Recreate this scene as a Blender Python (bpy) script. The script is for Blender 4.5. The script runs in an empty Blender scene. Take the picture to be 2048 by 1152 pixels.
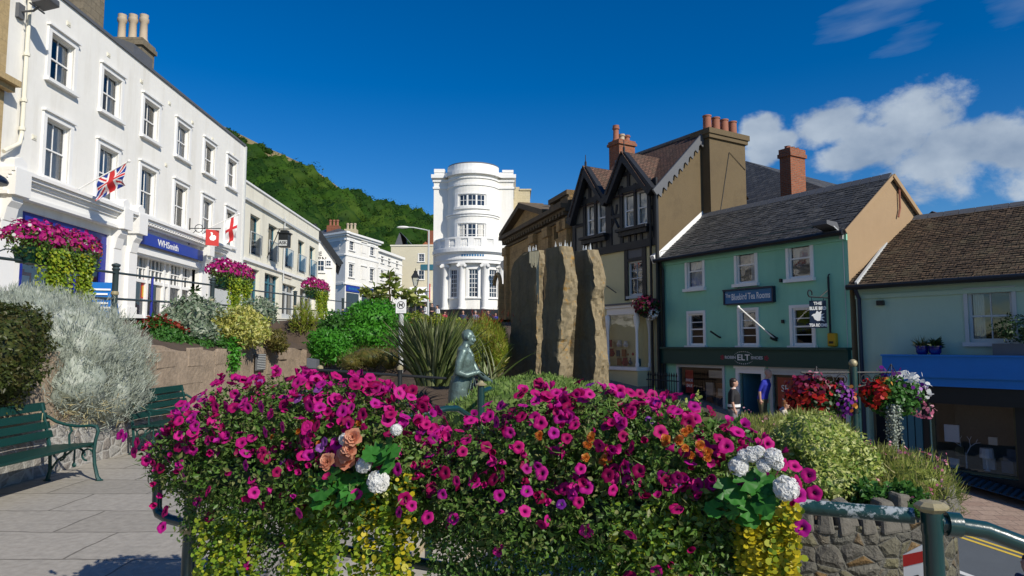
import bpy, bmesh, math, random
import numpy as np
from mathutils import Vector, Matrix, noise
R = math.radians
rng = np.random.default_rng(11)
random.seed(11)
SC = bpy.context.scene
COL = SC.collection
SUN = Vector((.564, -.605, .559)).normalized()

# ------------------------------------------------------------------ survey helpers
F = 1365.33
PITCH = R(4.77)
EYE = 1.65
CP, SP = math.cos(PITCH), math.sin(PITCH)
def ray(px, py):
    cx = (px - 1024) / F
    cy = (576 - py) / F
    return Vector((cx, CP - cy * SP, SP + cy * CP))
def at(px, py, Y):
    d = ray(px, py); t = Y / d.y
    return Vector((d.x * t, Y, EYE + d.z * t))
def lerp(a, b, t): return a + (b - a) * t
def clamp(x, a=0., b=1.): return max(a, min(b, x))
def sstep(x): x = clamp(x); return x * x * (3 - 2 * x)

class Wall:
    """a vertical plane: u runs to the right of someone facing it, out is towards them"""
    def __init__(s, o, u):
        s.o = Vector((o[0], o[1])); s.u = Vector((u[0], u[1])).normalized()
        s.n = Vector((s.u.y, -s.u.x))
    def p(s, u, z, out=0.):
        q = s.o + s.u * u + s.n * out
        return Vector((q.x, q.y, z))
    def uz(s, px, py, out=0.):
        d = ray(px, py); o = s.o + s.n * out
        t = o.dot(s.n) / (d.x * s.n.x + d.y * s.n.y)
        q = Vector((d.x * t, d.y * t)) - o
        return q.dot(s.u), EYE + d.z * t
    def end(s, u):
        return Wall(s.p(u, 0).xy, -s.n)
class Drum:
    def __init__(s, c, r): s.c = Vector(c); s.r = r
    def p(s, u, z, out=0.):
        a = u / s.r
        return Vector((s.c.x + (s.r + out) * math.sin(a), s.c.y - (s.r + out) * math.cos(a), z))

# ------------------------------------------------------------------ materials
def nt(name):
    m = bpy.data.materials.new(name); m.use_nodes = True
    n = m.node_tree; n.nodes.clear()
    o = n.nodes.new('ShaderNodeOutputMaterial')
    return m, n, o
def N(n, t, **k):
    x = n.nodes.new(t)
    for a, b in k.items():
        if a.startswith('i_'): x.inputs[a[2:].replace('_', ' ')].default_value = b
        else: setattr(x, a, b)
    return x
def rgba(c): return (c[0], c[1], c[2], 1)
def mixc(n, fac, a, b, mode='MIX'):
    x = n.nodes.new('ShaderNodeMix'); x.data_type = 'RGBA'; x.blend_type = mode
    for s, v in ((0, fac), (6, a), (7, b)):
        if hasattr(v, 'links') or hasattr(v, 'is_linked'): n.links.new(v, x.inputs[s])
        else: x.inputs[s].default_value = v if s == 0 else rgba(v)
    return x.outputs[2]
def ramp(n, fac, stops):
    x = n.nodes.new('ShaderNodeValToRGB')
    e = x.color_ramp.elements
    while len(e) < len(stops): e.new(.5)
    for k, (p, c) in enumerate(stops):
        e[k].position = p; e[k].color = rgba(c) if hasattr(c, '__len__') else (c, c, c, 1)
    n.links.new(fac, x.inputs[0]); return x.outputs[0]
def noisef(n, vec, scale, detail=5, rough=.6, dist=0):
    x = N(n, 'ShaderNodeTexNoise'); x.inputs['Scale'].default_value = scale
    x.inputs['Detail'].default_value = detail; x.inputs['Roughness'].default_value = rough
    x.inputs['Distortion'].default_value = dist
    n.links.new(vec, x.inputs['Vector']); return x.outputs['Fac']
def bumpn(n, h, strength, dist=.02):
    x = N(n, 'ShaderNodeBump'); x.inputs['Strength'].default_value = strength
    x.inputs['Distance'].default_value = dist
    n.links.new(h, x.inputs['Height']); return x.outputs[0]
def sc(c, k): return tuple(min(1., v * k) for v in c[:3])

def mat(name, col, rough=.6, var=.14, scale=1.3, bump=.15, bscale=60, metal=0., spec=.4, dirt=None, dirt_lo=.55, dirt_hi=.8, coat=0., streak=0.):
    m, n, o = nt(name)
    g = N(n, 'ShaderNodeNewGeometry').outputs['Position']
    f1 = noisef(n, g, scale); f2 = noisef(n, g, scale * 9, 4)
    c = mixc(n, f1, sc(col, 1 - var), sc(col, 1 + var))
    c = mixc(n, ramp(n, f2, [(.3, 1 - var * .5), (.7, 1.)]), (0, 0, 0), c)
    if dirt:
        v = g
        if streak:
            mp = N(n, 'ShaderNodeMapping'); mp.inputs['Scale'].default_value = (1, 1, streak)
            n.links.new(g, mp.inputs[0]); v = mp.outputs[0]
        c = mixc(n, ramp(n, noisef(n, v, scale * 2.2, 8, .7), [(dirt_lo, 0.), (dirt_hi, 1.)]), c, dirt)
    b = N(n, 'ShaderNodeBsdfPrincipled')
    b.inputs['Roughness'].default_value = rough; b.inputs['Metallic'].default_value = metal
    b.inputs['Specular IOR Level'].default_value = spec
    b.inputs['Coat Weight'].default_value = coat
    n.links.new(c, b.inputs['Base Color'])
    if bump: n.links.new(bumpn(n, noisef(n, g, bscale, 6), bump), b.inputs['Normal'])
    n.links.new(b.outputs[0], o.inputs[0]); return m

def matbrick(name, c1, c2, mort, w, h, ms=.012, rough=.8, bump=.6, off=.5, noise_c=None, bias=0., squash=1., nlo=.5, nhi=.75):
    """coursed pattern in metres laid in each face's own plane"""
    m, n, o = nt(name)
    uv = N(n, 'ShaderNodeUVMap').outputs[0]; g = N(n, 'ShaderNodeNewGeometry').outputs['Position']
    wob = N(n, 'ShaderNodeTexNoise'); wob.inputs['Scale'].default_value = 3.
    n.links.new(uv, wob.inputs['Vector'])
    ad = N(n, 'ShaderNodeVectorMath', operation='MULTIPLY_ADD')
    ad.inputs[1].default_value = (w * .06, h * .1, 0)
    n.links.new(wob.outputs['Color'], ad.inputs[0]); n.links.new(uv, ad.inputs[2])
    t = N(n, 'ShaderNodeTexBrick'); t.offset = off; t.squash = squash
    t.inputs['Scale'].default_value = 1; t.inputs['Brick Width'].default_value = w
    t.inputs['Row Height'].default_value = h; t.inputs['Mortar Size'].default_value = ms
    t.inputs['Mortar Smooth'].default_value = .15; t.inputs['Bias'].default_value = bias
    t.inputs['Color1'].default_value = rgba(c1); t.inputs['Color2'].default_value = rgba(c2)
    t.inputs['Mortar'].default_value = rgba(mort)
    n.links.new(ad.outputs[0], t.inputs['Vector'])
    c = t.outputs['Color']
    f = noisef(n, g, 2.2, 8, .7)
    c = mixc(n, ramp(n, noisef(n, g, 14, 6), [(.3, .72), (.7, 1.)]), (0, 0, 0), c)
    if noise_c: c = mixc(n, ramp(n, f, [(nlo, 0.), (nhi, .85)]), c, noise_c)
    b = N(n, 'ShaderNodeBsdfPrincipled'); b.inputs['Roughness'].default_value = rough
    b.inputs['Specular IOR Level'].default_value = .3
    n.links.new(c, b.inputs['Base Color'])
    inv = N(n, 'ShaderNodeMath', operation='MULTIPLY_ADD'); inv.inputs[1].default_value = -1.
    n.links.new(t.outputs['Fac'], inv.inputs[0])
    fm = N(n, 'ShaderNodeMath', operation='MULTIPLY'); fm.inputs[1].default_value = .5
    n.links.new(noisef(n, g, 30, 6), fm.inputs[0]); n.links.new(fm.outputs[0], inv.inputs[2])
    n.links.new(bumpn(n, inv.outputs[0], bump, .03), b.inputs['Normal'])
    n.links.new(b.outputs[0], o.inputs[0]); return m

def matrubble(name, cols, mort, scale, bump=.8):
    m, n, o = nt(name)
    uv = N(n, 'ShaderNodeUVMap').outputs[0]; g = N(n, 'ShaderNodeNewGeometry').outputs['Position']
    mp = N(n, 'ShaderNodeMapping'); mp.inputs['Scale'].default_value = (scale, scale * 1.5, scale)
    n.links.new(uv, mp.inputs[0])
    v = N(n, 'ShaderNodeTexVoronoi', feature='DISTANCE_TO_EDGE'); v.inputs['Randomness'].default_value = .8
    v.inputs['Scale'].default_value = 1
    v2 = N(n, 'ShaderNodeTexVoronoi'); v2.inputs['Randomness'].default_value = .8; v2.inputs['Scale'].default_value = 1
    n.links.new(mp.outputs[0], v.inputs['Vector']); n.links.new(mp.outputs[0], v2.inputs['Vector'])
    sx = N(n, 'ShaderNodeSeparateColor'); n.links.new(v2.outputs['Color'], sx.inputs[0])
    k = len(cols)
    c = ramp(n, sx.outputs[0], [(i / k, cols[i]) for i in range(k)])
    c = mixc(n, ramp(n, noisef(n, g, 25, 8, .7), [(.3, .5), (.7, 1.)]), (0, 0, 0), c)
    e = ramp(n, v.outputs['Distance'], [(.02, 0.), (.07, 1.)])
    c = mixc(n, e, mort, c)
    c = mixc(n, ramp(n, noisef(n, g, 60, 4), [(.66, 0.), (.72, .6)]), c, (.5, .5, .45))
    b = N(n, 'ShaderNodeBsdfPrincipled'); b.inputs['Roughness'].default_value = .9
    b.inputs['Specular IOR Level'].default_value = .2
    n.links.new(c, b.inputs['Base Color'])
    ad = N(n, 'ShaderNodeMath', operation='ADD'); n.links.new(ramp(n, v.outputs['Distance'], [(.0, 0.), (.2, 1.)]), ad.inputs[0])
    n.links.new(noisef(n, g, 40, 6), ad.inputs[1])
    n.links.new(bumpn(n, ad.outputs[0], bump, .03), b.inputs['Normal'])
    n.links.new(b.outputs[0], o.inputs[0]); return m

def leafmat(name, cols, trans=.35, rough=.45, spec=.35, throat=None):
    """each leaf or flower takes its own tint from the ramp"""
    m, n, o = nt(name)
    a = N(n, 'ShaderNodeAttribute', attribute_name='rnd').outputs['Fac']
    oi = N(n, 'ShaderNodeObjectInfo').outputs['Random']
    s = N(n, 'ShaderNodeMath', operation='ADD'); n.links.new(a, s.inputs[0]); n.links.new(oi, s.inputs[1])
    fr = N(n, 'ShaderNodeMath', operation='FRACT'); n.links.new(s.outputs[0], fr.inputs[0])
    k = len(cols)
    c = ramp(n, fr.outputs[0], [((i + .5) / k, cols[i]) for i in range(k)])
    if throat:
        t = N(n, 'ShaderNodeAttribute', attribute_name='rad').outputs['Fac']
        c = mixc(n, ramp(n, t, [(.16, 0.), (.42, 1.)]), throat, c)
    b = N(n, 'ShaderNodeBsdfPrincipled'); b.inputs['Roughness'].default_value = rough
    b.inputs['Specular IOR Level'].default_value = spec
    n.links.new(c, b.inputs['Base Color'])
    if trans:
        tr = N(n, 'ShaderNodeBsdfTranslucent'); n.links.new(c, tr.inputs[0])
        mx = N(n, 'ShaderNodeMixShader'); mx.inputs[0].default_value = trans
        n.links.new(b.outputs[0], mx.inputs[1]); n.links.new(tr.outputs[0], mx.inputs[2])
        n.links.new(mx.outputs[0], o.inputs[0])
    else: n.links.new(b.outputs[0], o.inputs[0])
    return m

def matglass(name, tint=(.9, .95, 1), refl=.1):
    m, n, o = nt(name)
    t = N(n, 'ShaderNodeBsdfTransparent'); t.inputs[0].default_value = rgba(tint)
    gl = N(n, 'ShaderNodeBsdfGlossy'); gl.inputs['Roughness'].default_value = .03
    g = N(n, 'ShaderNodeNewGeometry').outputs['Position']
    n.links.new(bumpn(n, noisef(n, g, 1.3, 2), .15, .05), gl.inputs['Normal'])
    lw = N(n, 'ShaderNodeLayerWeight'); lw.inputs[0].default_value = .25
    ad = N(n, 'ShaderNodeMath', operation='ADD', use_clamp=True); ad.inputs[1].default_value = refl
    n.links.new(lw.outputs['Fresnel'], ad.inputs[0])
    mx = N(n, 'ShaderNodeMixShader')
    n.links.new(ad.outputs[0], mx.inputs[0]); n.links.new(t.outputs[0], mx.inputs[1]); n.links.new(gl.outputs[0], mx.inputs[2])
    n.links.new(mx.outputs[0], o.inputs[0]); return m

M = {}
M['white'] = mat('white_render', (.80, .785, .735), .75, .07, .6, .18, 70, dirt=(.60, .57, .49), dirt_lo=.50, dirt_hi=.85, streak=.12)
M['cream'] = mat('cream_render', (.74, .71, .59), .75, .07, .6, .18, 70, dirt=(.50, .46, .37), dirt_lo=.50, dirt_hi=.85, streak=.15)
M['beige'] = mat('beige_render', (.62, .57, .42), .8, .06, .4, .1, 60)
M['trim'] = mat('white_paint', (.80, .795, .77), .4, .04, 2, .05, 40)
M['trimgrey'] = mat('grey_paint', (.50, .52, .52), .5, .08, 2, .05, 40)
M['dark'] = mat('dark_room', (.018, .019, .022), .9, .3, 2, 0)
M['glass'] = matglass('window_glass')
M['glassdark'] = mat('dark_glass', (.025, .035, .055), .06, .4, .8, .04, 2, spec=.7)
M['curtain'] = mat('net_curtain', (.62, .60, .55), .9, .1, 3, .1, 30)
M['blind'] = mat('roller_blind', (.42, .42, .38), .9, .05, 3, .05, 30)
M['slate'] = matbrick('slate_roof', (.060, .063, .066), (.125, .123, .118), (.018, .018, .018), .28, .2, .012, .62, .9, noise_c=(.20, .19, .15), nlo=.58, nhi=.9)
M['slateblue'] = matbrick('slate_roof_blue', (.09, .10, .115), (.13, .14, .15), (.03, .03, .03), .3, .22, .012, .6, .6)
M['tile'] = matbrick('clay_tile_roof', (.075, .052, .034), (.19, .125, .075), (.014, .011, .009), .17, .105, .014, .85, 1., noise_c=(.14, .12, .07))
M['tilered'] = matbrick('red_tile_roof', (.10, .062, .045), (.18, .10, .072), (.03, .018, .014), .17, .11, .012, .85, 1., noise_c=(.10, .075, .055))
M['tileorange'] = matbrick('orange_tile_roof', (.36, .12, .05), (.42, .16, .07), (.08, .04, .03), .25, .2, .012, .85, .8)
M['brick'] = matbrick('red_brick', (.36, .11, .05), (.26, .08, .04), (.24, .18, .13), .225, .075, .010, .85, .6, noise_c=(.18, .08, .05), nlo=.6)
M['stonechim'] = matbrick('chimney_stone', (.20, .17, .115), (.25, .21, .15), (.13, .11, .08), .6, .3, .008, .9, .5, noise_c=(.10, .09, .065))
M['bath'] = matbrick('limestone_ashlar', (.46, .34, .17), (.52, .39, .21), (.33, .25, .13), .7, .34, .006, .85, .3, noise_c=(.36, .27, .15))
M['sandst'] = matbrick('weathered_sandstone', (.46, .30, .13), (.55, .37, .165), (.24, .16, .08), .6, .3, .006, .85, .4, noise_c=(.17, .12, .065), nlo=.48, nhi=.72)
M['sanddk'] = mat('sooty_sandstone', (.13, .10, .062), .9, .3, 1.5, .3, 30, dirt=(.25, .165, .075), dirt_lo=.5)
M['buff'] = matbrick('buff_stone', (.55, .47, .30), (.60, .52, .35), (.42, .36, .24), .5, .25, .008, .85, .3)
M['terracotta'] = mat('clay_pot', (.30, .12, .075), .8, .2, 3, .2, 40)
M['potcream'] = mat('buff_clay_pot', (.46, .38, .28), .8, .15, 3, .2, 40)
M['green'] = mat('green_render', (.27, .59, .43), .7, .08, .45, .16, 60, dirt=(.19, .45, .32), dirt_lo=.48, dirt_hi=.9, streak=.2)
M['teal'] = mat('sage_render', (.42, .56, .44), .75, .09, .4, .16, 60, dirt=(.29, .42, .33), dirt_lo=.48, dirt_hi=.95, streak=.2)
M['dkgreen'] = mat('dark_green_fascia', (.007, .052, .044), .4, .1, 1, .03, 30)
M['peach'] = mat('ochre_render', (.34, .235, .135), .85, .1, .6, .25, 40, dirt=(.30, .20, .11), dirt_lo=.55, dirt_hi=.9, streak=.3)
M['brownrend'] = mat('brown_roughcast', (.135, .10, .055), .95, .12, .8, .8, 45, dirt=(.09, .066, .038), dirt_lo=.5, dirt_hi=.9)
M['timber'] = mat('black_timber', (.014, .016, .02), .55, .3, 2, .2, 25)
M['panel'] = mat('grey_plaster_panel', (.21, .195, .155), .85, .2, 1.5, .2, 30)
M['yellow'] = mat('pale_yellow_render', (.64, .58, .33), .8, .08, .7, .14, 50, dirt=(.50, .45, .26), dirt_lo=.6)
M['black'] = mat('black_paint', (.012, .014, .016), .4, .2, 3, .04, 30)
M['iron'] = mat('black_iron', (.015, .017, .019), .5, .25, 8, .15, 60)
M['lead'] = mat('lead_grey', (.11, .115, .125), .6, .15, 3, .1, 30)
M['blueshop'] = mat('royal_blue_fascia', (.008, .035, .30), .35, .08, 1.5, .02, 30)
M['bluetrim'] = mat('blue_paint', (.012, .022, .26), .35, .1, 2, .03, 30)
M['bluefas'] = mat('bright_blue_canopy', (.012, .17, .55), .4, .12, .6, .05, 20)
M['bluesign'] = mat('cerulean_sign', (.010, .135, .32), .4, .06, 2, .02, 30)
M['tealdoor'] = mat('petrol_door', (.035, .14, .19), .4, .1, 2, .03, 30)
M['navy'] = mat('navy_sign', (.008, .018, .045), .4, .1, 2, .02, 30)
M['lettering'] = mat('white_lettering', (.80, .80, .78), .5, .03, 5, 0)
M['letteringdk'] = mat('black_lettering', (.02, .02, .02), .5, .03, 5, 0)
M['red'] = mat('red_paint', (.50, .025, .02), .5, .1, 3, .03, 30)
M['redflag'] = mat('red_cloth', (.55, .03, .035), .8, .08, 3, .1, 80)
M['blueflag'] = mat('blue_cloth', (.012, .04, .26), .8, .08, 3, .1, 80)
M['whiteflag'] = mat('white_cloth', (.78, .78, .78), .8, .05, 3, .1, 80)
M['yellowbox'] = mat('yellow_plastic', (.50, .30, .012), .5, .1, 4, .02, 30)
M['gold'] = mat('gold_paint', (.36, .31, .18), .45, .2, 12, .1, 40, metal=.2)
M['rail'] = mat('green_rail_paint', (.008, .042, .042), .28, .25, 3, .1, 22, spec=.6, coat=.3)
M['railworn'] = mat('worn_rail_paint', (.010, .05, .048), .35, .25, 3, .25, 22, spec=.6, dirt=(.36, .40, .41), dirt_lo=.50, dirt_hi=.53)
M['railgrey'] = mat('slate_grey_rail', (.035, .055, .062), .45, .2, 3, .08, 22)
M['bench'] = mat('green_bench_paint', (.004, .038, .031), .45, .2, 4, .12, 18, spec=.5, dirt=(.004, .03, .026), dirt_lo=.5, streak=1)
M['benchiron'] = mat('green_iron_paint', (.010, .055, .05), .4, .2, 4, .1, 30)
M['bronze'] = mat('patinated_bronze', (.14, .205, .19), .38, .32, 6, .25, 30, metal=.3, dirt=(.065, .09, .085), dirt_lo=.45, dirt_hi=.7)
M['paving'] = matbrick('stone_flags', (.34, .315, .27), (.42, .39, .34), (.19, .175, .15), 1.15, .78, .012, .85, .25, noise_c=(.23, .22, .195), nlo=.52, nhi=.95)
M['stepst'] = mat('step_stone', (.42, .39, .33), .85, .12, 2, .25, 30)
M['riser'] = matbrick('riser_brick', (.46, .38, .24), (.5, .42, .28), (.30, .25, .17), .06, .16, .006, .85, .4, off=0)
M['soil'] = mat('soil', (.085, .06, .042), .95, .35, 3, .9, 12)
M['redwall'] = matbrick('pink_sandstone_wall', (.235, .18, .135), (.29, .225, .17), (.20, .155, .12), .95, .42, .008, .92, .6, noise_c=(.15, .115, .095), nlo=.5, nhi=.8)
M['redwallraw'] = mat('pink_sandstone', (.33, .255, .185), .95, .30, 1.8, 1., 14, dirt=(.19, .15, .11), dirt_lo=.46, dirt_hi=.72)
M['greywall'] = matrubble('grey_rubble_base', [(.34, .33, .3), (.42, .41, .38), (.3, .27, .24), (.36, .34, .31)], (.4, .39, .36), 4.5, .6)
M['rubble'] = matrubble('rubble_stone', [(.14, .13, .105), (.22, .14, .06), (.17, .165, .14), (.115, .105, .085), (.20, .185, .11), (.15, .14, .12)], (.13, .125, .105), 7.8, 1.)
M['coping'] = mat('rough_stone', (.13, .12, .10), .95, .3, 4, 1., 16, dirt=(.24, .23, .20), dirt_lo=.6)
M['asphalt'] = mat('asphalt', (.085, .10, .118), .85, .15, 1.2, .5, 120)
M['pavebrick'] = matbrick('block_paving', (.30, .215, .175), (.36, .27, .22), (.17, .13, .11), .4, .22, .008, .85, .3)
M['upave'] = matbrick('pavement_slabs', (.33, .31, .28), (.38, .36, .33), (.2, .19, .17), .9, .6, .01, .85, .2)
M['yline'] = mat('yellow_road_paint', (.60, .43, .06), .7, .15, 8, .2, 60)
M['wline'] = mat('white_road_paint', (.55, .56, .56), .7, .15, 8, .2, 60)
M['kerb'] = mat('kerb_stone', (.26, .24, .21), .85, .15, 3, .3, 30)
M['grassland'] = mat('far_grassland', (.06, .10, .025), .95, .3, .05, .3, 2)
M['hillgrass'] = mat('dry_hill_grass', (.24, .19, .085), .95, .3, .06, .5, 1, dirt=(.05, .085, .02), dirt_lo=.56, dirt_hi=.6)
M['cutstone'] = mat('cut_dark_stone', (.17, .145, .095), .9, .32, 2.2, .9, 9, dirt=(.085, .075, .055), dirt_lo=.5, dirt_hi=.7, streak=.2)
M['riven'] = mat('riven_ochre_stone', (.25, .20, .12), .95, .34, 2.4, 1., 9, dirt=(.31, .17, .035), dirt_lo=.56, dirt_hi=.66)
M['trough'] = mat('dark_green_trough', (.006, .04, .028), .4, .25, 5, .1, 30)
M['stem'] = mat('green_stem', (.10, .16, .04), .7, .25, 20, 0)
M['bark'] = mat('bark', (.10, .07, .045), .95, .3, 12, .8, 40)
M['skin'] = mat('skin', (.50, .28, .20), .55, .06, 10, 0)
def flatmat(key, col, rough=.8): M[key] = mat(key, col, rough, .1, 6, .1, 60)
flatmat('blackcloth', (.018, .018, .022)); flatmat('greycloth', (.26, .26, .28)); flatmat('bluecloth', (.02, .03, .34))
flatmat('khakicloth', (.09, .09, .05)); flatmat('whitecloth', (.72, .72, .72)); flatmat('redcloth', (.30, .03, .05))
flatmat('lilaccloth', (.16, .16, .40)); flatmat('denim', (.05, .07, .13)); flatmat('greencloth', (.03, .17, .10))
flatmat('creamcloth', (.55, .50, .42)); flatmat('navycloth', (.02, .03, .08))
flatmat('hairdark', (.025, .014, .012), .5); flatmat('hairginger', (.30, .12, .045), .5); flatmat('hairgrey', (.25, .24, .22), .5)

# ------------------------------------------------------------------ objects
WM = {}
def wm(o): return WM.get(o.name, Matrix.Identity(4)) if o else Matrix.Identity(4)
def tag(o, label=None, cat=None, group=None, kind=None):
    for k, v in (('label', label), ('category', cat), ('group', group), ('kind', kind)):
        if v: o[k] = v
    return o
def thing(name, label, cat, loc=(0, 0, 0), rz=0., group=None, kind=None):
    o = bpy.data.objects.new(name, None); COL.objects.link(o)
    o.empty_display_size = .2
    o.location = loc; o.rotation_euler = (0, 0, rz)
    WM[o.name] = Matrix.Translation(Vector(loc)) @ Matrix.Rotation(rz, 4, 'Z')
    return tag(o, label, cat, group, kind)
def link(name, me, parent=None, loc=None):
    o = bpy.data.objects.new(name, me); COL.objects.link(o)
    if parent: o.parent = parent; WM[o.name] = wm(parent)
    elif loc is not None: o.location = loc; WM[o.name] = Matrix.Translation(Vector(loc))
    return o
def dup(root, loc=None, rz=None, label=None):
    r = root.copy(); COL.objects.link(r)
    if loc is not None: r.location = loc
    if rz is not None: r.rotation_euler = (0, 0, rz)
    if label: r['label'] = label
    def rec(src, dst):
        for ch in list(src.children):
            c = ch.copy(); COL.objects.link(c); c.parent = dst
            rec(ch, c)
    rec(root, r)
    return r

class MB:
    def __init__(s): s.v = []; s.f = []; s.m = []
    def face(s, pts, m=0):
        k = len(s.v); s.v += [tuple(p) for p in pts]; s.f.append(tuple(range(k, k + len(pts)))); s.m.append(m)
    def add(s, vs, fs, m=0):
        k = len(s.v); s.v += [tuple(p) for p in vs]
        for f in fs: s.f.append(tuple(i + k for i in f)); s.m.append(m)
    def hexa(s, p, m=0):
        s.add(p, [(0, 3, 2, 1), (4, 5, 6, 7), (0, 1, 5, 4), (1, 2, 6, 5), (2, 3, 7, 6), (3, 0, 4, 7)], m)
    def box(s, x0, x1, y0, y1, z0, z1, m=0):
        s.hexa([(x0, y0, z0), (x1, y0, z0), (x1, y1, z0), (x0, y1, z0), (x0, y0, z1), (x1, y0, z1), (x1, y1, z1), (x0, y1, z1)], m)
    def wbox(s, W, u0, u1, z0, z1, o0, o1, m=0, n=1):
        if isinstance(W, Drum): n = max(n, int(abs(u1 - u0) / .35) + 1)
        for i in range(n):
            a = lerp(u0, u1, i / n); b = lerp(u0, u1, (i + 1) / n)
            s.hexa([W.p(a, z0, o1), W.p(b, z0, o1), W.p(b, z0, o0), W.p(a, z0, o0), W.p(a, z1, o1), W.p(b, z1, o1), W.p(b, z1, o0), W.p(a, z1, o0)], m)
    def wquad(s, W, u0, u1, z0, z1, out=0., m=0, n=1):
        if isinstance(W, Drum): n = max(n, int(abs(u1 - u0) / .35) + 1)
        for i in range(n):
            a = lerp(u0, u1, i / n); b = lerp(u0, u1, (i + 1) / n)
            s.face([W.p(a, z0, out), W.p(b, z0, out), W.p(b, z1, out), W.p(a, z1, out)], m)
    def prism(s, W, poly, o0, o1, m=0):
        k = len(poly)
        a = [W.p(u, z, o1) for u, z in poly]; b = [W.p(u, z, o0) for u, z in poly]
        s.face(a, m); s.face(b[::-1], m)
        for i in range(k):
            j = (i + 1) % k; s.face([a[i], b[i], b[j], a[j]], m)
    def wbar(s, W, a, b, w, o0, o1, m=0):
        a = Vector(a); b = Vector(b); d = (b - a).normalized(); q = Vector((-d.y, d.x)) * w * .5
        s.prism(W, [a + q, a - q, b - q, b + q], o0, o1, m)
    def tube(s, pts, r, n=8, m=0, caps=True):
        pts = [Vector(p) for p in pts]; k = len(pts)
        rs = r if hasattr(r, '__len__') else [r] * k
        base = len(s.v); ref = None
        for i, p in enumerate(pts):
            t = (pts[min(i + 1, k - 1)] - pts[max(i - 1, 0)]).normalized()
            if ref is None: ref = Vector((0, 0, 1)) if abs(t.z) < .9 else Vector((1, 0, 0))
            x = t.cross(ref)
            if x.length < 1e-4: x = t.cross(Vector((.3, 1, .2)))
            x.normalize(); y = x.cross(t); ref = y
            for j in range(n):
                a = 2 * math.pi * j / n
                s.v.append(tuple(p + (x * math.cos(a) + y * math.sin(a)) * rs[i]))
        for i in range(k - 1):
            for j in range(n):
                q = base + i * n + j; w = base + i * n + (j + 1) % n
                s.f.append((q, w, w + n, q + n)); s.m.append(m)
        if caps:
            s.f.append(tuple(base + j for j in range(n))[::-1]); s.m.append(m)
            s.f.append(tuple(base + (k - 1) * n + j for j in range(n))); s.m.append(m)
    def lathe(s, prof, c, n=16, m=0, sx=1., sy=1.):
        c = Vector(c); base = len(s.v); k = len(prof)
        for r, z in prof:
            for j in range(n):
                a = 2 * math.pi * (j + .5) / n
                s.v.append((c.x + r * sx * math.cos(a), c.y + r * sy * math.sin(a), c.z + z))
        for i in range(k - 1):
            for j in range(n):
                q = base + i * n + j; w = base + i * n + (j + 1) % n
                s.f.append((q, w, w + n, q + n)); s.m.append(m)
        s.f.append(tuple(base + j for j in range(n))[::-1]); s.m.append(m)
        s.f.append(tuple(base + (k - 1) * n + j for j in range(n))); s.m.append(m)
    def ell(s, c, r, n=12, m=0, rot=None):
        c = Vector(c); r = Vector(r) if hasattr(r, '__len__') else Vector((r, r, r))
        base = len(s.v); k = max(6, n // 2 + 2)
        for i in range(k + 1):
            th = math.pi * i / k
            for j in range(n):
                a = 2 * math.pi * j / n
                q = Vector((math.sin(th) * math.cos(a) * r.x, math.sin(th) * math.sin(a) * r.y, math.cos(th) * r.z))
                if rot: q = rot @ q
                s.v.append(tuple(c + q))
        for i in range(k):
            for j in range(n):
                q = base + i * n + j; w = base + i * n + (j + 1) % n
                s.f.append((q, q + n, w + n, w)); s.m.append(m)
    def loft(s, rings, n=16, m=0):
        """rings: (center, rx, ry, optional 3x3)"""
        base = len(s.v)
        for c, rx, ry, *rot in rings:
            for j in range(n):
                a = 2 * math.pi * j / n
                q = Vector((math.cos(a) * rx, math.sin(a) * ry, 0))
                if rot: q = rot[0] @ q
                s.v.append(tuple(Vector(c) + q))
        k = len(rings)
        for i in range(k - 1):
            for j in range(n):
                q = base + i * n + j; w = base + i * n + (j + 1) % n
                s.f.append((q, w, w + n, q + n)); s.m.append(m)
        s.f.append(tuple(base + j for j in range(n))[::-1]); s.m.append(m)
        s.f.append(tuple(base + (k - 1) * n + j for j in range(n))); s.m.append(m)
    def mesh(s, name, mats, inv=None, smooth=False, uv=True, recalc=True):
        me = bpy.data.meshes.new(name)
        vs = [inv @ Vector(v) for v in s.v] if inv else s.v
        me.from_pydata([tuple(v) for v in vs], [], s.f)
        mats = mats if isinstance(mats, (list, tuple)) else [mats]
        for x in mats: me.materials.append(M[x] if isinstance(x, str) else x)
        me.polygons.foreach_set('material_index', s.m)
        if recalc:
            bm = bmesh.new(); bm.from_mesh(me)
            bmesh.ops.remove_doubles(bm, verts=bm.verts, dist=1e-5)
            bmesh.ops.recalc_face_normals(bm, faces=bm.faces); bm.to_mesh(me); bm.free()
        if smooth:
            me.polygons.foreach_set('use_smooth', [True] * len(me.polygons))
            me.set_sharp_from_angle(angle=R(42))
        if uv:
            ul = me.uv_layers.new(name='UVMap').data
            for p in me.polygons:
                nn = p.normal
                if abs(nn.z) > .97: e1 = Vector((1, 0, 0))
                else: e1 = Vector((-nn.y, nn.x, 0)).normalized()
                e2 = nn.cross(e1)
                for li in p.loop_indices:
                    co = me.vertices[me.loops[li].vertex_index].co
                    ul[li].uv = (co.dot(e1), co.dot(e2))
        return me
    def build(s, name, mats, parent=None, origin=None, smooth=False, local=False, uv=True, recalc=True):
        if parent is not None: inv = None if local else wm(parent).inverted()
        elif origin is not None: inv = Matrix.Translation(-Vector(origin))
        else: inv = None
        me = s.mesh(name, mats, inv, smooth, uv, recalc)
        return link(name, me, parent, origin)

def bevel(o, w=.01, seg=2):
    b = o.modifiers.new('bevel', 'BEVEL'); b.width = w; b.segments = seg; b.limit_method = 'ANGLE'; b.angle_limit = R(40)
    return o

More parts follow.
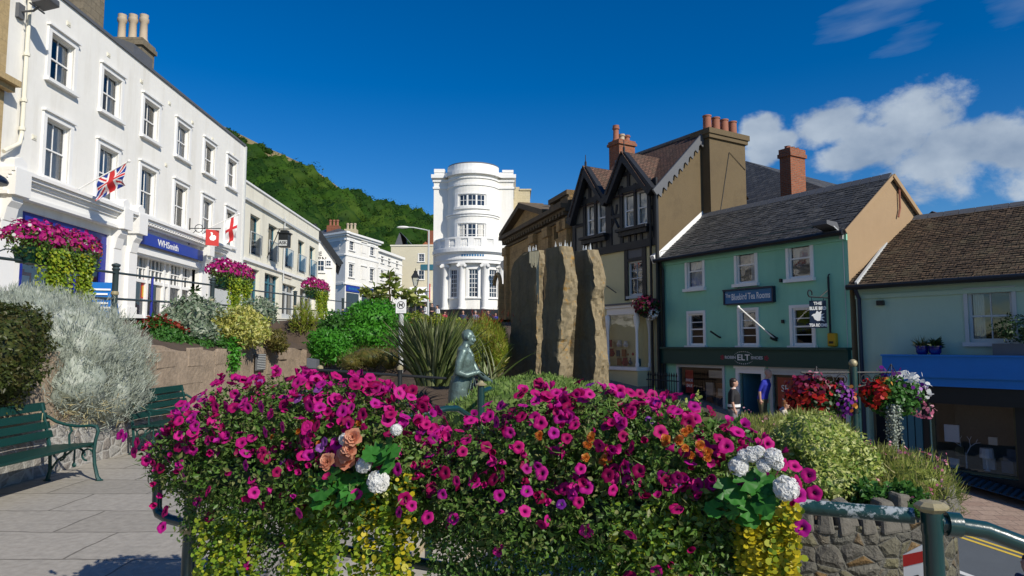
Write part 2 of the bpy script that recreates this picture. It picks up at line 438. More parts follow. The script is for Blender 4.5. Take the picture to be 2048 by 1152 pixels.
def text(s, W, u, z, size, m, parent, out=.01, sx=1., name='lettering', align='CENTER', ext=.004, bold=0., shear=0.):
    cu = bpy.data.curves.new('t', 'FONT'); cu.body = s; cu.size = size; cu.align_x = align; cu.align_y = 'CENTER'
    cu.extrude = ext; cu.offset = bold; cu.resolution_u = 3; cu.shear = shear
    ob = bpy.data.objects.new('t', cu); COL.objects.link(ob)
    dg = bpy.context.evaluated_depsgraph_get()
    me = bpy.data.meshes.new_from_object(ob.evaluated_get(dg))
    bpy.data.objects.remove(ob); bpy.data.curves.remove(cu)
    inv = wm(parent).inverted()
    for v in me.vertices: v.co = inv @ W.p(u + v.co.x * sx, z + v.co.y, out + v.co.z)
    me.materials.clear(); me.materials.append(M[m]); me.name = name
    return link(name, me, parent)

# ------------------------------------------------------------------ walls and windows
def holed(mb, W, u0, u1, z0, z1, holes, rev=.15, m=0, top=None):
    us = {u0, u1}; zs = {z0, z1}
    for h in holes: us |= {h[0], h[1]}; zs |= {h[2], h[3]}
    if isinstance(W, Drum):
        k = int((u1 - u0) / .3) + 1
        us |= {lerp(u0, u1, i / k) for i in range(k + 1)}
    us = sorted(u for u in us if u0 - 1e-6 <= u <= u1 + 1e-6); zs = sorted(z for z in zs if z0 - 1e-6 <= z <= z1 + 1e-6)
    for i in range(len(us) - 1):
        if us[i + 1] - us[i] < 1e-6: continue
        for j in range(len(zs) - 1):
            uc = (us[i] + us[i + 1]) / 2; zc = (zs[j] + zs[j + 1]) / 2
            if any(h[0] < uc < h[1] and h[2] < zc < h[3] for h in holes): continue
            mb.wquad(W, us[i], us[i + 1], zs[j], zs[j + 1], 0, m)
    for h in holes:
        a, b, c, d = h
        mb.face([W.p(a, c), W.p(a, d), W.p(a, d, -rev), W.p(a, c, -rev)], m)
        mb.face([W.p(b, c), W.p(b, d), W.p(b, d, -rev), W.p(b, c, -rev)], m)
        n = int((b - a) / .35) + 1 if isinstance(W, Drum) else 1
        for i in range(n):
            p, q = lerp(a, b, i / n), lerp(a, b, (i + 1) / n)
            mb.face([W.p(p, c), W.p(q, c), W.p(q, c, -rev), W.p(p, c, -rev)], m)
            mb.face([W.p(p, d), W.p(q, d), W.p(q, d, -rev), W.p(p, d, -rev)], m)

def window(b, W, h, rev=.15, cols=2, rows=(1, 1), sur=.13, surd=.035, hood=False, sill=True, fm='trim', bar=.025, fr=.055,
           curt=None, far=False, name='window', sm=None, label=None, meet=.5, glass='glass'):
    u0, u1, z0, z1 = h
    mb = MB()
    if sur:
        mb.wbox(W, u0 - sur, u0, z0, z1, -.02, surd); mb.wbox(W, u1, u1 + sur, z0, z1, -.02, surd)
        mb.wbox(W, u0 - sur, u1 + sur, z1 + .001, z1 + sur, -.02, surd + .002)
        if hood:
            mb.wbox(W, u0 - sur - .04, u1 + sur + .04, z1 + sur + .001, z1 + sur + .06, -.02, surd + .07)
    d0, d1 = -rev, -rev + .07
    mb.wbox(W, u0, u0 + fr, z0, z1, d0, d1); mb.wbox(W, u1 - fr, u1, z0, z1, d0, d1)
    mb.wbox(W, u0 + fr, u1 - fr, z0, z0 + fr * 1.3, d0, d1); mb.wbox(W, u0 + fr, u1 - fr, z1 - fr, z1, d0, d1)
    w = mb.build(name, fm, b)
    if label: w['label'] = label
    mb = MB(); a0, a1, b0, b1 = u0 + fr, u1 - fr, z0 + fr * 1.3, z1 - fr
    zm = lerp(b0, b1, meet)
    if len(rows) > 1: mb.wbox(W, a0, a1, zm - .022, zm + .022, d0, d1 - .012)
    for i in range(1, cols):
        u = lerp(a0, a1, i / cols); mb.wbox(W, u - bar / 2, u + bar / 2, b0, b1, d0, d1 - .03)
    spans = [(b0, zm), (zm, b1)] if len(rows) > 1 else [(b0, b1)]
    for (c, d), r in zip(spans, rows):
        for j in range(1, r):
            z = lerp(c, d, j / r); mb.wbox(W, a0, a1, z - bar / 2, z + bar / 2, d0, d1 - .034)
    if mb.v: mb.build('sash', fm, w)
    mb = MB(); mb.wquad(W, a0, a1, b0, b1, d0 + .02); mb.build('pane', 'glassdark' if far else glass, w, recalc=False)
    if sill:
        mb = MB(); mb.wbox(W, u0 - max(sur, .05) - .04, u1 + max(sur, .05) + .04, z0 - .1, z0 - .002, -.02, surd + .09); mb.build('sill', sm or fm, w)
    if not far:
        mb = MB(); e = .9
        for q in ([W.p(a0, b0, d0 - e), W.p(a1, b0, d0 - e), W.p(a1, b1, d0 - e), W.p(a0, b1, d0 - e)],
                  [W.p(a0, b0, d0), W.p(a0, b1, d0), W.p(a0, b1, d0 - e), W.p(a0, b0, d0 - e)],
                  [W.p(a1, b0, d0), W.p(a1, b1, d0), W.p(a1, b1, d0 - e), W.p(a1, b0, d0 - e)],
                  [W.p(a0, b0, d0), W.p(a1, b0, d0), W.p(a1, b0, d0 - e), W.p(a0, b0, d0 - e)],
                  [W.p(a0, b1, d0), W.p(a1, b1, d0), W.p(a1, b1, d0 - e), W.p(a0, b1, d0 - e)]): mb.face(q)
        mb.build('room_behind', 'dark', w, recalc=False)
        if curt:
            mb = MB(); cm = 'curtain'
            def drape(ua, ub, za, zb):
                k = 10
                for i in range(k):
                    p = lerp(ua, ub, i / k); q = lerp(ua, ub, (i + 1) / k)
                    op = -.04 * (i % 2); oq = -.04 * ((i + 1) % 2)
                    mb.face([W.p(p, za, d0 - .05 + op), W.p(q, za, d0 - .05 + oq), W.p(q, zb, d0 - .05 + oq), W.p(p, zb, d0 - .05 + op)])
            if 'L' in curt: drape(a0, lerp(a0, a1, .3), b0, b1)
            if 'R' in curt: drape(lerp(a0, a1, .62), a1, b0, b1)
            if 'N' in curt: drape(a0, a1, b0, b1)
            if 'H' in curt: drape(a0, a1, b0, zm)
            if 'B' in curt: cm = 'blind'; mb.wquad(W, a0 + .01, a1 - .01, zm, b1, d0 - .05)
            mb.build('blind' if cm == 'blind' else 'curtain', cm, w, recalc=False)
    return w

def pots(mb, pts, r, h, n=10):
    for p in pts:
        mb.lathe([(r * 1.15, 0), (r * 1.1, .06 * h), (r * .88, .14 * h), (r * .8, .7 * h), (r * 1.08, .76 * h), (r * 1.08, .86 * h), (r * .92, .88 * h), (r * .98, h), (r * .6, h), (r * .6, .9 * h)], p, n)

# ------------------------------------------------------------------ foliage
T_LEAF = (np.array([(0, 0, 0), (.27, .42, .1), (0, 1, -.05), (-.27, .42, .1)], float), [(0, 1, 2), (0, 2, 3)])
T_WIDE = (np.array([(0, 0, 0), (.42, .3, .1), (.36, .75, .08), (0, 1, -.05), (-.36, .75, .08), (-.42, .3, .1), (0, .5, 0)], float), [(0, 1, 6), (1, 2, 6), (2, 3, 6), (3, 4, 6), (4, 5, 6), (5, 0, 6)])
T_ROUND = (np.array([(math.cos(a) * .5, .5 + math.sin(a) * .5, .06 * math.cos(2 * a)) for a in np.linspace(0, 2 * math.pi, 8)[:-1]], float), [tuple(range(7))])
T_NEEDLE = (np.array([(-.045, 0, 0), (.045, 0, 0), (.03, .6, .05), (0, 1, .0), (-.03, .6, .05)], float), [(0, 1, 2, 4), (4, 2, 3)])
T_SPRIG = (np.array([(-.1, 0, 0), (.1, 0, 0), (.14, .55, .12), (0, 1, .05), (-.14, .55, .12)], float), [(0, 1, 2, 4), (4, 2, 3)])
_blade = []
for i in range(7):
    t = i / 6; w = .045 * (1 - t ** 2.2) + .002
    _blade += [(-w, t, -.22 * t ** 2.5), (0, t, -.22 * t ** 2.5 - w * .6), (w, t, -.22 * t ** 2.5)]
T_BLADE = (np.array(_blade, float), [f for i in range(6) for f in ((3 * i, 3 * i + 1, 3 * i + 4, 3 * i + 3), (3 * i + 1, 3 * i + 2, 3 * i + 5, 3 * i + 4))])
def unit(a): return a / np.maximum(np.linalg.norm(a, axis=1, keepdims=True), 1e-9)
def npmesh(name, V, faces, mats, attrs=None, midx=None):
    """faces: list of (F,k) int arrays"""
    me = bpy.data.meshes.new(name)
    me.vertices.add(len(V)); me.vertices.foreach_set('co', np.ascontiguousarray(V, dtype=np.float32).ravel())
    loops = np.concatenate([f.ravel() for f in faces]).astype(np.int32)
    tot = np.concatenate([np.full(len(f), f.shape[1]) for f in faces]).astype(np.int32)
    start = np.concatenate([[0], np.cumsum(tot)[:-1]]).astype(np.int32)
    me.loops.add(len(loops)); me.loops.foreach_set('vertex_index', loops)
    me.polygons.add(len(tot)); me.polygons.foreach_set('loop_start', start)
    for x in (mats if isinstance(mats, (list, tuple)) else [mats]): me.materials.append(M[x] if isinstance(x, str) else x)
    if midx is not None: me.polygons.foreach_set('material_index', midx.astype(np.int32))
    for k, a in (attrs or {}).items():
        at_ = me.attributes.new(k, 'FLOAT', 'POINT')
        if len(at_.data) != len(a): print('ATTR', name, len(at_.data), len(a), len(V))
        at_.data.foreach_set('value', np.ascontiguousarray(a, dtype=np.float32))
    me.update(calc_edges=True)
    return me
def leafgeo(pos, nrm, size, tpl, axis=None, rnd=None, wid=None):
    tv, tf = tpl; n = len(pos)
    nrm = unit(np.asarray(nrm, float))
    if axis is None:
        a = unit(rng.normal(size=(n, 3))); a = unit(a - (a * nrm).sum(1, keepdims=True) * nrm)
    else:
        a = unit(np.asarray(axis, float)); nrm = unit(nrm - (nrm * a).sum(1, keepdims=True) * a)
    x = np.cross(a, nrm)
    size = np.broadcast_to(np.asarray(size, float), (n,))
    wx = size if wid is None else np.broadcast_to(np.asarray(wid, float), (n,))
    V = pos[:, None, :] + wx[:, None, None] * tv[None, :, 0:1] * x[:, None, :] + size[:, None, None] * (tv[None, :, 1:2] * a[:, None, :] + tv[None, :, 2:3] * nrm[:, None, :])
    k = len(tv); off = (np.arange(n) * k)[:, None]
    by = {}
    for f in tf: by.setdefault(len(f), []).append(f)
    faces = [(off[:, :, None] + np.array(fs)[None]).reshape(-1, L) for L, fs in by.items()]
    r = np.repeat(rng.random(n) if rnd is None else rnd, k)
    return V.reshape(-1, 3), faces, r
def joingeo(gs):
    V, Fs, Rr, k = [], [], [], 0
    for v, f, r in gs:
        V.append(v); Rr.append(r); Fs += [x + k for x in f]; k += len(v)
    return np.concatenate(V), Fs, np.concatenate(Rr)
def lump(d, seed, amp, fq):
    return np.array([1 + amp * noise.noise(Vector(q) * fq + Vector((seed, seed * 1.7, 3.1))) for q in d])
def blob(ells, n, depth=.22, amp=.28, fq=2.2, zmin=None, seed=0., up=-1.):
    E = np.array(ells, float); ar = (E[:, 3] * E[:, 4] + E[:, 4] * E[:, 5] + E[:, 3] * E[:, 5]); ar /= ar.sum()
    P, Q = [], []
    got = 0
    while got < n:
        k = int((n - got) * 1.6) + 50
        idx = rng.choice(len(E), k, p=ar)
        d = unit(rng.normal(size=(k, 3)))
        d = d[d[:, 2] > up] if up > -1 else d; idx = idx[:len(d)]; k = len(d)
        L = lump(d, seed + 7.3, amp, fq)
        r = L * (1 - np.abs(rng.normal(size=k)) * depth)
        p = E[idx, :3] + d * E[idx, 3:] * r[:, None]
        keep = np.ones(k, bool)
        for j in range(len(E)):
            q = (p - E[j, :3]) / E[j, 3:]
            keep &= ~((idx != j) & ((q * q).sum(1) < .45))
        if zmin is not None: keep &= p[:, 2] > zmin
        nr = unit(d / E[idx, 3:])
        P.append(p[keep]); Q.append(nr[keep]); got += keep.sum()
    return np.concatenate(P)[:n], np.concatenate(Q)[:n]
def coregeo(ells, k=.7, amp=.3, fq=2.2, seed=0.):
    gs = []
    for e in ells:
        d = []; n = 14; m_ = 9
        for i in range(m_ + 1):
            th = math.pi * i / m_
            for j in range(n):
                a = 2 * math.pi * j / n; d.append((math.sin(th) * math.cos(a), math.sin(th) * math.sin(a), math.cos(th)))
        d = np.array(d); V = np.array(e[:3]) + d * np.array(e[3:]) * (k * lump(d, seed + 7.3, amp, fq))[:, None]
        f = np.array([(i * n + j, (i + 1) * n + j, (i + 1) * n + (j + 1) % n, i * n + (j + 1) % n) for i in range(m_) for j in range(n)])
        gs.append((V, [f], rng.random(len(V))))
    return joingeo(gs)
def loc_geo(g, parent=None, origin=None):
    V, f, r = g
    inv = wm(parent).inverted() if parent else Matrix.Translation(-Vector(origin)) if origin is not None else Matrix.Identity(4)
    A = np.array(inv); return V @ A[:3, :3].T + A[:3, 3], f, r
def leafobj(name, gs, m, parent=None, origin=None, kind=None, local=False):
    g = joingeo(gs)
    if not local: g = loc_geo(g, parent, origin)
    me = npmesh(name, g[0], g[1], m, {'rnd': g[2]})
    o = link(name, me, parent, origin if parent is None else None)
    if kind: o['kind'] = kind
    return o
def shrub(name, label, ells, n, size, m, tpl=T_LEAF, cat='shrub', group=None, depth=.2, amp=.28, fq=2.2, core=.7, mode='out', jit=.7, seed=None, stems=5, base=None, sj=.35, zmin=None, stemm='bark'):
    E = np.array(ells, float); c = E[:, :3].mean(0); zb = (E[:, 2] - E[:, 5]).min() if base is None else base
    t = thing(name, label, cat, (c[0], c[1], zb), 0, group)
    seed = rng.random() * 50 if seed is None else seed
    P, Q = blob(ells, n, depth, amp, fq, zmin, seed)
    sz = size * (1 + sj * rng.normal(size=n)).clip(.5, 1.8)
    if mode == 'out':
        nr = Q * (1 - jit) + unit(rng.normal(size=(n, 3))) * jit + np.array([0, 0, .25]); g = leafgeo(P, nr, sz, tpl)
    else:   # upright sprigs growing outwards
        ax = Q * .6 + np.array([0, 0, .75 if mode == 'up' else .15]) + rng.normal(size=(n, 3)) * .35
        g = leafgeo(P - unit(ax) * sz[:, None] * .5, rng.normal(size=(n, 3)), sz, tpl, ax)
    gs = [g]
    if core: gs.append(coregeo(ells, core, amp, fq, seed))
    leafobj('foliage', gs, m, t)
    if stems:
        mb = MB()
        for i in range(stems):
            e = ells[i % len(ells)]
            q = Vector((e[0] + random.uniform(-.4, .4) * e[3], e[1] + random.uniform(-.4, .4) * e[4], e[2] + e[5] * .5))
            b = Vector((c[0] + random.uniform(-.15, .15) * e[3], c[1] + random.uniform(-.15, .15) * e[4], zb - .05))
            mb.tube([b, b.lerp(q, .5) + Vector((0, 0, .05)), q], [.02, .015, .006], 5)
        mb.build('stems', stemm, t, uv=False)
    return t
# ------------------------------------------------------------------ camera, sky, sun
cam = bpy.data.cameras.new('camera'); co = bpy.data.objects.new('camera', cam); COL.objects.link(co)
co.location = (0, 0, EYE); co.rotation_euler = (R(90) + PITCH, 0, 0)
cam.sensor_width = 36; cam.lens = 36 * F / 2048; cam.clip_end = 5000; cam.clip_start = .05
SC.camera = co
SC.view_settings.view_transform = 'Standard'; SC.view_settings.look = 'None'
SC.view_settings.exposure = 0.12; SC.view_settings.gamma = 1
SC.cycles.use_adaptive_sampling = True
SC.cycles.max_bounces = 6; SC.cycles.transparent_max_bounces = 12

w = bpy.data.worlds.new('World'); SC.world = w; w.use_nodes = True
n = w.node_tree; n.nodes.clear()
wo = n.nodes.new('ShaderNodeOutputWorld'); bg = n.nodes.new('ShaderNodeBackground')
sky = n.nodes.new('ShaderNodeTexSky'); sky.sky_type = 'NISHITA'; sky.sun_disc = False
sky.sun_elevation = R(34); sky.sun_rotation = R(137); sky.altitude = 200; sky.air_density = 1.0; sky.dust_density = .15; sky.ozone_density = 4.
hs = n.nodes.new('ShaderNodeHueSaturation'); hs.inputs['Hue'].default_value = .509; hs.inputs['Saturation'].default_value = 1.42; hs.inputs['Value'].default_value = 1.05
n.links.new(sky.outputs[0], hs.inputs['Color'])
tc = n.nodes.new('ShaderNodeTexCoord'); sx = n.nodes.new('ShaderNodeSeparateXYZ'); n.links.new(tc.outputs['Generated'], sx.inputs[0])
def MA(op, a, b=None, cl=False):
    x = n.nodes.new('ShaderNodeMath'); x.operation = op; x.use_clamp = cl
    for i, v in enumerate((a, b)):
        if v is None: continue
        if hasattr(v, 'is_linked'): n.links.new(v, x.inputs[i])
        else: x.inputs[i].default_value = v
    return x.outputs[0]
# clouds drift in a band low in the sky: azimuth and height of the view direction
az = MA('ARCTAN2', sx.outputs[0], sx.outputs[1]); el = MA('ARCSINE', sx.outputs[2])
cv = n.nodes.new('ShaderNodeCombineXYZ'); n.links.new(az, cv.inputs[0]); n.links.new(MA('MULTIPLY', el, 1.35), cv.inputs[1])
nz = n.nodes.new('ShaderNodeTexNoise'); nz.inputs['Scale'].default_value = 10.; nz.inputs['Detail'].default_value = 10; nz.inputs['Roughness'].default_value = .6; nz.inputs['Distortion'].default_value = .15
n.links.new(cv.outputs[0], nz.inputs['Vector'])
def lobe(a, e, ra, re, tilt=0.):
    da = MA('SUBTRACT', az, R(a)); de = MA('SUBTRACT', MA('SUBTRACT', el, R(e)), MA('MULTIPLY', da, tilt))
    q = MA('ADD', MA('POWER', MA('DIVIDE', da, R(ra)), 2.), MA('POWER', MA('DIVIDE', de, R(re)), 2.))
    return MA('SUBTRACT', 1., MA('POWER', q, .5))
def azel(px, py):
    d = ray(px, py).normalized(); return math.degrees(math.atan2(d.x, d.y)), math.degrees(math.asin(d.z))
lb = None
for px, py, ra, re, t in ((1838, 238, 3.8, 2.7, .0), (1790, 285, 5.0, 2.2, .0), (1920, 285, 6., 2.2, 0.), (1860, 335, 3.4, 2.3, .0), (1645, 255, 3.0, 1.7, .25), (1550, 292, 3.2, 1.2, .2), (1520, 270, 1.8, 1.5, .15), (1710, 312, 4., 1.2, .0), (2060, 275, 7., 2.3, 0), (2350, 300, 9, 3, 0), (2900, 250, 14, 3.5, 0)):
    a, e = azel(px, py); l = lobe(a, e, ra, re, t)
    lb = l if lb is None else MA('MAXIMUM', lb, l)
fac = MA('ADD', MA('MULTIPLY', lb, 1.0), MA('MULTIPLY', MA('SUBTRACT', nz.outputs['Fac'], .43), 2.3))
cl = n.nodes.new('ShaderNodeMapRange'); cl.interpolation_type = 'SMOOTHSTEP'
cl.inputs['From Min'].default_value = .10; cl.inputs['From Max'].default_value = .56; cl.inputs['To Max'].default_value = .93
n.links.new(fac, cl.inputs['Value'])
# thin high wisps
wv = n.nodes.new('ShaderNodeCombineXYZ'); n.links.new(MA('ADD', MA('MULTIPLY', az, 3.), MA('MULTIPLY', el, -5.)), wv.inputs[0]); n.links.new(MA('MULTIPLY', el, 14.), wv.inputs[1])
wn = n.nodes.new('ShaderNodeTexNoise'); wn.inputs['Scale'].default_value = 2.2; wn.inputs['Detail'].default_value = 7
n.links.new(wv.outputs[0], wn.inputs['Vector'])
wl = None
for px, py, ra, re in ((1790, 10, 6., 1.6), (1800, 85, 4, 1.4), (2040, 20, 3, 1.6)):
    a, e = azel(px, py); l = lobe(a, e, ra, re, .1); wl = l if wl is None else MA('MAXIMUM', wl, l)
wf = MA('MULTIPLY', MA('MULTIPLY', MA('SUBTRACT', MA('ADD', MA('MULTIPLY', wl, .35), wn.outputs['Fac']), .58), 1.6, True), .5, True)
ct = MA('MAXIMUM', cl.outputs[0], wf)
# cloud tone: brighter crowns, greyer bellies, from a coarser reading of the same noise
nz2 = n.nodes.new('ShaderNodeTexNoise'); nz2.inputs['Scale'].default_value = 11; nz2.inputs['Detail'].default_value = 6
n.links.new(cv.outputs[0], nz2.inputs['Vector'])
crt = n.nodes.new('ShaderNodeValToRGB'); crt.color_ramp.elements[0].position = .32; crt.color_ramp.elements[0].color = (2.7, 3.5, 4.7, 1)
crt.color_ramp.elements[1].position = .66; crt.color_ramp.elements[1].color = (5.3, 6.1, 7.0, 1)
n.links.new(nz2.outputs['Fac'], crt.inputs[0])
mxw = n.nodes.new('ShaderNodeMix'); mxw.data_type = 'RGBA'
n.links.new(ct, mxw.inputs[0]); n.links.new(hs.outputs[0], mxw.inputs[6]); n.links.new(crt.outputs[0], mxw.inputs[7])
n.links.new(mxw.outputs[2], bg.inputs[0]); bg.inputs[1].default_value = .09
n.links.new(bg.outputs[0], wo.inputs[0])

sl = bpy.data.lights.new('sun', 'SUN'); sl.energy = 4.6; sl.angle = R(.53); sl.color = (1, .935, .82)
so = bpy.data.objects.new('sun', sl); COL.objects.link(so)
so.rotation_euler = (-SUN).to_track_quat('-Z', 'Y').to_euler(); so.location = (20, -20, 40)

# ------------------------------------------------------------------ survey frames
LW = Wall((-13, 0), (math.sin(R(-1.64)), math.cos(R(-1.64))))
GW = Wall((7.0, 21.0), (.515, -.857))
def hu(Y): return 2.2 + .035 * (clamp(Y, -20, 70) - 14)
def hr(X, Y):
    if Y <= 24: z = -4.21 + .185 * Y
    else: z = .23 + .1 * (min(Y, 60) - 24)
    return z - .035 * clamp(X, -20, 40) * (1 if Y < 40 else max(0, 1 - (Y - 40) / 20))
def hg(X, Y):
    if Y > 62: return 3.75 + .012 * (min(Y, 200) - 62)
    t = sstep((X + 9) / 10.5)
    z = lerp(hu(Y), hr(X, Y), t)
    if -9 < X < 3.5 and Y < 24: z -= 1.6 * (1 - sstep((Y - 18) / 6))
    return z - .12

def gridmesh(name, xs, ys, h, m, kind='structure', smooth=True, dz=0.):
    V = np.array([(x, y, h(x, y) + dz) for y in ys for x in xs], float); k = len(xs)
    f = np.array([(j * k + i, j * k + i + 1, (j + 1) * k + i + 1, (j + 1) * k + i) for j in range(len(ys) - 1) for i in range(k - 1)])
    mb = MB(); mb.v = [tuple(v) for v in V]; mb.f = [tuple(q) for q in f]; mb.m = [0] * len(f)
    o = mb.build(name, m, recalc=False); 
    if smooth: o.data.polygons.foreach_set('use_smooth', [True] * len(f))
    if kind: o['kind'] = kind
    return o
xs = [-1500, -600, -200, -100, -60, -40] + list(np.arange(-30, 41, 1.0)) + [50, 70, 120, 250, 600, 1500]
ys = [-600, -200, -80, -40, -20] + list(np.arange(-10, 66, 1.0)) + [75, 90, 120, 200, 400, 1000, 2500]
gridmesh('ground', xs, ys, hg, 'asphalt')
# upper street: pavement along the shop fronts and the carriageway beyond
gridmesh('pavement', list(np.arange(-13.9, -7.7, .6)) + [-7.7], list(np.arange(-4, 62, 1.)), lambda x, y: hu(y) , 'upave')
gridmesh('road', list(np.arange(-7.6, 6.2, .6)), list(np.arange(36, 62, 1.)), lambda x, y: lerp(hu(y), max(hu(y), hr(x, y)), sstep((x + 6) / 10)) + .02, 'asphalt')
# lower street beside the sage shop
EG = GW.end(GW.uz(1700, 600)[0])
GU1 = GW.uz(1700, 600)[0]
TWL = Wall(GW.p(GU1, 0, -.05).xy, (.643, -.766))
def strip(name, W, u0, u1, o0, o1, dz, m, n_=24, kind='structure', parent=None):
    mb = MB()
    for i in range(n_):
        a, b = lerp(u0, u1, i / n_), lerp(u0, u1, (i + 1) / n_)
        k = max(1, int(abs(o1 - o0) / .8))
        for j in range(k):
            c, d = lerp(o0, o1, j / k), lerp(o0, o1, (j + 1) / k); q = []
            for u, o in ((a, d), (b, d), (b, c), (a, c)):
                v = W.p(u, 0, o); q.append((v.x, v.y, hr(v.x, v.y) + dz))
            mb.face(q)
    o = mb.build(name, m, parent)
    if kind: o['kind'] = kind
    return o
strip('road', TWL, -9, 18, 2.75, 11, .0, 'asphalt')
strip('pavement', TWL, 0.3, 18, -.2, 2.62, .12, 'pavebrick')
strip('pavement', GW, -12, GU1 + .2, -.2, 2.3, .118, 'pavebrick')
strip('kerb', TWL, -1, 18, 2.6, 2.76, .125, 'kerb')
strip('road_marking', TWL, -2, 18, 2.90, 2.98, .005, 'yline'); strip('road_marking', TWL, -2, 18, 3.08, 3.16, .005, 'yline')
for k in range(5): strip('road_marking', TWL, -2.2 + k * 4.2, .6 + k * 4.2, 4.62, 4.74, .006, 'wline', 6)

# terrace with benches, and its steps down to the right
mb = MB(); mb.box(-5.95, -.8, -4, 19.8, -1.5, 0); mb.box(-.8, 2.3, -4, 4.55, -1.5, -.004); mb.box(-.8, 1.6, 9.6, 12.4, -1.5, -.002)
pl = mb.build('terrace', 'paving'); pl['kind'] = 'structure'
def edge(y): return -.80 + (y - 6.) * .16
mb = MB(); mr = MB()
for k in range(4):
    z = -.15 * k; o = .36 * k
    # tread k lies at z-.15, its riser faces right
    for (ya, yb) in ((4.56, 9.58),):
        a0, a1 = edge(ya) + o, edge(yb) + o
        mr.face([(a0, ya, z - .15), (a1, yb, z - .15), (a1, yb, z - .035), (a0, ya, z - .035)])
        mb.hexa([(a0 - .36, ya, z - .034), (a0 + .03, ya, z - .034), (a1 + .03, yb, z - .034), (a1 - .36, yb, z - .034), (a0 - .36, ya, z + .002), (a0 + .03, ya, z + .002), (a1 + .03, yb, z + .002), (a1 - .36, yb, z + .002)])
st = thing('stone_steps', 'pale stone steps running down behind the flower troughs', 'steps', (-.4, 6, -.6))
mb.build('tread', 'stepst', st); mr.build('riser', 'riser', st, recalc=False)
mb = MB(); mb.box(.2, 2.6, 4.56, 9.6, -1.8, -.605); o = mb.build('landing', 'stepst'); o['kind'] = 'structure'

# beds
def bedl(x, y): return lerp(1.5, hu(y) - .02, clamp((-5.9 - x) / 1.9)) + .06 * noise.noise(Vector((x * 2, y * 2, 0)))
gridmesh('flower_bed', list(np.linspace(-7.85, -5.98, 7)), list(np.arange(2, 20.5, .5)), bedl, 'soil')
def bank(x, y):
    t = clamp((y - 11.3) / 20); z = lerp(.12, hu(31) - .1, t ** .9)
    if x < -2.6: z = lerp(z, lerp(-.15, max(z, lerp(1.7, hu(y) - .06, sstep((-4.5 - x) / 2.))), sstep((y - 19.4) / 2.)), sstep((-2.6 - x) / 1.2))
    if x > 1.2: z = lerp(z, hr(x, y) - .15, sstep((x - .8) / 2.4))
    return z + .08 * noise.noise(Vector((x * 1.5, y * 1.5, 4)))
gridmesh('garden_bank', list(np.arange(-7.7, 5.3, .5)), list(np.arange(12.2, 37, .6)), bank, 'soil')

# ------------------------------------------------------------------ wooded hill
RID = [(-400, 225), (-260, 170), (-175, 126)] + [(at(px, py, 300.).x, at(px, py, 300.).z - d) for px, py, d in ((400, 229, 0), (450, 253, .5), (490, 271, 1.), (560, 303, .5), (640, 346, .5), (685, 372, 2.), (710, 386, 6.), (760, 404, 6.5), (830, 424, 6.5), (862, 437, 6.5), (1000, 505, 4.))] + [(20, 33), (60, 24), (150, 15), (300, 10)]
def ridge(x):
    pts = RID
    for (a, b), (c, d) in zip(pts, pts[1:]):
        if a <= x <= c: return lerp(b, d, (x - a) / (c - a))
    return 10
def hill(x, y):
    r = ridge(x * 300 / max(y, 150)) * 1.0
    t = clamp((y - 112) / 188)
    if y > 300: return max(3, r * (1 - ((y - 300) / 260) ** 1.5))
    return lerp(4.0, r, sstep(t) * .45 + t * .55) + 1.6 * noise.noise(Vector((x * .05, y * .05, 1)))
gridmesh('hill', list(np.arange(-420, 330, 8.)), list(np.arange(108, 560, 6.)), hill, 'hillgrass')
M['wood'] = leafmat('woodland_leaves', [(.012, .040, .006), (.022, .062, .008), (.040, .095, .010), (.014, .045, .007), (.062, .115, .014), (.012, .040, .010), (.046, .092, .010), (.026, .064, .010)], .25, .7, .1)
gs = []; cnt = 0
for j in range(2700):
    y = 150 + 152 * rng.random() ** .8; a0, a1 = (380 - 1024) / F, (1075 - 1024) / F
    x = y * lerp(a0, a1, rng.random())
    z = hill(x, y)
    topness = (y - 150) / 150
    pxl = 1024 + F * x / y
    grassy = noise.noise(Vector((x * .03, y * .03, 7)))
    if y > 263 and pxl < 690: continue
    if y > 245 and pxl < 690 and grassy > .12: continue
    if y > 288: continue
    s = random.uniform(1.8, 4.2) * (1.15 if y < 230 else .85) + (2. if rng.random() < .18 else 0)
    if y > 235 and pxl < 700: s *= .42
    e = [(x, y, z + s * .55, s, s, s * random.uniform(.8, 1.15))]
    n_ = int(70 + 34 * s)
    P, Q = blob(e, n_, .1, .4, 1.9, None, rng.random() * 40, up=-.35)
    hue = (.5 + 1.1 * noise.noise(Vector((x * .035, y * .035, 3))) + .22 * rng.normal()) % 1.
    gs.append(leafgeo(P, Q * .55 + unit(rng.normal(size=(n_, 3))) * .6 + np.array([0, 0, .3]), random.uniform(.55, .8) * (.6 + .5 * rng.random(n_)), T_LEAF, None, (hue + .09 * rng.normal(size=n_)) % 1.))
    c = coregeo(e, .86, .4, 1.9, 0.); gs.append((c[0], c[1], (hue + .03 * rng.normal(size=len(c[2]))) % 1.)); cnt += 1
wd = leafobj('hillside_wood', gs, 'wood'); wd['kind'] = 'stuff'; wd['label'] = 'dense green woodland covering the hillside above the town'; wd['category'] = 'woodland'

# ------------------------------------------------------------------ left: long white house with shops
wb = thing('white_townhouse', 'long white three storey house with twelve sash windows above two shops', 'building', LW.p(26, hu(26)))
U0, U1 = LW.uz(13, 90)[0], LW.uz(489, 330)[0]
ZT = 12.02
def LWwin(px_top, px_bot):
    (x0, y0, x1, y1) = px_top
    return LW.uz(x0, y0)[0]
cols_px = [(97, 100), (205, 190), (288, 235), (353, 285), (408, 325), (453, 352)]
holes = []; uc = []
for i, (px, py) in enumerate(cols_px):
    uc.append(LW.uz(px, py)[0] + .06)
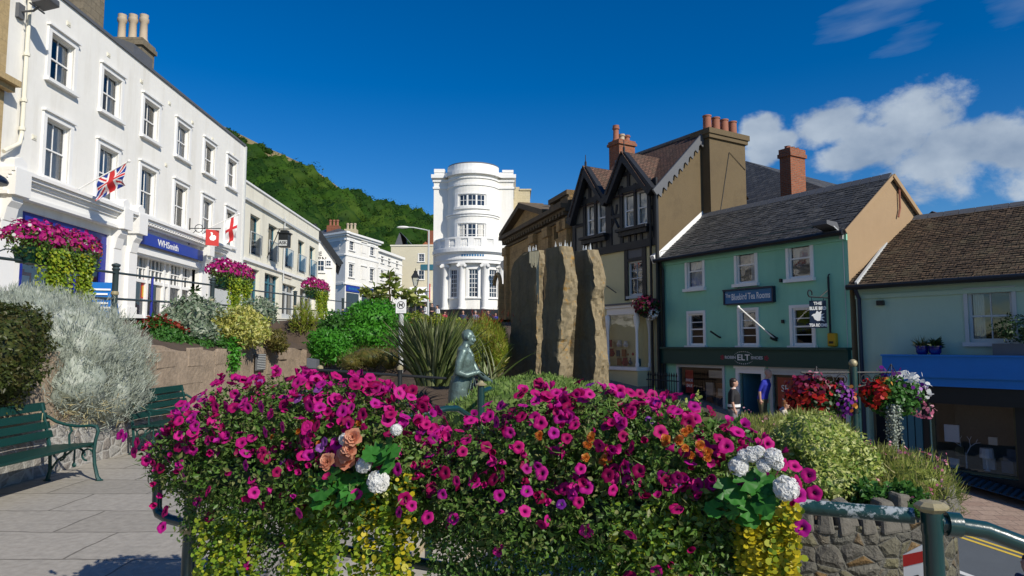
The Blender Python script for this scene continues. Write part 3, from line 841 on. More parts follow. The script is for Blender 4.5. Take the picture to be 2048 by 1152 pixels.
# even bays fitted through the measured ones
k = len(uc); step = (uc[-1] - uc[0]) / (k - 1)
uc = [uc[0] + step * i for i in range(k)]
zt0, zt1 = LW.uz(95, 156)[1], LW.uz(97, 60)[1]
zs0, zs1 = LW.uz(80, 350)[1], LW.uz(84, 233)[1]
WHT = [(u, u + 1.12, zt0, zt1) for u in uc]; WH2 = [(u, u + 1.12, zs0, zs1 + .05) for u in uc]
zshop0, zshop1 = hu(24) - .3, 5.62
bayA = (LW.uz(44, 450)[0], LW.uz(216, 520)[0], zshop0 + .3, zshop1 - .25)
bayB = (LW.uz(270, 520)[0], LW.uz(398, 540)[0], zshop0, 5.28)
bayC = (LW.uz(418, 560)[0], LW.uz(472, 560)[0], zshop0 + .5, 5.0)
mb = MB(); holed(mb, LW, U0, U1, hu(20) - 1, ZT, WHT + WH2 + [bayA, bayB, bayC], .17)
mb.wquad(LW.end(U1), 0, 11, hu(30) - 1, ZT); e0 = LW.end(U1); 
mb.face([LW.p(U0, 0), LW.p(U0, ZT), LW.p(U0, ZT, -11), LW.p(U0, 0, -11)])
mb.face([LW.p(U0, 0, -11), LW.p(U1, 0, -11), LW.p(U1, ZT, -11), LW.p(U0, ZT, -11)])
mb.build('wall', 'white', wb, recalc=False)
for i, h in enumerate(WHT): window(wb, LW, h, .17, 2, (1, 1), .15, .05, True, curt=('LR', 'R', '', 'N', 'L', 'R')[i])
for i, h in enumerate(WH2): window(wb, LW, h, .17, 2, (1, 1), .15, .05, True, curt=('N', 'N', 'R', 'L', 'N', '')[i])
mb = MB(); mb.wbox(LW, U0 - .02, U1 + .02, ZT, ZT + .10, -.3, .06); mb.build('parapet_coping', 'lead', wb)
rs = MB(); rs.face([LW.p(U0, ZT + .02, -.3), LW.p(U1, ZT + .02, -.3), LW.p(U1, ZT + 1.35, -3.4), LW.p(U0, ZT + 1.35, -3.4)])
rs.face([LW.p(U0, ZT + 1.35, -3.4), LW.p(U1, ZT + 1.35, -3.4), LW.p(U1, ZT, -11), LW.p(U0, ZT, -11)]); rs.build('roof', 'slateblue', wb)
# chimneys on the ridge
def chimney(b, W, u0, u1, o0, o1, z0, z1, m, n_, pm, pr=.15, ph=.7, capm=None):
    mb = MB(); mb.wbox(W, u0, u1, z0, z1, o0, o1); mb.wbox(W, u0 - .09, u1 + .09, z1 + .001, z1 + .2, o0 - .09, o1 + .09); mb.wbox(W, u0 - .03, u1 + .03, z1 + .201, z1 + .36, o0 - .03, o1 + .03)
    c = mb.build('chimney', m, b)
    mb = MB(); lng = abs(u1 - u0) > abs(o1 - o0)
    for i in range(n_):
        t = (i + .5) / n_; q = W.p(lerp(u0, u1, t), z1 + .36, (o0 + o1) / 2) if lng else W.p((u0 + u1) / 2, z1 + .36, lerp(o0, o1, t))
        mb = MB(); pots(mb, [q], pr, ph); mb.build('chimney_pot', pm, c, smooth=True)
    return c
a = LW.uz(262, 120, -3.4); b_ = LW.uz(310, 120, -3.4); zc = LW.uz(285, 78, -3.0)[1]
chimney(wb, LW, a[0] + .1, a[0] + 1.25, -4.5, -3.0, ZT, zc - .3, 'stonechim', 3, 'potcream', .2, LW.uz(285, 40, -3.4)[1] - zc + .1)
a = LW.uz(140, 20, -3.4)[0]
chimney(wb, LW, a + .5, a + 1.9, -4.6, -3.2, ZT, 17.5, 'stonechim', 3, 'potcream', .2, 1.1)
a = LW.uz(402, 230, -5.)
chimney(wb, LW, a[0], a[0] + 1.2, -6.4, -5.2, ZT, a[1] - .6, 'stonechim', 2, 'potcream', .24, 1.1)
mb = MB(); q = LW.uz(225, 75, -1.2)[0]
mb.prism(LW.end(q + 1.2), [(.3, ZT + .3), (.3, ZT + .75), (1.0, ZT + 1.0), (2.6, ZT + 1.1)], -1.4, 0); mb.build('rooflight', 'lead', wb)
# small vents and brackets dotted over the white wall
for px, py in ((137, 48), (217, 110), (283, 163), (339, 207), (385, 245), (425, 278), (467, 310), (68, 275), (332, 330), (520, 380)):
    u, z = LW.uz(px, py)
    if u < U1 - .2: mb = MB(); mb.wbox(LW, u - .09, u + .09, z - .07, z + .07, -.01, .02); mb.wbox(LW, u - .06, u + .06, z - .03, z + .03, .021, .035); mb.build('air_vent', 'cream', wb)
# drainpipe
q = LW.uz(42, 150)[0]
mb = MB(); mb.tube([LW.p(q, 11.4, .12), LW.p(q, 7.4, .12), LW.p(q - .1, 7.1, .14), LW.p(q - .75, 6.7, .2)], .055, 8)
for z in (11.2, 9.6, 8.3, 7.5): mb.tube([LW.p(q, z, .12), LW.p(q, z + .09, .12)], .085, 8)
mb.wbox(LW, q - .13, q + .13, 11.4, 11.75, .01, .26); mb.build('drainpipe', 'cream', wb)
# entablature over the shops
mb = MB()
ua, ub = U0, LW.uz(446, 510)[0]
for (z0, z1, o) in ((5.62, 5.72, .26), (5.72, 5.98, .14), (5.98, 6.06, .2), (6.14, 6.24, .34), (6.24, 6.34, .42), (6.06, 6.14, .25)):
    mb.wbox(LW, ua, ub if z0 > 5.95 else bayA[1] + .7, z0, z1 - .002, -.02, o)
for u in np.arange(bayB[0] - .3, bayB[1] + .4, .21): mb.wbox(LW, u, u + .11, 6.062, 6.138, .251, .33)
mb.build('cornice', 'trim', wb)
for (u0, u1, z1) in ((U0 + .05, U0 + .62, 5.62), (bayA[1] + .12, bayA[1] + .62, 5.62), (bayB[0] - .62, bayB[0] - .08, 5.62), (bayB[1] + .06, bayB[1] + .5, 5.62)):
    mb = MB()
    mb.wbox(LW, u0, u1, hu(22) - .3, z1 - .7, -.02, .12); mb.wbox(LW, u0 - .05, u1 + .05, hu(22) - .3, hu(24) + .45, -.02, .16)
    mb.prism(LW.end((u0 + u1) / 2 + .22), [(.02, 5.62), (-.30, 5.62), (-.30, 5.45), (-.20, 5.3), (-.13, 4.95), (.02, 4.9)], -.44, 0)
    mb.wbox(LW, u0 - .02, u1 + .02, 5.61, 6.33, .0, .44)
    mb.prism(LW, [(u0 + .04, 6.32), (u1 - .04, 6.32), (u1 - .04, 6.56), ((u0 + u1) / 2, 6.68), (u0 + .04, 6.56)], .0, .34)
    mb.build('pilaster', 'trim', wb)
# book shop bay with blue frame
mb = MB(); a, b_, c, d = bayA
mb.wbox(LW, a, b_, d - .35, d, -.16, -.08); mb.wbox(LW, a, a + .22, c, d - .352, -.16, -.07); mb.wbox(LW, b_ - .28, b_, c, d - .352, -.16, -.07)
mb.wbox(LW, a + .22, b_ - .28, c, c + .5, -.16, -.075); mb.wbox(LW, lerp(a, b_, .62), lerp(a, b_, .62) + .05, c + .5, d - .352, -.16, -.09)
w_ = mb.build('shop_window', 'bluetrim', wb)
mb = MB(); mb.wquad(LW, a + .2, b_ - .26, c + .5, d - .35, -.13); mb.build('pane', 'glass', w_, recalc=False)
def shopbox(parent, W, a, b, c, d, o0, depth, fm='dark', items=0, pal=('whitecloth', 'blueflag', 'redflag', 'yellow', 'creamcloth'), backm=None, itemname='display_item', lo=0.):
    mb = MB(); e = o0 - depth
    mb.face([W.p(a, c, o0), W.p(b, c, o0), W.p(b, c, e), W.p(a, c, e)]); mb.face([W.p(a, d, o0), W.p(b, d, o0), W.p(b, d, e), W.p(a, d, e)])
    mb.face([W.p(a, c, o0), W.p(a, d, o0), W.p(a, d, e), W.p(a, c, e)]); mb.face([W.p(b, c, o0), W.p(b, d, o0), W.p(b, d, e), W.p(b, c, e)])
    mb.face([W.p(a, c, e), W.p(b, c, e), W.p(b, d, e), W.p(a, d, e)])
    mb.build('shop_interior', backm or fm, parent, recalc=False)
    for i in range(items):
        mb = MB(); u = random.uniform(a + .1, b - .4); z = c + .02 + random.choice((0, .32, .64)) + lo; s = random.uniform(.14, .34); o = o0 - random.uniform(.12, depth * .6)
        mb.wbox(W, u, u + s, z, z + s * random.uniform(.8, 1.4), o - .06, o)
        mb.build(itemname, random.choice(pal), parent)
shopbox(w_, LW, a, b_, c + .3, d - .2, -.17, 1.2, 'curtain', 30)
# stationer's bay
sg = MB(); a, b_ = LW.uz(272, 480)[0], LW.uz(397, 510)[0]
zsa, zsb = LW.uz(272, 483, .2)[1], LW.uz(272, 459, .2)[1]
sg.wbox(LW, a, b_, zsa, zsb, .1, .2); sgn = sg.build('shop_sign', 'blueshop', wb)
text('WHSmith', LW, LW.uz(337, 491, .2)[0], (zsa + zsb) / 2 - .02, .36, 'lettering', sgn, .205, 1.18, bold=.004)
a, b_, c, d = bayB
mb = MB(); mb.wbox(LW, a, b_, 5.02, 5.27, -.05, .06); mb.wbox(LW, a, b_, 4.02, 4.14, -.45, -.30)
for t in (0, .27, .52, .60, .80, .97): mb.wbox(LW, lerp(a, b_, t), lerp(a, b_, t) + .13, c, 5.02, -.45, -.28)
for i in range(17): mb.wbox(LW, lerp(a, b_, i / 17), lerp(a, b_, i / 17) + .035, 4.14, 5.02, -.42, -.35)
mb.wbox(LW, a, b_, 4.55, 4.59, -.42, -.348); mb.wbox(LW, a, b_, c, c + .55, -.45, -.32); mb.wbox(LW, a, b_, 4.96, 5.02, -.45, .0)
sf = mb.build('shop_front', 'trim', wb)
mb = MB(); mb.wquad(LW, a + .1, b_, c + .5, 5.0, -.4); mb.build('pane', 'glass', sf, recalc=False)
shopbox(sf, LW, a, b_, c + .4, 5.0, -.46, 1.4, 'dark', 12, lo=.2, backm='curtain')
mb = MB(); u = LW.uz(310, 580)[0]; z = LW.uz(307, 597)[1]; mb.wbox(LW, u - .26, u + .26, z, z + .75, -.40, -.385); ps = mb.build('poster', 'red', sf)
mb = MB(); mb.wbox(LW, u - .22, u + .22, z + .05, z + .48, -.384, -.38); mb.build('poster_panel', 'yellowbox', ps)
mb = MB(); u = LW.uz(340, 580)[0]; z = LW.uz(340, 603)[1]; mb.wbox(LW, u - .3, u + .3, z, z + .8, -.40, -.385); mb.build('poster', 'creamcloth', sf)
# third small shop
a, b_, c, d = bayC
mb = MB(); mb.wbox(LW, a, b_, c, d, -.17, -.1); ms = mb.build('shop_window', 'trimgrey', wb)
mb = MB()
for (z0, z1, o) in ((5.15, 5.3, .25), (5.3, 5.42, .4), (5.42, 5.52, .5)): mb.wbox(LW, ub + .02, U1 - .3, z0, z1 - .002, -.02, o)
mb.build('shop_cornice', 'trim', wb)
mb = MB(); mb.wbox(LW, U1 - .05, U1 + .05, hu(34), ZT, .0, .09); mb.build('downpipe', 'trimgrey', wb)

# flags on their poles
def flag(name, label, W, base, tip, f0, f1, drop, kind):
    b = Vector(base); t = Vector(tip)
    r = thing(name, label, 'flag', b)
    mb = MB(); mb.tube([b, t], .022, 8); mb.ell(t, .05, 8); mb.build('pole', 'trim', r)
    mb = MB(); mb.ell(b, (.09, .09, .12), 8); mb.tube([b, b + (t - b) * .1 + Vector((0, 0, -.02))], .04, 8); mb.build('bracket', 'trimgrey', r)
    d = (t - b); nu, nv = 64, 36; V = []; side = Vector((W.u.x, W.u.y, 0))
    # hoist edge along the pole near its tip, cloth falling away and gathering in folds
    for j in range(nv + 1):
        for i in range(nu + 1):
            x = i / nu; y = j / nv
            p = b + d * lerp(f1, f0, y)
            fall = Vector((0, 0, -1)) * drop * x + d.normalized() * (-.12 * x) 
            fold = side * (.10 * math.sin(x * 7 + y * 3.) * x + .06 * math.sin(x * 13 - y * 5) * x) + side * (.10 * x)
            V.append(p + fall + fold + d * (.06 * math.sin(y * 6) * x))
    mb = MB(); mb.v = [tuple(v) for v in V]
    for j in range(nv):
        for i in range(nu):
            x = (i + .5) / nu; y = (j + .5) / nv; q = j * (nu + 1) + i
            X, Y = x - .5, y - .5
            if kind == 'union':
                m = 1
                dx, dy = X * 2, Y * 1.2
                for s in (1, -1):
                    dd = abs(dy * .857 - s * dx * .515)
                    if dd < .115: m = 0
                    if dd < .045: m = 2
                if abs(dx) < .17 or abs(dy) < .17: m = 0
                if abs(dx) < .10 or abs(dy) < .10: m = 2
            else:
                m = 2 if abs(X * 2) < .12 or abs(Y * 1.2) < .12 else 0
            mb.f.append((q, q + 1, q + nu + 2, q + nu + 1)); mb.m.append(m)
    o = mb.build('cloth', ['whiteflag', 'blueflag', 'redflag'], r, recalc=False); o.data.polygons.foreach_set('use_smooth', [True] * len(mb.f))
    return r
q = LW.uz(147, 384, .05); tp = LW.p(q[0] - .1, LW.uz(255, 322, 1.7)[1], 1.75)
flag('union_flag', 'red, white and blue crossed flag hanging from a pole over the left shop', LW, LW.p(q[0], q[1], .05), tp, .45, .95, .62, 'union')
q = LW.uz(405, 462, .05); tp = LW.p(q[0] + .2, LW.uz(466, 428, 1.5)[1] + .1, 1.55)
flag('cross_flag', 'white flag with a red cross hanging above the small third shop', LW, LW.p(q[0], q[1], .05), tp, .66, .99, 1.05, 'cross')
# hanging red sign
q = LW.uz(378, 478, .02); zt = LW.uz(404, 451, 1.0)[1]
r = thing('hanging_sign', 'small red hanging sign with a white emblem on a scrolled iron bracket', 'sign', LW.p(q[0], zt, .02))
mb = MB(); mb.tube([LW.p(q[0], zt + .5, .03), LW.p(q[0], zt - .65, .03)], .025, 6); mb.tube([LW.p(q[0], zt + .06, .03), LW.p(q[0], zt + .06, 1.35)], .02, 6)
mb.tube([LW.p(q[0], zt + .06 + .17 * math.sin(t), .42 + .17 * math.cos(t)) for t in np.linspace(0, 6.3, 14)], .016, 5); mb.tube([LW.p(q[0], zt - .5 + .5 * t, .03 + .3 * t * t) for t in np.linspace(0, 1, 8)], .016, 5)
mb.build('bracket', 'iron', r)
SGN = Wall(LW.p(q[0], 0, 1.0).xy, (.75, .66)); zb = zt - .68
mb = MB(); mb.wbox(SGN, -.27, .27, zb, zt, -.02, .02); bd = mb.build('board', 'red', r)
mb = MB()
for s in (.024, -.024):
    mb.prism(SGN, [(-.10, zt - .13), (-.03, zt - .10), (.02, zt - .16), (.0, zt - .24), (.08, zt - .22), (.15, zt - .28), (.14, zt - .40), (.05, zt - .47), (-.08, zt - .45), (-.13, zt - .36), (-.07, zt - .26), (-.06, zt - .18)], s - .002, s + .002)
mb.build('pale_emblem', 'lettering', bd)

# floodlight at the pipe head
q = LW.uz(52, 16, .2)
r = thing('floodlight', 'dark floodlight on an arm at the top of the cream drainpipe', 'lamp', LW.p(q[0], q[1], .05))
mb = MB(); mb.wbox(LW, q[0] - .12, q[0] + .12, q[1] - .3, q[1] + .1, .0, .1); mb.tube([LW.p(q[0], q[1] - .1, .1), LW.p(q[0], q[1] - .08, .4), LW.p(q[0], q[1] + .08, .6)], .03, 6)
mb.tube([LW.p(q[0] - .3, q[1] + .0, .5), LW.p(q[0] + .3, q[1] - .0, .5)], .025, 6); mb.build('arm', 'lead', r)
mb = MB(); p = [(.5, .02), (.95, .14), (.98, .3), (.46, .26)]
mb.hexa([LW.p(q[0] - .26, q[1] + p[0][1], p[0][0]), LW.p(q[0] + .26, q[1] + p[0][1], p[0][0]), LW.p(q[0] + .26, q[1] + p[1][1], p[1][0]), LW.p(q[0] - .26, q[1] + p[1][1], p[1][0]),
         LW.p(q[0] - .2, q[1] + p[3][1], p[3][0]), LW.p(q[0] + .2, q[1] + p[3][1], p[3][0]), LW.p(q[0] + .2, q[1] + p[2][1], p[2][0]), LW.p(q[0] - .2, q[1] + p[2][1], p[2][0])])
bevel(mb.build('housing', 'lead', r), .03)

# limestone neighbour at the frame's edge
sb = thing('limestone_house', 'honey coloured limestone house cut off by the edge of the view', 'building', LW.p(15, hu(15)))
mb = MB(); mb.wbox(LW, 9, U0 - .01, hu(9) - 1, 16.5, -9, .03); mb.build('wall', 'bath', sb)
z = LW.uz(8, 158, .2)[1]
mb = MB(); mb.wbox(LW, 9, U0 + .06, z - .1, z + .06, .1, .42); mb.wbox(LW, 9, U0 + .03, z - .25, z - .1, .1, .28); mb.build('ledge', 'bath', sb)
z = LW.uz(8, 372, .5)[1]
mb = MB(); mb.lathe([(.02, .22), (.22, .2), (.38, .1), (.44, 0), (.42, -.06), (.2, -.1)][::-1], LW.p(U0 - 1.05, z, .5), 16); mb.build('lamp_hood', 'navy', sb, smooth=True)
# ------------------------------------------------------------------ cream terrace with glass balconies
tb = thing('cream_terrace', 'long cream two storey terrace with tall dark windows and glass balconies', 'building', LW.p(43, hu(43)))
T0, T1 = U1 + .06, LW.uz(637, 500)[0]
TZ = LW.uz(495, 367)[1]
wins = []
for (a, b) in ((500, 521), (537, 554), (569, 582), (597, 609), (620, 629)):
    u = LW.uz(a, 460)[0]; wins.append((u, u + 1.55))
zA, zB = LW.uz(502, 506)[1], LW.uz(502, 427)[1]
TH = [(a, b, zA, zB) for a, b in wins]
zg = hu(40)
g1 = (LW.uz(528, 600)[0], LW.uz(557, 600)[0], zg, LW.uz(530, 545)[1])
g2 = (LW.uz(564, 600)[0], LW.uz(592, 600)[0], zg + .2, LW.uz(566, 566)[1])
g3 = (T0 + .3, g1[0] - .9, zg + .3, g1[3]); g4 = (g2[1] + .9, T1 - .8, zg + .2, g2[3])
mb = MB(); holed(mb, LW, T0, T1, zg - 1.5, TZ, TH + [g1, g2, g3, g4], .3)
mb.wquad(LW.end(T1), 0, 12, zg - 1, TZ); mb.face([LW.p(T0, TZ - .1, -.2), LW.p(T1, TZ - .1, -.2), LW.p(T1, TZ - .1, -12), LW.p(T0, TZ - .1, -12)])
mb.face([LW.p(T0, zg, -12), LW.p(T1, zg, -12), LW.p(T1, TZ, -12), LW.p(T0, TZ, -12)]); mb.build('wall', 'cream', tb, recalc=False)
mb = MB(); mb.wbox(LW, T0, T1 + .05, TZ, TZ + .1, -.3, .08); mb.build('coping', 'trim', tb)
mb = MB(); z = LW.uz(492, 401)[1]; mb.wbox(LW, T0, T1, z, z + .12, -.02, .14); mb.build('string_course', 'trimgrey', tb)
mb = MB(); z = LW.uz(492, 522)[1]; mb.wbox(LW, T0, T1, z, z + .16, -.02, .12); mb.build('shop_cornice', 'trim', tb)
for h in TH:
    w_ = window(tb, LW, h, .28, 1, (1,), 0, 0, False, False, fm='tealdoor', far=False, name='french_window', fr=.08)
    mb = MB(); mb.wquad(LW, h[0] - .1, h[1] + .1, h[2] + .05, h[2] + 1.1, .12); bl = mb.build('balcony', 'glass', w_, recalc=False)
    mb = MB(); mb.tube([LW.p(h[0] - .12, h[2] + 1.12, .12), LW.p(h[1] + .12, h[2] + 1.12, .12)], .025, 6)
    for u in (h[0] - .1, h[1] + .1): mb.tube([LW.p(u, h[2] - .1, .1), LW.p(u, h[2] + 1.12, .1)], .02, 6)
    mb.build('balcony_rail', 'trimgrey', w_)
for h, m_ in ((g1, 'tealdoor'), (g2, 'trimgrey'), (g3, 'tealdoor'), (g4, 'trimgrey')):
    mb = MB(); a, b, c, d = h
    for t in (0, .47, .94): mb.wbox(LW, lerp(a, b, t), lerp(a, b, t) + (b - a) * .06, c, d, -.3, -.2)
    mb.wbox(LW, a, b, d - .55, d - .45, -.3, -.205); mb.wbox(LW, a, b, c, c + .3, -.3, -.21); f_ = mb.build('shop_front', m_, tb)
    mb = MB(); mb.wquad(LW, a, b, c + .3, d, -.27); mb.build('pane', 'glassdark', f_, recalc=False)
mb = MB(); u = LW.uz(567, 430)[0]; mb.tube([LW.p(u, TZ - .6, .1), LW.p(u, zA - 1, .1)], .04, 6); mb.build('downpipe', 'trimgrey', tb)
mb = MB(); u = LW.uz(574, 548)[0]; z = LW.uz(574, 553)[1]; mb.wbox(LW, u - .9, u + .9, z - .12, z + .2, .0, .05); pq = mb.build('name_plate', 'creamcloth', tb)
mb = MB()
for i in range(7): mb.wbox(LW, u - .75 + i * .22, u - .61 + i * .22, z, z + .09, .051, .056)
mb.build('lettering', 'letteringdk', pq)
# lantern sign on a bracket
u, z = LW.uz(566, 470, .9)
r = thing('lantern_sign', 'dark box lantern with pale letters hanging from the cream terrace', 'sign', LW.p(u, z, .1))
mb = MB(); mb.tube([LW.p(u, z + .35, .05), LW.p(u, z + .35, 1.5)], .03, 6); mb.tube([LW.p(u, z - 1.3, .05), LW.p(u, z + .35, .7)], .025, 6); mb.build('bracket', 'iron', r)
AW = Wall(LW.p(u, 0, 1.0).xy, (1, 0)); mb = MB()
mb.wbox(AW, -.27, .27, z - .72, z + .05, -.27, .27); mb.wbox(AW, -.34, .34, z + .05, z + .12, -.34, .34); mb.wbox(AW, -.2, .2, z + .121, z + .26, -.2, .2)
bx = mb.build('lantern_box', 'black', r); mb = MB(); mb.wbox(AW, -.24, .24, z - .66, z - .34, .271, .28); pn = mb.build('sign_panel', 'trimgrey', bx)
text('ASK', AW, 0, z - .5, .26, 'letteringdk', pn, .282, 1., bold=.006)

# ------------------------------------------------------------------ white pub gable
PY = 53.4
PW = Wall(at(681, 527, PY).xy, (.961, .276))
eu, ez = PW.uz(681, 527); tu, tz = PW.uz(641, 472)
sl_ = (tz - ez) / (eu - tu)
ax = eu - 2.15; az_ = ez + sl_ * 2.15
pb = thing('white_pub', 'white gabled pub with black bargeboards and black lettering beyond the terrace', 'building', PW.p(ax, hu(53)))
mb = MB(); mb.prism(PW, [(ax - 2.0, 3), (eu - .35, 3), (eu - .35, ez + sl_ * .35), (ax, az_), (ax - 2.0, az_ - sl_ * 2.0)], -9, 0); mb.build('wall', 'white', pb)
mb = MB(); mb.wbar(PW, (eu + .05, ez - .1), (ax, az_ + .05), .42, -.1, .18); mb.wbar(PW, (ax, az_ + .05), (ax - 2.1, ez), .42, -.1, .181); mb.build('bargeboard', 'black', pb)
mb = MB(); mb.face([PW.p(eu + .1, ez - .05, .1), PW.p(ax, az_ + .2, .1), PW.p(ax, az_ + .2, -9), PW.p(eu + .1, ez - .05, -9)]); mb.face([PW.p(ax - 2.15, ez - .05, .1), PW.p(ax, az_ + .2, .1), PW.p(ax, az_ + .2, -9), PW.p(ax - 2.15, ez - .05, -9)]); mb.build('roof', 'slate', pb)
u, z = PW.uz(653, 519); text('UNICORN', PW, u, z, .50, 'letteringdk', pb, .01, .95, align='RIGHT', bold=.006)
u, z = PW.uz(644, 508); text('THE', PW, u, z, .46, 'letteringdk', pb, .01, .95, align='RIGHT', bold=.006)
for (px, py, w2, h2) in ((641, 532, .6, .9), (657, 527, .42, .5)):
    u, z = PW.uz(px, py); window(pb, PW, (u - w2 / 2, u + w2 / 2, z - h2 / 2, z + h2 / 2), -.06, 2, (1, 1), .06, .03, far=True)

# ------------------------------------------------------------------ Italianate corner house
CX = at(690, 560, 75.)
CR = Wall(CX.xy, (.29, .957)); CL = Wall(CX.xy, (.8, -.6))
zt = CR.uz(690, 463)[1]; cb = thing('corner_house', 'white three storey corner house with blue shop fascia and hipped slate roof', 'building', (CX.x, CX.y, hu(70)))
UR = CR.uz(755, 560)[0]
def rowz(W, px, y0, y1): return W.uz(px, y1)[1], W.uz(px, y0)[1]
Ra = rowz(CR, 705, 480, 501); Rb = rowz(CR, 705, 529, 555)
hs_ = []
for px in (697, 722, 739):
    u = CR.uz(px, 560)[0]; hs_.append(u)
H = [(u, u + 1.1, *z) for u in (hs_[0], hs_[2]) for z in (Ra, Rb)]
mb = MB(); holed(mb, CR, 0, UR, hu(70) - 1, zt, H, .15); holed(mb, CL, -9, 0, hu(70) - 1, zt, [], .15)
mb.face([CR.p(UR, 3), CR.p(UR, zt), CR.p(UR, zt, -9), CR.p(UR, 3, -9)]); mb.build('wall', 'white', cb, recalc=False)
for h in H: window(cb, CR, h, .15, 2, (2, 2), .14, .05, h[2] == Rb[0], far=True)
for z in (Ra, Rb):
    mb = MB(); mb.wbox(CR, hs_[1], hs_[1] + 1.1, z[0], z[1], -.01, .04); mb.wbox(CR, hs_[1] - .15, hs_[1] + 1.25, z[1] + .05, z[1] + .15, -.01, .15); mb.build('blind_panel', 'white', cb)
u = CL.uz(668, 560)[0]; mb = MB(); mb.wbox(CL, u - .9, u + .9, Ra[0], Ra[1], -.01, .05); mb.build('blind_panel', 'trimgrey', cb)
mb = MB()
for W, a, b in ((CR, -.2, UR + .2), (CL, -9.2, .2)):
    for (z0, z1, o) in ((zt - .9, zt - .75, .08), (zt - .42, zt - .2, .22), (zt - .2, zt + .02, .42)): mb.wbox(W, a - o * .0, b + o, z0, z1 - .003, -.1, o)
    z = lerp(Ra[0], Rb[1], .45); mb.wbox(W, a, b, z, z + .18, -.1, .07)
    z = Rb[0] - .9; mb.wbox(W, a, b, z, z + .25, -.1, .12)
mb.build('cornice', 'trim', cb)
mb = MB(); p = [CR.p(0, zt, .3), CR.p(UR, zt, .3), CR.p(UR, zt, -9), CL.p(-9, zt, .3)]; q = (p[0] + p[1] + p[2] + p[3]) / 4; q.z = zt + 1.5
for i in range(4): mb.face([p[i], p[(i + 1) % 4], q])
mb.build('roof', 'slateblue', cb)
for W, a, b in ((CR, .2, 3.1), (CR, 3.6, 6.2)):
    z0, z1 = CR.uz(692, 582)[1], CR.uz(692, 570)[1]
    mb = MB(); mb.wbox(W, a, b, z0, z1, .0, .12); s_ = mb.build('shop_sign', 'blueshop', cb)
    mb = MB()
    for i in range(6): mb.wbox(W, a + .4 + i * .33, a + .62 + i * .33, lerp(z0, z1, .3), lerp(z0, z1, .7), .121, .13)
    mb.build('lettering', 'bluesign', s_)
    mb = MB(); mb.wbox(W, a + .1, b - .1, hu(72), z0 - .15, .0, .04); mb.build('shop_window', 'glassdark', cb)
for (px, py, m_) in ((667, 452, 'brick'), (702, 459, 'buff')):
    v = at(px, 465, 79.); h_ = at(px, py, 79.).z
    mb = MB(); mb.box(v.x - .7, v.x + .7, 78.6, 79.6, zt, h_); c_ = mb.build('chimney', m_, cb)
    for i in range(3):
        mb = MB(); pots(mb, [(v.x - .42 + i * .42, 79.1, h_)], .17, .75, 8); mb.build('chimney_pot', 'terracotta' if m_ == 'brick' else 'potcream', c_)
# lower wing
WW = Wall(CR.p(UR + .02, 0).xy, (.19, .98)); wl_ = WW.uz(804, 560)[0]; zw = WW.uz(760, 499)[1]
wg = thing('white_wing_house', 'lower white house joined to the far side of the corner house', 'building', WW.p(wl_ / 2, hu(80)))
rz = rowz(WW, 765, 513, 526); rz2 = rowz(WW, 765, 541, 560); H = []
for px in (761, 775, 791):
    u = WW.uz(px, 560)[0]; H += [(u, u + .95, *rz), (u, u + .95, *rz2)]
mb = MB(); holed(mb, WW, 0, wl_, 2.5, zw, H, .12); mb.face([WW.p(wl_, 2.5), WW.p(wl_, zw), WW.p(wl_, zw, -9), WW.p(wl_, 2.5, -9)]); mb.face([WW.p(0, zw - .1, 0), WW.p(wl_, zw - .1, 0), WW.p(wl_, zw - .1, -9), WW.p(0, zw - .1, -9)]); mb.build('wall', 'white', wg, recalc=False)
for h in H: window(wg, WW, h, .12, 2, (1, 1), .12, .04, False, far=True)
mb = MB(); mb.wbox(WW, 0, wl_ + .3, zw - .3, zw, -.2, .3); mb.wbox(WW, 0, wl_ + .1, zw - 1.1, zw - 1., -.1, .08); mb.wbox(WW, 0, wl_, rz[0] - .8, rz[0] - .65, -.1, .06); mb.build('cornice', 'trim', wg)
# beige block with awning
BW = Wall((0, 93), (1, -.06)); bu0, bu1 = BW.uz(781, 560)[0], BW.uz(900, 560)[0]; bz = BW.uz(820, 491)[1]
bb = thing('beige_block', 'plain beige flat topped block with few windows and a white awning', 'building', BW.p((bu0 + bu1) / 2, 4))
H = []
for (x0, x1, y0, y1) in ((837, 848, 508, 523), (837, 848, 541, 559)):
    H.append((BW.uz(x0, 540)[0], BW.uz(x1, 540)[0], BW.uz(842, y1)[1], BW.uz(842, y0)[1]))
mb = MB(); holed(mb, BW, bu0, bu1, 2.5, bz, H, .15); mb.face([BW.p(bu0, 2.5), BW.p(bu0, bz), BW.p(bu0, bz, -10), BW.p(bu0, 2.5, -10)]); mb.face([BW.p(bu0, bz - .05, 0), BW.p(bu1, bz - .05, 0), BW.p(bu1, bz - .05, -10), BW.p(bu0, bz - .05, -10)]); mb.build('wall', 'beige', bb, recalc=False)
for h in H: window(bb, BW, h, .12, 2, (2, 2) if h == H[0] else (1, 1), .1, .03, far=True)
mb = MB(); mb.wbox(BW, bu0 - .1, bu1, bz - .08, bz + .1, -.3, .1); mb.build('coping', 'cream', bb)
mb = MB(); a, b = BW.uz(842, 540)[0], BW.uz(868, 540)[0]; mb.wbox(BW, a, b, BW.uz(850, 540)[1], BW.uz(850, 529)[1], .0, .1); mb.build('banner', 'tealdoor', bb)
a, b = BW.uz(819, 590)[0], BW.uz(862, 590)[0]; z0, z1 = BW.uz(830, 601)[1], BW.uz(830, 574)[1]
mb = MB(); E_ = BW.end(b); mb.prism(E_, [(0, z1), (-1.6, z0 + .3), (-1.6, z0 - .25), (0, z0)], -(b - a), 0); aw_ = mb.build('awning', 'whiteflag', bb)
mb = MB()
for i in range(5): mb.wbox(BW, lerp(a, b, .3) + i * .3, lerp(a, b, .3) + .2 + i * .3, z0 - .1, z0 + .12, 1.605, 1.61)
mb.build('lettering', 'bluesign', aw_)
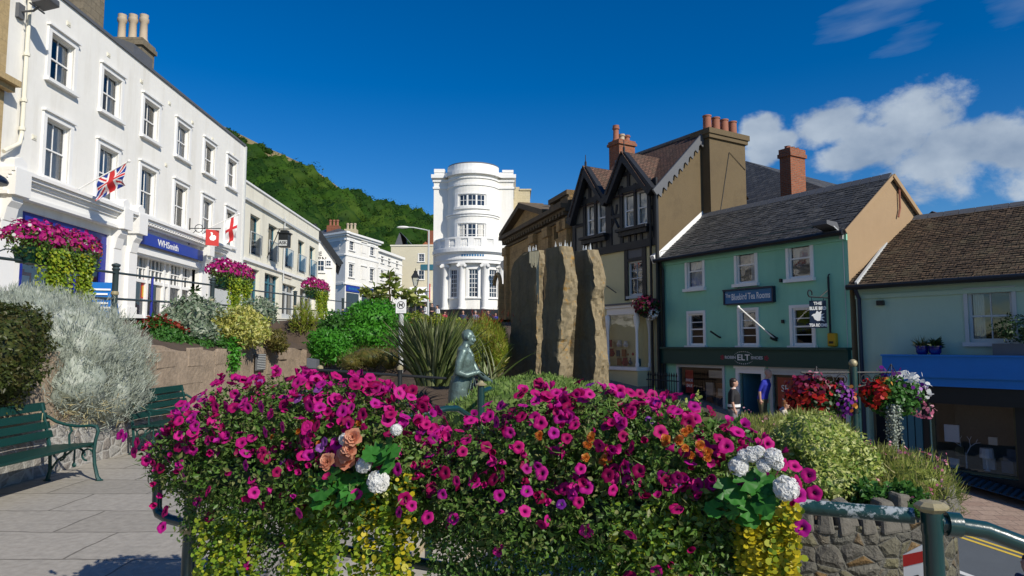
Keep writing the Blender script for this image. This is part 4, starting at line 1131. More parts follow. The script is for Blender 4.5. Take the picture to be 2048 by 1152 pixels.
mb = MB(); mb.wbox(BW, a, b, 3, z0 - .3, .0, .05); mb.build('shop_window', 'glassdark', bb)
mb = MB(); mb.wbox(BW, b - .02, b + .14, z0 - .2, z1 + .3, 1.2, 1.64); mb.build('awning_end', 'red', bb)
# red roofed house behind
HB = Wall((0, 108), (1, 0)); a, b = HB.uz(822, 490)[0], HB.uz(885, 490)[0]; z0, z1 = HB.uz(850, 493)[1] - 2, HB.uz(850, 471)[1]
hb = thing('red_roofed_house', 'house with an orange tiled roof and a grey pointed gable behind the beige block', 'building', HB.p((a + b) / 2, 4))
mb = MB(); mb.wbox(HB, a - 2.5, b, 3, z0 + .6, -10, 0); mb.build('wall', 'beige', hb)
mb = MB(); m_ = (a + b) / 2; mb.face([HB.p(a, z0 + .5, .3), HB.p(b, z0 + .5, .3), HB.p(b - 1, z1, -4), HB.p(a + 2.2, z1, -4)]); mb.face([HB.p(a, z0 + .5, .3), HB.p(a + 2.2, z1, -4), HB.p(a, z0 + .5, -8)]); mb.build('roof', 'tileorange', hb)
g, gz = HB.uz(800, 464); mb = MB(); mb.prism(HB, [(g - 1.6, z0), (g + .9, z0), (g, gz)], -7, .2); mb.face([HB.p(g, gz + .1, .4), HB.p(g + 3.4, z0 + .6, .4), HB.p(g + 3.4, z0 + .6, -7), HB.p(g, gz + .1, -7)]); mb.build('gable', 'lead', hb)
mb = MB(); u, z = HB.uz(858, 455); mb.wbox(HB, u - .6, u + .6, z0, z, -4, -3); mb.build('chimney', 'brick', hb)

# ------------------------------------------------------------------ white bow-fronted house
RY = 60.
RW = Wall((0, RY), (1, 0))
def rz_(py): return RW.uz(945, py)[1]
rb = thing('bow_fronted_house', 'tall white house with a rounded bow, columns and a balustraded balcony', 'building', RW.p(RW.uz(945, 600)[0], 3.8))
a, b = RW.uz(866, 560)[0], RW.uz(1027, 560)[0]; zt = rz_(350); zg = 3.0
mb = MB(); mb.wbox(RW, a, b, zg, zt, -9, 0); mb.build('wall', 'white', rb)
mb = MB()
for (z0, z1, o) in ((rz_(378), rz_(374), .1), (rz_(364), rz_(361), .12), (rz_(357), rz_(350), .28)): mb.wbox(RW, a - o * .8, b + o * .8, z0, z1, -9.1, o)
mb.wbox(RW, a + .02, b - .02, zt, rz_(345), -8.9, -.04); mb.wbox(RW, a, a + .95, rz_(345), rz_(338), -.8, .02); mb.wbox(RW, b - 1., b, rz_(345), rz_(340), -.8, .02)
mb.build('parapet', 'trim', rb)
cx = RW.uz(946, 420)[0]; half = (RW.uz(997, 420)[0] - RW.uz(895, 420)[0]) / 2; sag = 1.75
r_ = (half ** 2 + sag ** 2) / (2 * sag); D1 = Drum((cx, RY - sag + r_), r_); am = math.asin(half / r_); UU = am * r_
zbal = rz_(504)
dz = (rz_(450) - rz_(448)); 
hw1 = 1.28
h1 = (-hw1, hw1, rz_(420), rz_(396)); h2 = (-hw1, hw1, rz_(486), rz_(453))
mb = MB(); holed(mb, D1, -UU, UU, zbal - .2, rz_(345), [h1, h2], .12); mb.build('bow', 'white', rb, recalc=False)
def bowwin(D, h, cols, rows, meet=.5):
    mb = MB(); u0, u1, z0, z1 = h
    mb.wbox(D, u0 - .34, u0, z0 - .12, z1 + .12, -.02, .05); mb.wbox(D, u1, u1 + .34, z0 - .12, z1 + .12, -.02, .05); mb.wbox(D, u0, u1, z1, z1 + .12, -.02, .051); mb.wbox(D, u0 - .4, u1 + .4, z0 - .22, z0 - .001, -.02, .12)
    for t in (0, .315, .63, .94): mb.wbox(D, lerp(u0, u1, t), lerp(u0, u1, t) + .15, z0, z1, -.12, -.04)
    mb.wbox(D, u0, u1, z0, z0 + .1, -.12, -.045); mb.wbox(D, u0, u1, z1 - .09, z1, -.12, -.045)
    w_ = mb.build('bow_window', 'trim', rb); mb = MB()
    for k in range(3):
        p, q = lerp(u0, u1, .03 + k * .315), lerp(u0, u1, .03 + (k + 1) * .315)
        for i in range(1, cols): mb.wbox(D, lerp(p, q, i / cols + .03) - .02, lerp(p, q, i / cols + .03) + .02, z0, z1, -.115, -.07)
    for j in range(1, rows): mb.wbox(D, u0, u1, lerp(z0, z1, j / rows) - .02, lerp(z0, z1, j / rows) + .02, -.116, -.066)
    mb.build('sash', 'trim', w_); mb = MB(); mb.wquad(D, u0, u1, z0, z1, -.1); mb.build('pane', 'glassdark', w_, recalc=False)
    return w_
bowwin(D1, h1, 2, 2)
w_ = bowwin(D1, h2, 2, 3)
mb = MB()
for p, q in ((.07, .25), (.72, .92)): mb.wquad(D1, lerp(-hw1, hw1, p), lerp(-hw1, hw1, q), h2[2], h2[3], -.095)
mb.build('curtain', 'curtain', w_, recalc=False)
mb = MB()
for (z0, z1, o) in ((rz_(379), rz_(375), .08), (rz_(365), rz_(362), .10), (rz_(357), rz_(350), .30), (rz_(350), rz_(336), .02), (rz_(439), rz_(436), .08), (rz_(435), rz_(432), .16)): mb.wbox(D1, -UU, UU, z0, z1 - .004, -.3, o)
mb.build('bow_cornice', 'trim', rb)
mb = MB(); mb.lathe([(r_ * .98, 0), (r_ * .98, .12), (r_ * .2, .35)], (cx, RY - sag + r_, rz_(336)), 40); mb.build('bow_roof', 'lead', rb)
# ground floor bow with columns
half2 = (RW.uz(1018, 560)[0] - RW.uz(872, 560)[0]) / 2; sag2 = 2.5; cx2 = RW.uz(945, 560)[0]
r2 = (half2 ** 2 + sag2 ** 2) / (2 * sag2); D2 = Drum((cx2, RY - sag2 + r2), r2); am = math.asin(half2 / r2); UU2 = am * r2
zpl = rz_(621); zen = rz_(532)
D3 = Drum(D2.c, r2 - .42)
def du(px): 
    x = RW.uz(px, 570)[0] * .962 - cx2 * .962
    return math.asin(clamp(x / D3.r, -1, 1)) * D3.r
gh = []
for (x0, x1) in ((902, 916), (940, 959), (981, 997)):
    gh.append((du(x0), du(x1), rz_(598), rz_(543)))
mb = MB(); holed(mb, D3, -UU2 * .93, UU2 * .93, zpl - .1, zen + .1, gh, .14); mb.build('lower_bow', 'white', rb, recalc=False)
mb = MB(); mb.wbox(D3, -UU2 * .98, UU2 * .98, zg - .5, zpl, -.5, .4); mb.build('plinth', 'black', rb)
for h in gh: window(rb, D3, h, .13, 3, (3, 3), .2, .05, False, far=True, bar=.04, fr=.06)
mb = MB()
for (z0, z1, o) in ((zen, zen + .28, .02), (zen + .28, zen + .42, .10), (zen + .42, zen + .85, .04), (zen + .85, zen + .95, .2), (zen + .95, zbal, .34)): mb.wbox(D2, -UU2, UU2, z0, z1 - .004, -1.2, o)
mb.build('entablature', 'trim', rb)
text('BANK HOUSE', D2, .15, zen + .63, .36, 'bluesign', rb, .05, .9) if False else None
mb = MB()
for i in range(9): mb.wbox(D2, -.8 + i * .22, -.66 + i * .22, zen + .55, zen + .72, .041, .06)
mb.build('lettering', 'bluesign', rb)
for px in (887, 925, 975, 1009):
    x = (RW.uz(px, 570)[0] - cx2) * .965; u = math.asin(clamp(x / r2, -.98, .98)) * r2; p = D2.p(u, zpl, -.22); hgt = zen - zpl
    mb = MB(); mb.lathe([(.36, 0), (.36, .1), (.30, .14), (.28, .3), (.27, hgt * .4), (.235, hgt - .35), (.26, hgt - .32)], p, 18)
    mb.lathe([(.26, hgt - .30), (.34, hgt - .2), (.38, hgt - .08), (.38, hgt - .002)], p, 4, sx=1.15, sy=1.15); c_ = mb.build('column', 'trim', rb, smooth=True)
    mb = MB()
    for s in (-.3, .3): mb.tube([p + Vector((s, -.36, hgt - .22)), p + Vector((s, .3, hgt - .22))], .13, 10)
    mb.build('volute', 'trim', c_)
# balustrade
mb = MB(); ztop = rz_(482); mb.wbox(D2, -UU2, UU2, ztop - .16, ztop, -.1, .16); mb.wbox(D2, -UU2, UU2, zbal, zbal + .14, -.12, .2)
for t in np.linspace(-1, 1, 9): mb.wbox(D2, t * UU2 * .985 - .24, t * UU2 * .985 + .24, zbal + .14, ztop - .16, -.1, .15)
bl = mb.build('balustrade', 'trim', rb)
for k, t in enumerate(np.linspace(-1, 1, 9)[:-1]):
    for i in range(5):
        mb = MB(); u = UU2 * .985 * t + .30 + (UU2 * .985 * .25 - .60) * i / 4; hgt = ztop - zbal - .3
        mb.lathe([(.07, 0), (.05, .06), (.105, .3 * hgt), (.05, .72 * hgt), (.07, hgt)], D2.p(u, zbal + .14, .02), 8); mb.build('baluster', 'trim', bl, smooth=True)
# rear stone wing
a2 = RW.uz(1029, 420)[0]; b2 = RW.uz(1060, 420)[0] * 1.07
mb = MB(); RW2 = Wall((0, 64), (1, 0)); mb.wbox(RW2, b - .5, b2, 3, RW2.uz(1045, 381)[1], -7, 0); mb.wbox(RW2, b - .5, b2 - 1.0, RW2.uz(1045, 381)[1], RW2.uz(1045, 374)[1], -3, -.02)
mb.wbox(RW2, b + .6, b2 + .12, RW2.uz(1045, 381)[1], RW2.uz(1045, 378)[1], -7, .1); mb.build('rear_wing', 'buff', rb)
mb = MB(); u, z = RW.uz(1011, 537); mb.lathe([(.42, -.04), (.42, .04)], (0, 0, 0), 18); mb.v = [(RW.p(u, z).x + x, RY - sag2 - .3 - q, z + y) for x, y, q in mb.v]; mb.build('round_sign', 'lead', rb)

# ------------------------------------------------------------------ sandstone hall
SO = GW.p(GW.uz(1152, 560)[0], 0)
SW = Wall((SO.x - .2, SO.y + .3), (.291, -.957))
sh = thing('sandstone_hall', 'dark weathered sandstone hall with a pediment and pierced parapet', 'building', SW.p(-4, 1.5))
ul = SW.uz(1016, 520)[0]; um = SW.uz(1098, 450)[0]
zc0 = SW.uz(1130, 418)[1]; zp = SW.uz(1135, 382)[1]
arch = []
mb = MB()
hh = [(um - 3.4, um - 2.4, 2.2, 5.6), (um - 1.6, um - .6, 2.2, 5.6), (um + .55, um + 1.5, 2.0, 5.4), (um + .62, um + 1.43, zc0 - 1.15, zc0 - .55)]
holed(mb, SW, ul, -.0, -1, zc0, hh, .25); mb.face([SW.p(ul, -1), SW.p(ul, zc0), SW.p(ul, zc0, -12), SW.p(ul, -1, -12)]); mb.face([SW.p(0, -1), SW.p(0, zp), SW.p(0, zp, -12), SW.p(0, -1, -12)]); mb.build('wall', 'sandst', sh, recalc=False)
for h in hh[:3]: window(sh, SW, h, .2, 2, (3, 2), .18, .06, True, far=True, fm='sanddk')
mb = MB()
apx, apz = SW.uz(1056, 408); l0 = ul - .35; l1 = um + .2
for (z0, z1, o) in ((zc0 - .5, zc0 - .38, .1), (zc0 - .2, zc0 - .08, .25), (zc0 - .08, zc0 + .12, .45)): mb.wbox(SW, l0, .05, z0, z1 - .003, -.3, o)
for u in np.arange(l0 + .2, 0, .38): mb.wbox(SW, u, u + .18, zc0 - .36, zc0 - .205, -.1, .3)
mb.build('cornice', 'sanddk', sh)
mb = MB(); am_ = (l0 + l1) / 2; mb.prism(SW, [(l0 + .1, zc0 + .1), (l1 - .1, zc0 + .1), (am_, apz - .15)], -.8, .02); mb.build('pediment', 'sandst', sh)
mb = MB(); mb.wbar(SW, (l0, zc0 + .18), (am_ + .12, apz), .26, -.9, .42); mb.wbar(SW, (l1, zc0 + .18), (am_ - .12, apz), .26, -.9, .421); mb.build('raking_cornice', 'sanddk', sh)
mb = MB(); mb.face([SW.p(l0, zc0 + .1, -.2), SW.p(am_, apz + .1, -.2), SW.p(am_, apz + .1, -12), SW.p(l0, zc0 + .1, -12)]); mb.face([SW.p(l1, zc0 + .1, -.2), SW.p(am_, apz + .1, -.2), SW.p(am_, apz + .1, -12), SW.p(l1, zc0 + .1, -12)]); mb.build('roof', 'slate', sh)
pa = MB(); pu = SW.uz(1108, 420)[0]
pa.wbox(SW, l1 + .1, 0, zc0 + .11, zc0 + .4, -.5, .1); pa.wbox(SW, l1 + .1, 0, zp - .2, zp, -.55, .15); pa.wbox(SW, l1 + .1, pu, zc0 + .4, zp - .2, -.45, .05); pa.wbox(SW, -1.0, 0, zc0 + .4, zp - .2, -.45, .05)
pp = pa.build('parapet', 'sanddk', sh)
for u in np.arange(pu + .12, -1.05, .3):
    mb = MB(); mb.lathe([(.08, 0), (.12, .1), (.06, .35), (.09, .7 * 1.)], SW.p(u, zc0 + .4, -.2), 8); mb.v = [(x, y, min(z, zp - .19)) for x, y, z in mb.v]; mb.build('baluster', 'sandst', pp)
for u in (l0 + .3, um - 2.0, um, um + 1.9, -.35):
    mb = MB(); mb.wbox(SW, u - .3, u + .3, -1, zc0 - .5, -.02, .16); mb.wbox(SW, u - .36, u + .36, zc0 - .95, zc0 - .505, -.02, .24); mb.build('pilaster', 'sandst', sh)
# arched porch hood at the far end
u, z = SW.uz(1013, 570); mb = MB()
mb.tube([SW.p(u - .1 + .6 * math.cos(t), z + .6 * math.sin(t), .5) for t in np.linspace(0, math.pi, 12)], .11, 8); mb.wbox(SW, u + .4, u + .6, 1, z, .3, .6); mb.build('porch_arch', 'sandst', sh, smooth=True)
# ------------------------------------------------------------------ timbered house with brown roughcast gable
TU1 = GW.uz(1322, 520)[0]; TU0 = GW.uz(1152, 520)[0]
TW = Wall(GW.p(0, 0, .12).xy, GW.u)
th = thing('timbered_house', 'black timbered house with twin pointed gables above pale yellow lower walls', 'building', TW.p((TU0 + TU1) / 2, -.1))
A1, A2 = TW.uz(1180, 338), TW.uz(1257, 310)
F1a, F1b = TW.uz(1152, 437), TW.uz(1216, 398)
F2a, F2b = TW.uz(1226, 392), TW.uz(1306, 375)
zE = (F1b[1] + F2b[1]) / 2
zB0, zB1 = TW.uz(1205, 508)[1], TW.uz(1205, 497)[1]
wL = [TW.uz(x, 450)[0] for x in (1174, 1190, 1195, 1212)]; wR = [TW.uz(x, 430)[0] for x in (1248, 1269, 1274, 1295)]
zl = (TW.uz(1180, 474)[1], TW.uz(1180, 408)[1]); zr = (TW.uz(1255, 456)[1], TW.uz(1255, 389)[1])
zl = zr = ((zl[0] + zr[0]) / 2, (zl[1] + zr[1]) / 2)
lowW = (TW.uz(1258, 560)[0], TW.uz(1286, 560)[0], TW.uz(1265, 592)[1], TW.uz(1265, 523)[1])
H = [(wL[0], wL[1], *zl), (wL[2], wL[3], *zl), (wR[0], wR[1], *zr), (wR[2], wR[3], *zr)]
mb = MB(); holed(mb, TW, TU0, TU1, zB0, zE, H, .12, 0)
for A, a, b in ((A1, F1a[0] + .25, F1b[0] - .1), (A2, F2a[0] + .1, F2b[0] - .25)): mb.face([TW.p(a, zE), TW.p(b, zE), TW.p(A[0], A[1] - .25)], 0)
holed(mb, TW, TU0, TU1, -2.5, zB0, [lowW], .12, 1)
mb.face([TW.p(TU0, -2, 0), TW.p(TU0, zE, 0), TW.p(TU0, zE, -8), TW.p(TU0, -2, -8)], 0)
mb.build('wall', ['panel', 'yellow'], th, recalc=False)
for h in H: window(th, TW, h, .1, 1, (1, 1), 0, 0, False, False, curt='N', fr=.07)
window(th, TW, lowW, .1, 2, (1, 2), 0, 0, False, True, curt='', fr=.06, fm='trimgrey')
# timber frame members
mb = MB(); o = .055
def post(u, z0, z1, w=.17, o_=o): mb.wbox(TW, u - w / 2, u + w / 2, z0, z1, -.02, o_)
def rail(u0, u1, z, w=.17, o_=o - .004): mb.wbox(TW, u0, u1, z - w / 2, z + w / 2, -.02, o_)
rail(TU0, TU1, (zB0 + zB1) / 2, .28, .10)
for u in (TU0 + .1, (F1b[0] + F2a[0]) / 2, TU1 - .1): post(u, zB1, zE + .3, .2)
for (a, b, c, d) in ((*wL,), (*wR,)):
    post(a - .12, zB1, zl[1] + .35); post(d + .12, zB1, zl[1] + .35); post((b + c) / 2, zl[0] - .1, zl[1] + .3, max(.1, c - b - .02))
    rail(a - .3, d + .3, zl[1] + .16, .2); rail(a - .25, d + .25, zl[0] - .2, .16)
    for k in (1, 2, 3): post(lerp(a, d, k / 4), zB1, zl[0] - .25, .12, o - .008)
rail(TU0, wL[0] - .15, zl[0] + .55, .14); rail(wR[3] + .15, TU1, zl[0] + .55, .14); rail(wL[3] + .15, wR[0] - .15, zl[0] + .55, .14)
for A, w_ in ((A1, wL), (A2, wR)):
    post(A[0], zl[1] + .2, A[1] - .35, .15, o - .01); rail(A[0] - .62, A[0] + .62, lerp(zl[1], A[1], .52), .14)
for s, u in ((1, wL[3] + .25), (-1, wR[0] - .25)):
    mb.tube([TW.p(u + s * .05 + s * .38 * math.sin(t), zl[0] + .1 + .9 * t / 1.57, .0) for t in np.linspace(0, 1.57, 7)], .06, 6)
post(TU1 - .02, -2, zE, .1, .07); post(TU0 + .05, -2, zB0, .12, .03)
post(lowW[0] - .11, lowW[2] - .15, zB0, .2, .05); post(lowW[1] + .11, lowW[2] - .15, zB0, .2, .05); rail(lowW[0] - .2, lowW[1] + .2, lowW[3] + .06, .12, .047)
mb.build('timber_frame', 'timber', th)
mb = MB(); mb.wbox(TW, lowW[0] - .1, lowW[1] + .1, lowW[3] + .13, zB0 - .02, -.02, .02); mb.build('lintel_panel', 'lead', th)
for w_ in (wL, wR):
    mb = MB(); mb.wbox(TW, w_[0] - .2, w_[3] + .2, zl[0] - .13, zl[0] - .03, -.02, .3); mb.wbox(TW, w_[0] - .14, w_[3] + .14, zl[0] - .3, zl[0] - .131, -.02, .2); mb.build('window_box', 'timber', th)
# dormer gables: bargeboards and roofs
TE = TW.end(TU1)
rb_, rzv = TE.uz(1405, 264)
slope = (rzv - zE) / rb_
for A, a, b, L in ((A1, F1a, F1b, 'l'), (A2, F2a, F2b, 'r')):
    mb = MB()
    for f in (a, b):
        d = (Vector(f) - Vector(A)).normalized() * .28
        mb.wbar(TW, (A[0], A[1] - .06), (f[0] + d.x, f[1] + d.y), .34, .10, .34 if f is a else .341)
    mb.lathe([(.05, 0), (.05, .25), (.02, .3), (.015, .55)], TW.p(A[0], A[1], .22), 6); mb.build('bargeboard', 'timber', th)
    mb = MB(); bk = (A[1] - zE) / slope
    ze_ = zE - .15
    for f in (a, b):
        mb.face([TW.p(A[0], A[1] + .1, .38), TW.p(f[0], f[1] + .0, .38), TW.p(f[0], f[1], -.05), TW.p(A[0], A[1] + .1, -bk - .15)])
    mb.build('dormer_roof', 'tilered', th)
mb = MB(); e = .0
mb.face([TW.p(TU0, zE - .05, .1), TW.p(TU1 + .12, zE - .05, .1), TW.p(TU1 + .12, rzv, -rb_), TW.p(TU0, rzv, -rb_)]); mb.face([TW.p(TU0, rzv, -rb_), TW.p(TU1 + .12, rzv, -rb_), TW.p(TU1 + .12, zE, -2 * rb_), TW.p(TU0, zE, -2 * rb_)])
mb.build('roof', 'tilered', th)
mb = MB(); mb.tube([TW.p(TU0, rzv + .03, -rb_), TW.p(TU1 + .1, rzv + .03, -rb_)], .08, 8); mb.build('ridge_tiles', 'lead', th)
mb = MB(); mb.face([TE.p(0, -2), TE.p(2 * rb_, -2), TE.p(2 * rb_, zE - .1), TE.p(rb_, rzv - .06), TE.p(0, zE - .1)]); mb.build('gable_wall', 'brownrend', th, recalc=False)
mb = MB(); mb.wbar(TE, (-.25, zE - .3), (rb_ + .05, rzv - .06), .24, .08, .16)
for k in range(9):
    t = (k + .6) / 9.5; u = lerp(-.2, rb_, t); z = lerp(zE - .25, rzv - .06, t) - .18; mb.prism(TE, [(u - .16, z + .02), (u + .16, z + .16), (u + .1, z - .16)], .09, .15)
mb.build('verge_board', 'lead', th)
c0 = TE.uz(1420, 330, .4)[0]; c1 = TE.uz(1491, 330, .4)[0]; cz = TE.uz(1425, 258, .4)[1]
mb = MB(); mb.wbox(TE, c0, c1, -1, cz - .35, -.3, .4); mb.wbox(TE, c0 - .08, c1 + .08, cz - .35, cz - .2, -.4, .48); mb.wbox(TE, c0 - .13, c1 + .13, cz - .2, cz, -.45, .53); ch = mb.build('chimney', 'brownrend', th)
for i in range(4):
    p = TE.p(lerp(c0, c1, .14 + .24 * i), cz, .06); ph = .62
    mb = MB(); mb.lathe([(.16, 0), (.15, ph * .9), (.17, ph * .92), (.17, ph), (.1, ph)], p, 12); mb.build('chimney_pot', 'terracotta', ch, smooth=True)
mb = MB(); q0 = TE.uz(1440, 428, .41); q1 = TE.uz(1458, 305, .41); q2 = TE.uz(1490, 340, .41); mb.tube([TE.p(*q0, .42), TE.p(*q1, .42), TE.p(*q2, .42)], .012, 5); mb.build('cable', 'black', th)
# rear brick stack
v = at(1228, 290, TW.p(TU0, 0).y + 1.5); bz0 = at(1228, 345, v.y).z; bz1 = at(1228, 291, v.y).z
BKW = Wall((v.x, v.y), GW.u); mb = MB(); mb.wbox(BKW, -.35, .35, bz0 - 2, bz1, -.9, .0); mb.wbox(BKW, -.42, .42, bz1, bz1 + .12, -.97, .07); mb.wbox(BKW, -.38, .38, bz1 + .12, bz1 + .22, -.93, .03); ch = mb.build('chimney', 'brick', th)
for i, (s, m_) in enumerate(((-.12, 'terracotta'), (-.45, 'potcream'), (-.75, 'terracotta'))):
    mb = MB(); pots(mb, [BKW.p(0, bz1 + .22, s)], .15, .7 if i == 0 else .35); mb.build('chimney_pot', m_, ch, smooth=True)
for px in (1322, 1310):
    u = TW.uz(px, 560)[0] - .06; mb = MB(); mb.tube([TW.p(u, zE - .2, .12), TW.p(u, -1, .12)], .05, 6); mb.build('drainpipe', 'black', th)
# bay shop window
bw0, bw1 = TW.uz(1213, 650, .0)[0], TW.uz(1299, 650, .0)[0]
bf0, bf1 = TW.uz(1219, 650, .55)[0], TW.uz(1273, 650, .55)[0]
zs_, zt_, zc_ = TW.uz(1262, 734, .5)[1], TW.uz(1262, 628, .5)[1], TW.uz(1262, 607, .5)[1]
plan = [(bw0, 0.), (bf0 - .1, .55), (bf1, .55), (bw1, 0.)]
def bayring(mb, z0, z1, grow, m=0):
    c = sum(p[0] for p in plan) / 4; P = [(c + (u - c) * (1 + grow * .5), o_ + grow) for u, o_ in plan]; P[0] = (P[0][0], -.02); P[3] = (P[3][0], -.02)
    n_ = len(P); a = [TW.p(u, z0, o_) for u, o_ in P]; b = [TW.p(u, z1, o_) for u, o_ in P]
    mb.face(a[::-1], m); mb.face(b, m)
    for i in range(n_): j = (i + 1) % n_; mb.face([a[i], a[j], b[j], b[i]], m)
mb = MB(); bayring(mb, zt_, zc_ - .14, .02); bayring(mb, zc_ - .14, zc_ - .04, .1)
bay = mb.build('bay_window', 'trim', th)
mb = MB(); bayring(mb, zs_ - .12, zs_, .06); mb.build('bay_sill', 'trim', bay)
mb = MB(); bayring(mb, zc_ - .04, zc_ + .02, .16); mb.build('bay_roof', 'lead', bay)
mb = MB(); bayring(mb, -2, zs_ - .121, -.03); mb.build('bay_base', 'yellow', bay)
for i, (u, o_) in enumerate(plan + [(lerp(bf0, bf1, .0) - .1, .55)]):
    if i == 4: continue
    p = TW.p(u, zs_, o_ * .97 + .01); hgt = zt_ - zs_; mb = MB()
    mb.lathe([(.06, 0), (.075, .1), (.05, .18), (.045, hgt * .62), (.05, hgt * .66), (.055, hgt * .7), (.11, hgt * .86), (.12, hgt * .94), (.07, hgt)], p, 8); mb.build('turned_post', 'trim', bay, smooth=True)
mb = MB()
for (a, b) in zip(plan, plan[1:]): mb.face([TW.p(a[0], zs_, a[1] - .02), TW.p(b[0], zs_, b[1] - .02), TW.p(b[0], zt_, b[1] - .02), TW.p(a[0], zt_, a[1] - .02)])
mb.build('pane', 'glass', bay, recalc=False)
mb = MB(); mb.wbox(TW, bw0, bw1, zs_, zt_, -.9, -.88); mb.build('shop_interior', 'dark', bay)
for i in range(22):
    mb = MB(); u = random.uniform(bw0 + .25, bw1 - .35); z = zs_ + random.choice((.02, .35, .7)); s = random.uniform(.12, .3); o_ = random.uniform(-.3, .35)
    if random.random() < .5: mb.lathe([(s * .3, 0), (s * .55, s * .4), (s * .3, s), (s * .36, s * 1.2)], TW.p(u, z, o_), 10)
    else: mb.wbox(TW, u, u + s, z, z + s * 1.3, o_ - .05, o_)
    mb.build('display_item', random.choice(('bluecloth', 'whitecloth', 'redcloth', 'creamcloth', 'tealdoor', 'hairginger', 'lilaccloth')), bay)
mb = MB(); q0, q1 = TW.uz(1230, 585, .6), TW.uz(1212, 572, .05); mb.tube([TW.p(q1[0], q1[1], .02), TW.p(q0[0], q0[1], .55)], .02, 5); mb.build('flag_bracket', 'iron', th)
# flower basket on the bay
u, z = TW.uz(1296, 620, .45); p = TW.p(u, z, .5)
M['fl_deepred'] = leafmat('deep_red_petals', [(.10, .004, .018), (.16, .006, .025), (.22, .012, .06), (.12, .01, .05)], .25)
M['lf_dark'] = leafmat('dark_leaves', [(.012, .035, .008), (.022, .06, .012), (.03, .075, .016), (.018, .05, .012)], .25)
M['fl_white'] = leafmat('white_petals', [(.78, .78, .76), (.82, .82, .82), (.74, .75, .72), (.8, .8, .78)], .25)
hb_ = thing('flower_basket', 'basket of dark red flowers fixed beside the white bay window', 'flower basket', p)
mb = MB(); mb.lathe([(.08, -.28), (.2, -.2), (.27, 0)], p, 12); mb.tube([p, TW.p(u, z - .05, .05)], .02, 5); mb.build('basket', 'black', hb_)
P, Q = blob([(p.x, p.y, p.z + .1, .42, .42, .34)], 500, .2); leafobj('foliage', [leafgeo(P, Q + rng.normal(size=P.shape) * .6, .09, T_WIDE)], 'lf_dark', hb_)
P, Q = blob([(p.x - .05, p.y, p.z + .16, .46, .46, .36)], 260, .1); leafobj('flowers', [leafgeo(P, Q + rng.normal(size=P.shape) * .4, .09, T_ROUND)], 'fl_deepred', hb_)['kind'] = 'stuff'
v = TW.p(u + .22, z - .12, .45); P, Q = blob([(v.x, v.y, v.z, .2, .2, .22)], 90, .1); leafobj('pale_flowers', [leafgeo(P, Q + rng.normal(size=P.shape) * .4, .07, T_ROUND)], 'fl_white', hb_)['kind'] = 'stuff'

# ------------------------------------------------------------------ green house
gh_ = thing('green_house', 'green rendered house with slate roof, six white windows and a dark green shop front', 'building', GW.p((TU1 + GU1) / 2, -1.2))
G0 = TU1 + .03; G1 = GU1
zG = (GW.uz(1330, 512)[1] + GW.uz(1695, 455)[1]) / 2
def gw(x0, x1, y0, y1, yref=None):
    xm = (x0 + x1) / 2; return (GW.uz(x0, (y0 + y1) / 2)[0], GW.uz(x1, (y0 + y1) / 2)[0], GW.uz(xm, y1)[1], GW.uz(xm, y0)[1])
up = [gw(1375, 1406, 511, 577), gw(1474, 1511, 493, 567), gw(1578, 1622, 476, 556)]
lo = [gw(1379, 1408, 629, 692), gw(1481, 1514, 620, 691), gw(1586, 1626, 615, 690)]
zu = (sum(h[2] for h in up) / 3, sum(h[3] for h in up) / 3); zl2 = (sum(h[2] for h in lo) / 3, sum(h[3] for h in lo) / 3)
up = [(h[0], h[1], *zu) for h in up]; lo = [(h[0], h[1], *zl2) for h in lo]
zf1, zf0 = GW.uz(1500, 699)[1], GW.uz(1500, 732)[1]
sw1 = gw(1358, 1446, 738, 800); sw1 = (sw1[0], sw1[1], -1.0, zf0 - .1)
dr = gw(1481, 1526, 752, 830); dr = (dr[0], dr[1], -1.5, zf0 - .22)
sw2 = (GW.uz(1545, 760)[0], GW.uz(1690, 760)[0], -1.2, zf0 - .22)
mb = MB(); holed(mb, GW, G0, G1, -3, zG, up + lo + [sw1, dr, sw2], .1)
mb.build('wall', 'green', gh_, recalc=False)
# roof and gable
GE = GW.end(G1)
rbx, rzx = GE.uz(1780, 352); r2x, r2z = GE.uz(1848, 433)
mb = MB(); mb.face([GE.p(0, -3), GE.p(2 * rbx, -3), GE.p(2 * rbx, zG - .05), GE.p(r2x, lerp(rzx, zG, (r2x - rbx) / rbx)), GE.p(rbx, rzx - .05), GE.p(0, zG - .05)]); mb.build('gable_wall', 'peach', gh_, recalc=False)
def slab(mb, pts, t):
    pts = [Vector(p) for p in pts]; nn = (pts[1] - pts[0]).cross(pts[3] - pts[0]).normalized(); nn = nn if nn.z > 0 else -nn
    mb.hexa([p - nn * t for p in pts] + pts)
mb = MB(); k = 20; zov = -.16
for i in range(1):
    slab(mb, [GW.p(G0 - .05, zG + zov, .22), GW.p(G1 + .07, zG + zov, .22), GW.p(G1 + .07, rzx, -rbx), GW.p(G0 - .05, rzx, -rbx)], .06)
    slab(mb, [GW.p(G0 - .05, rzx, -rbx), GW.p(G1 + .07, rzx, -rbx), GW.p(G1 + .07, zG, -2 * rbx), GW.p(G0 - .05, zG, -2 * rbx)], .06)
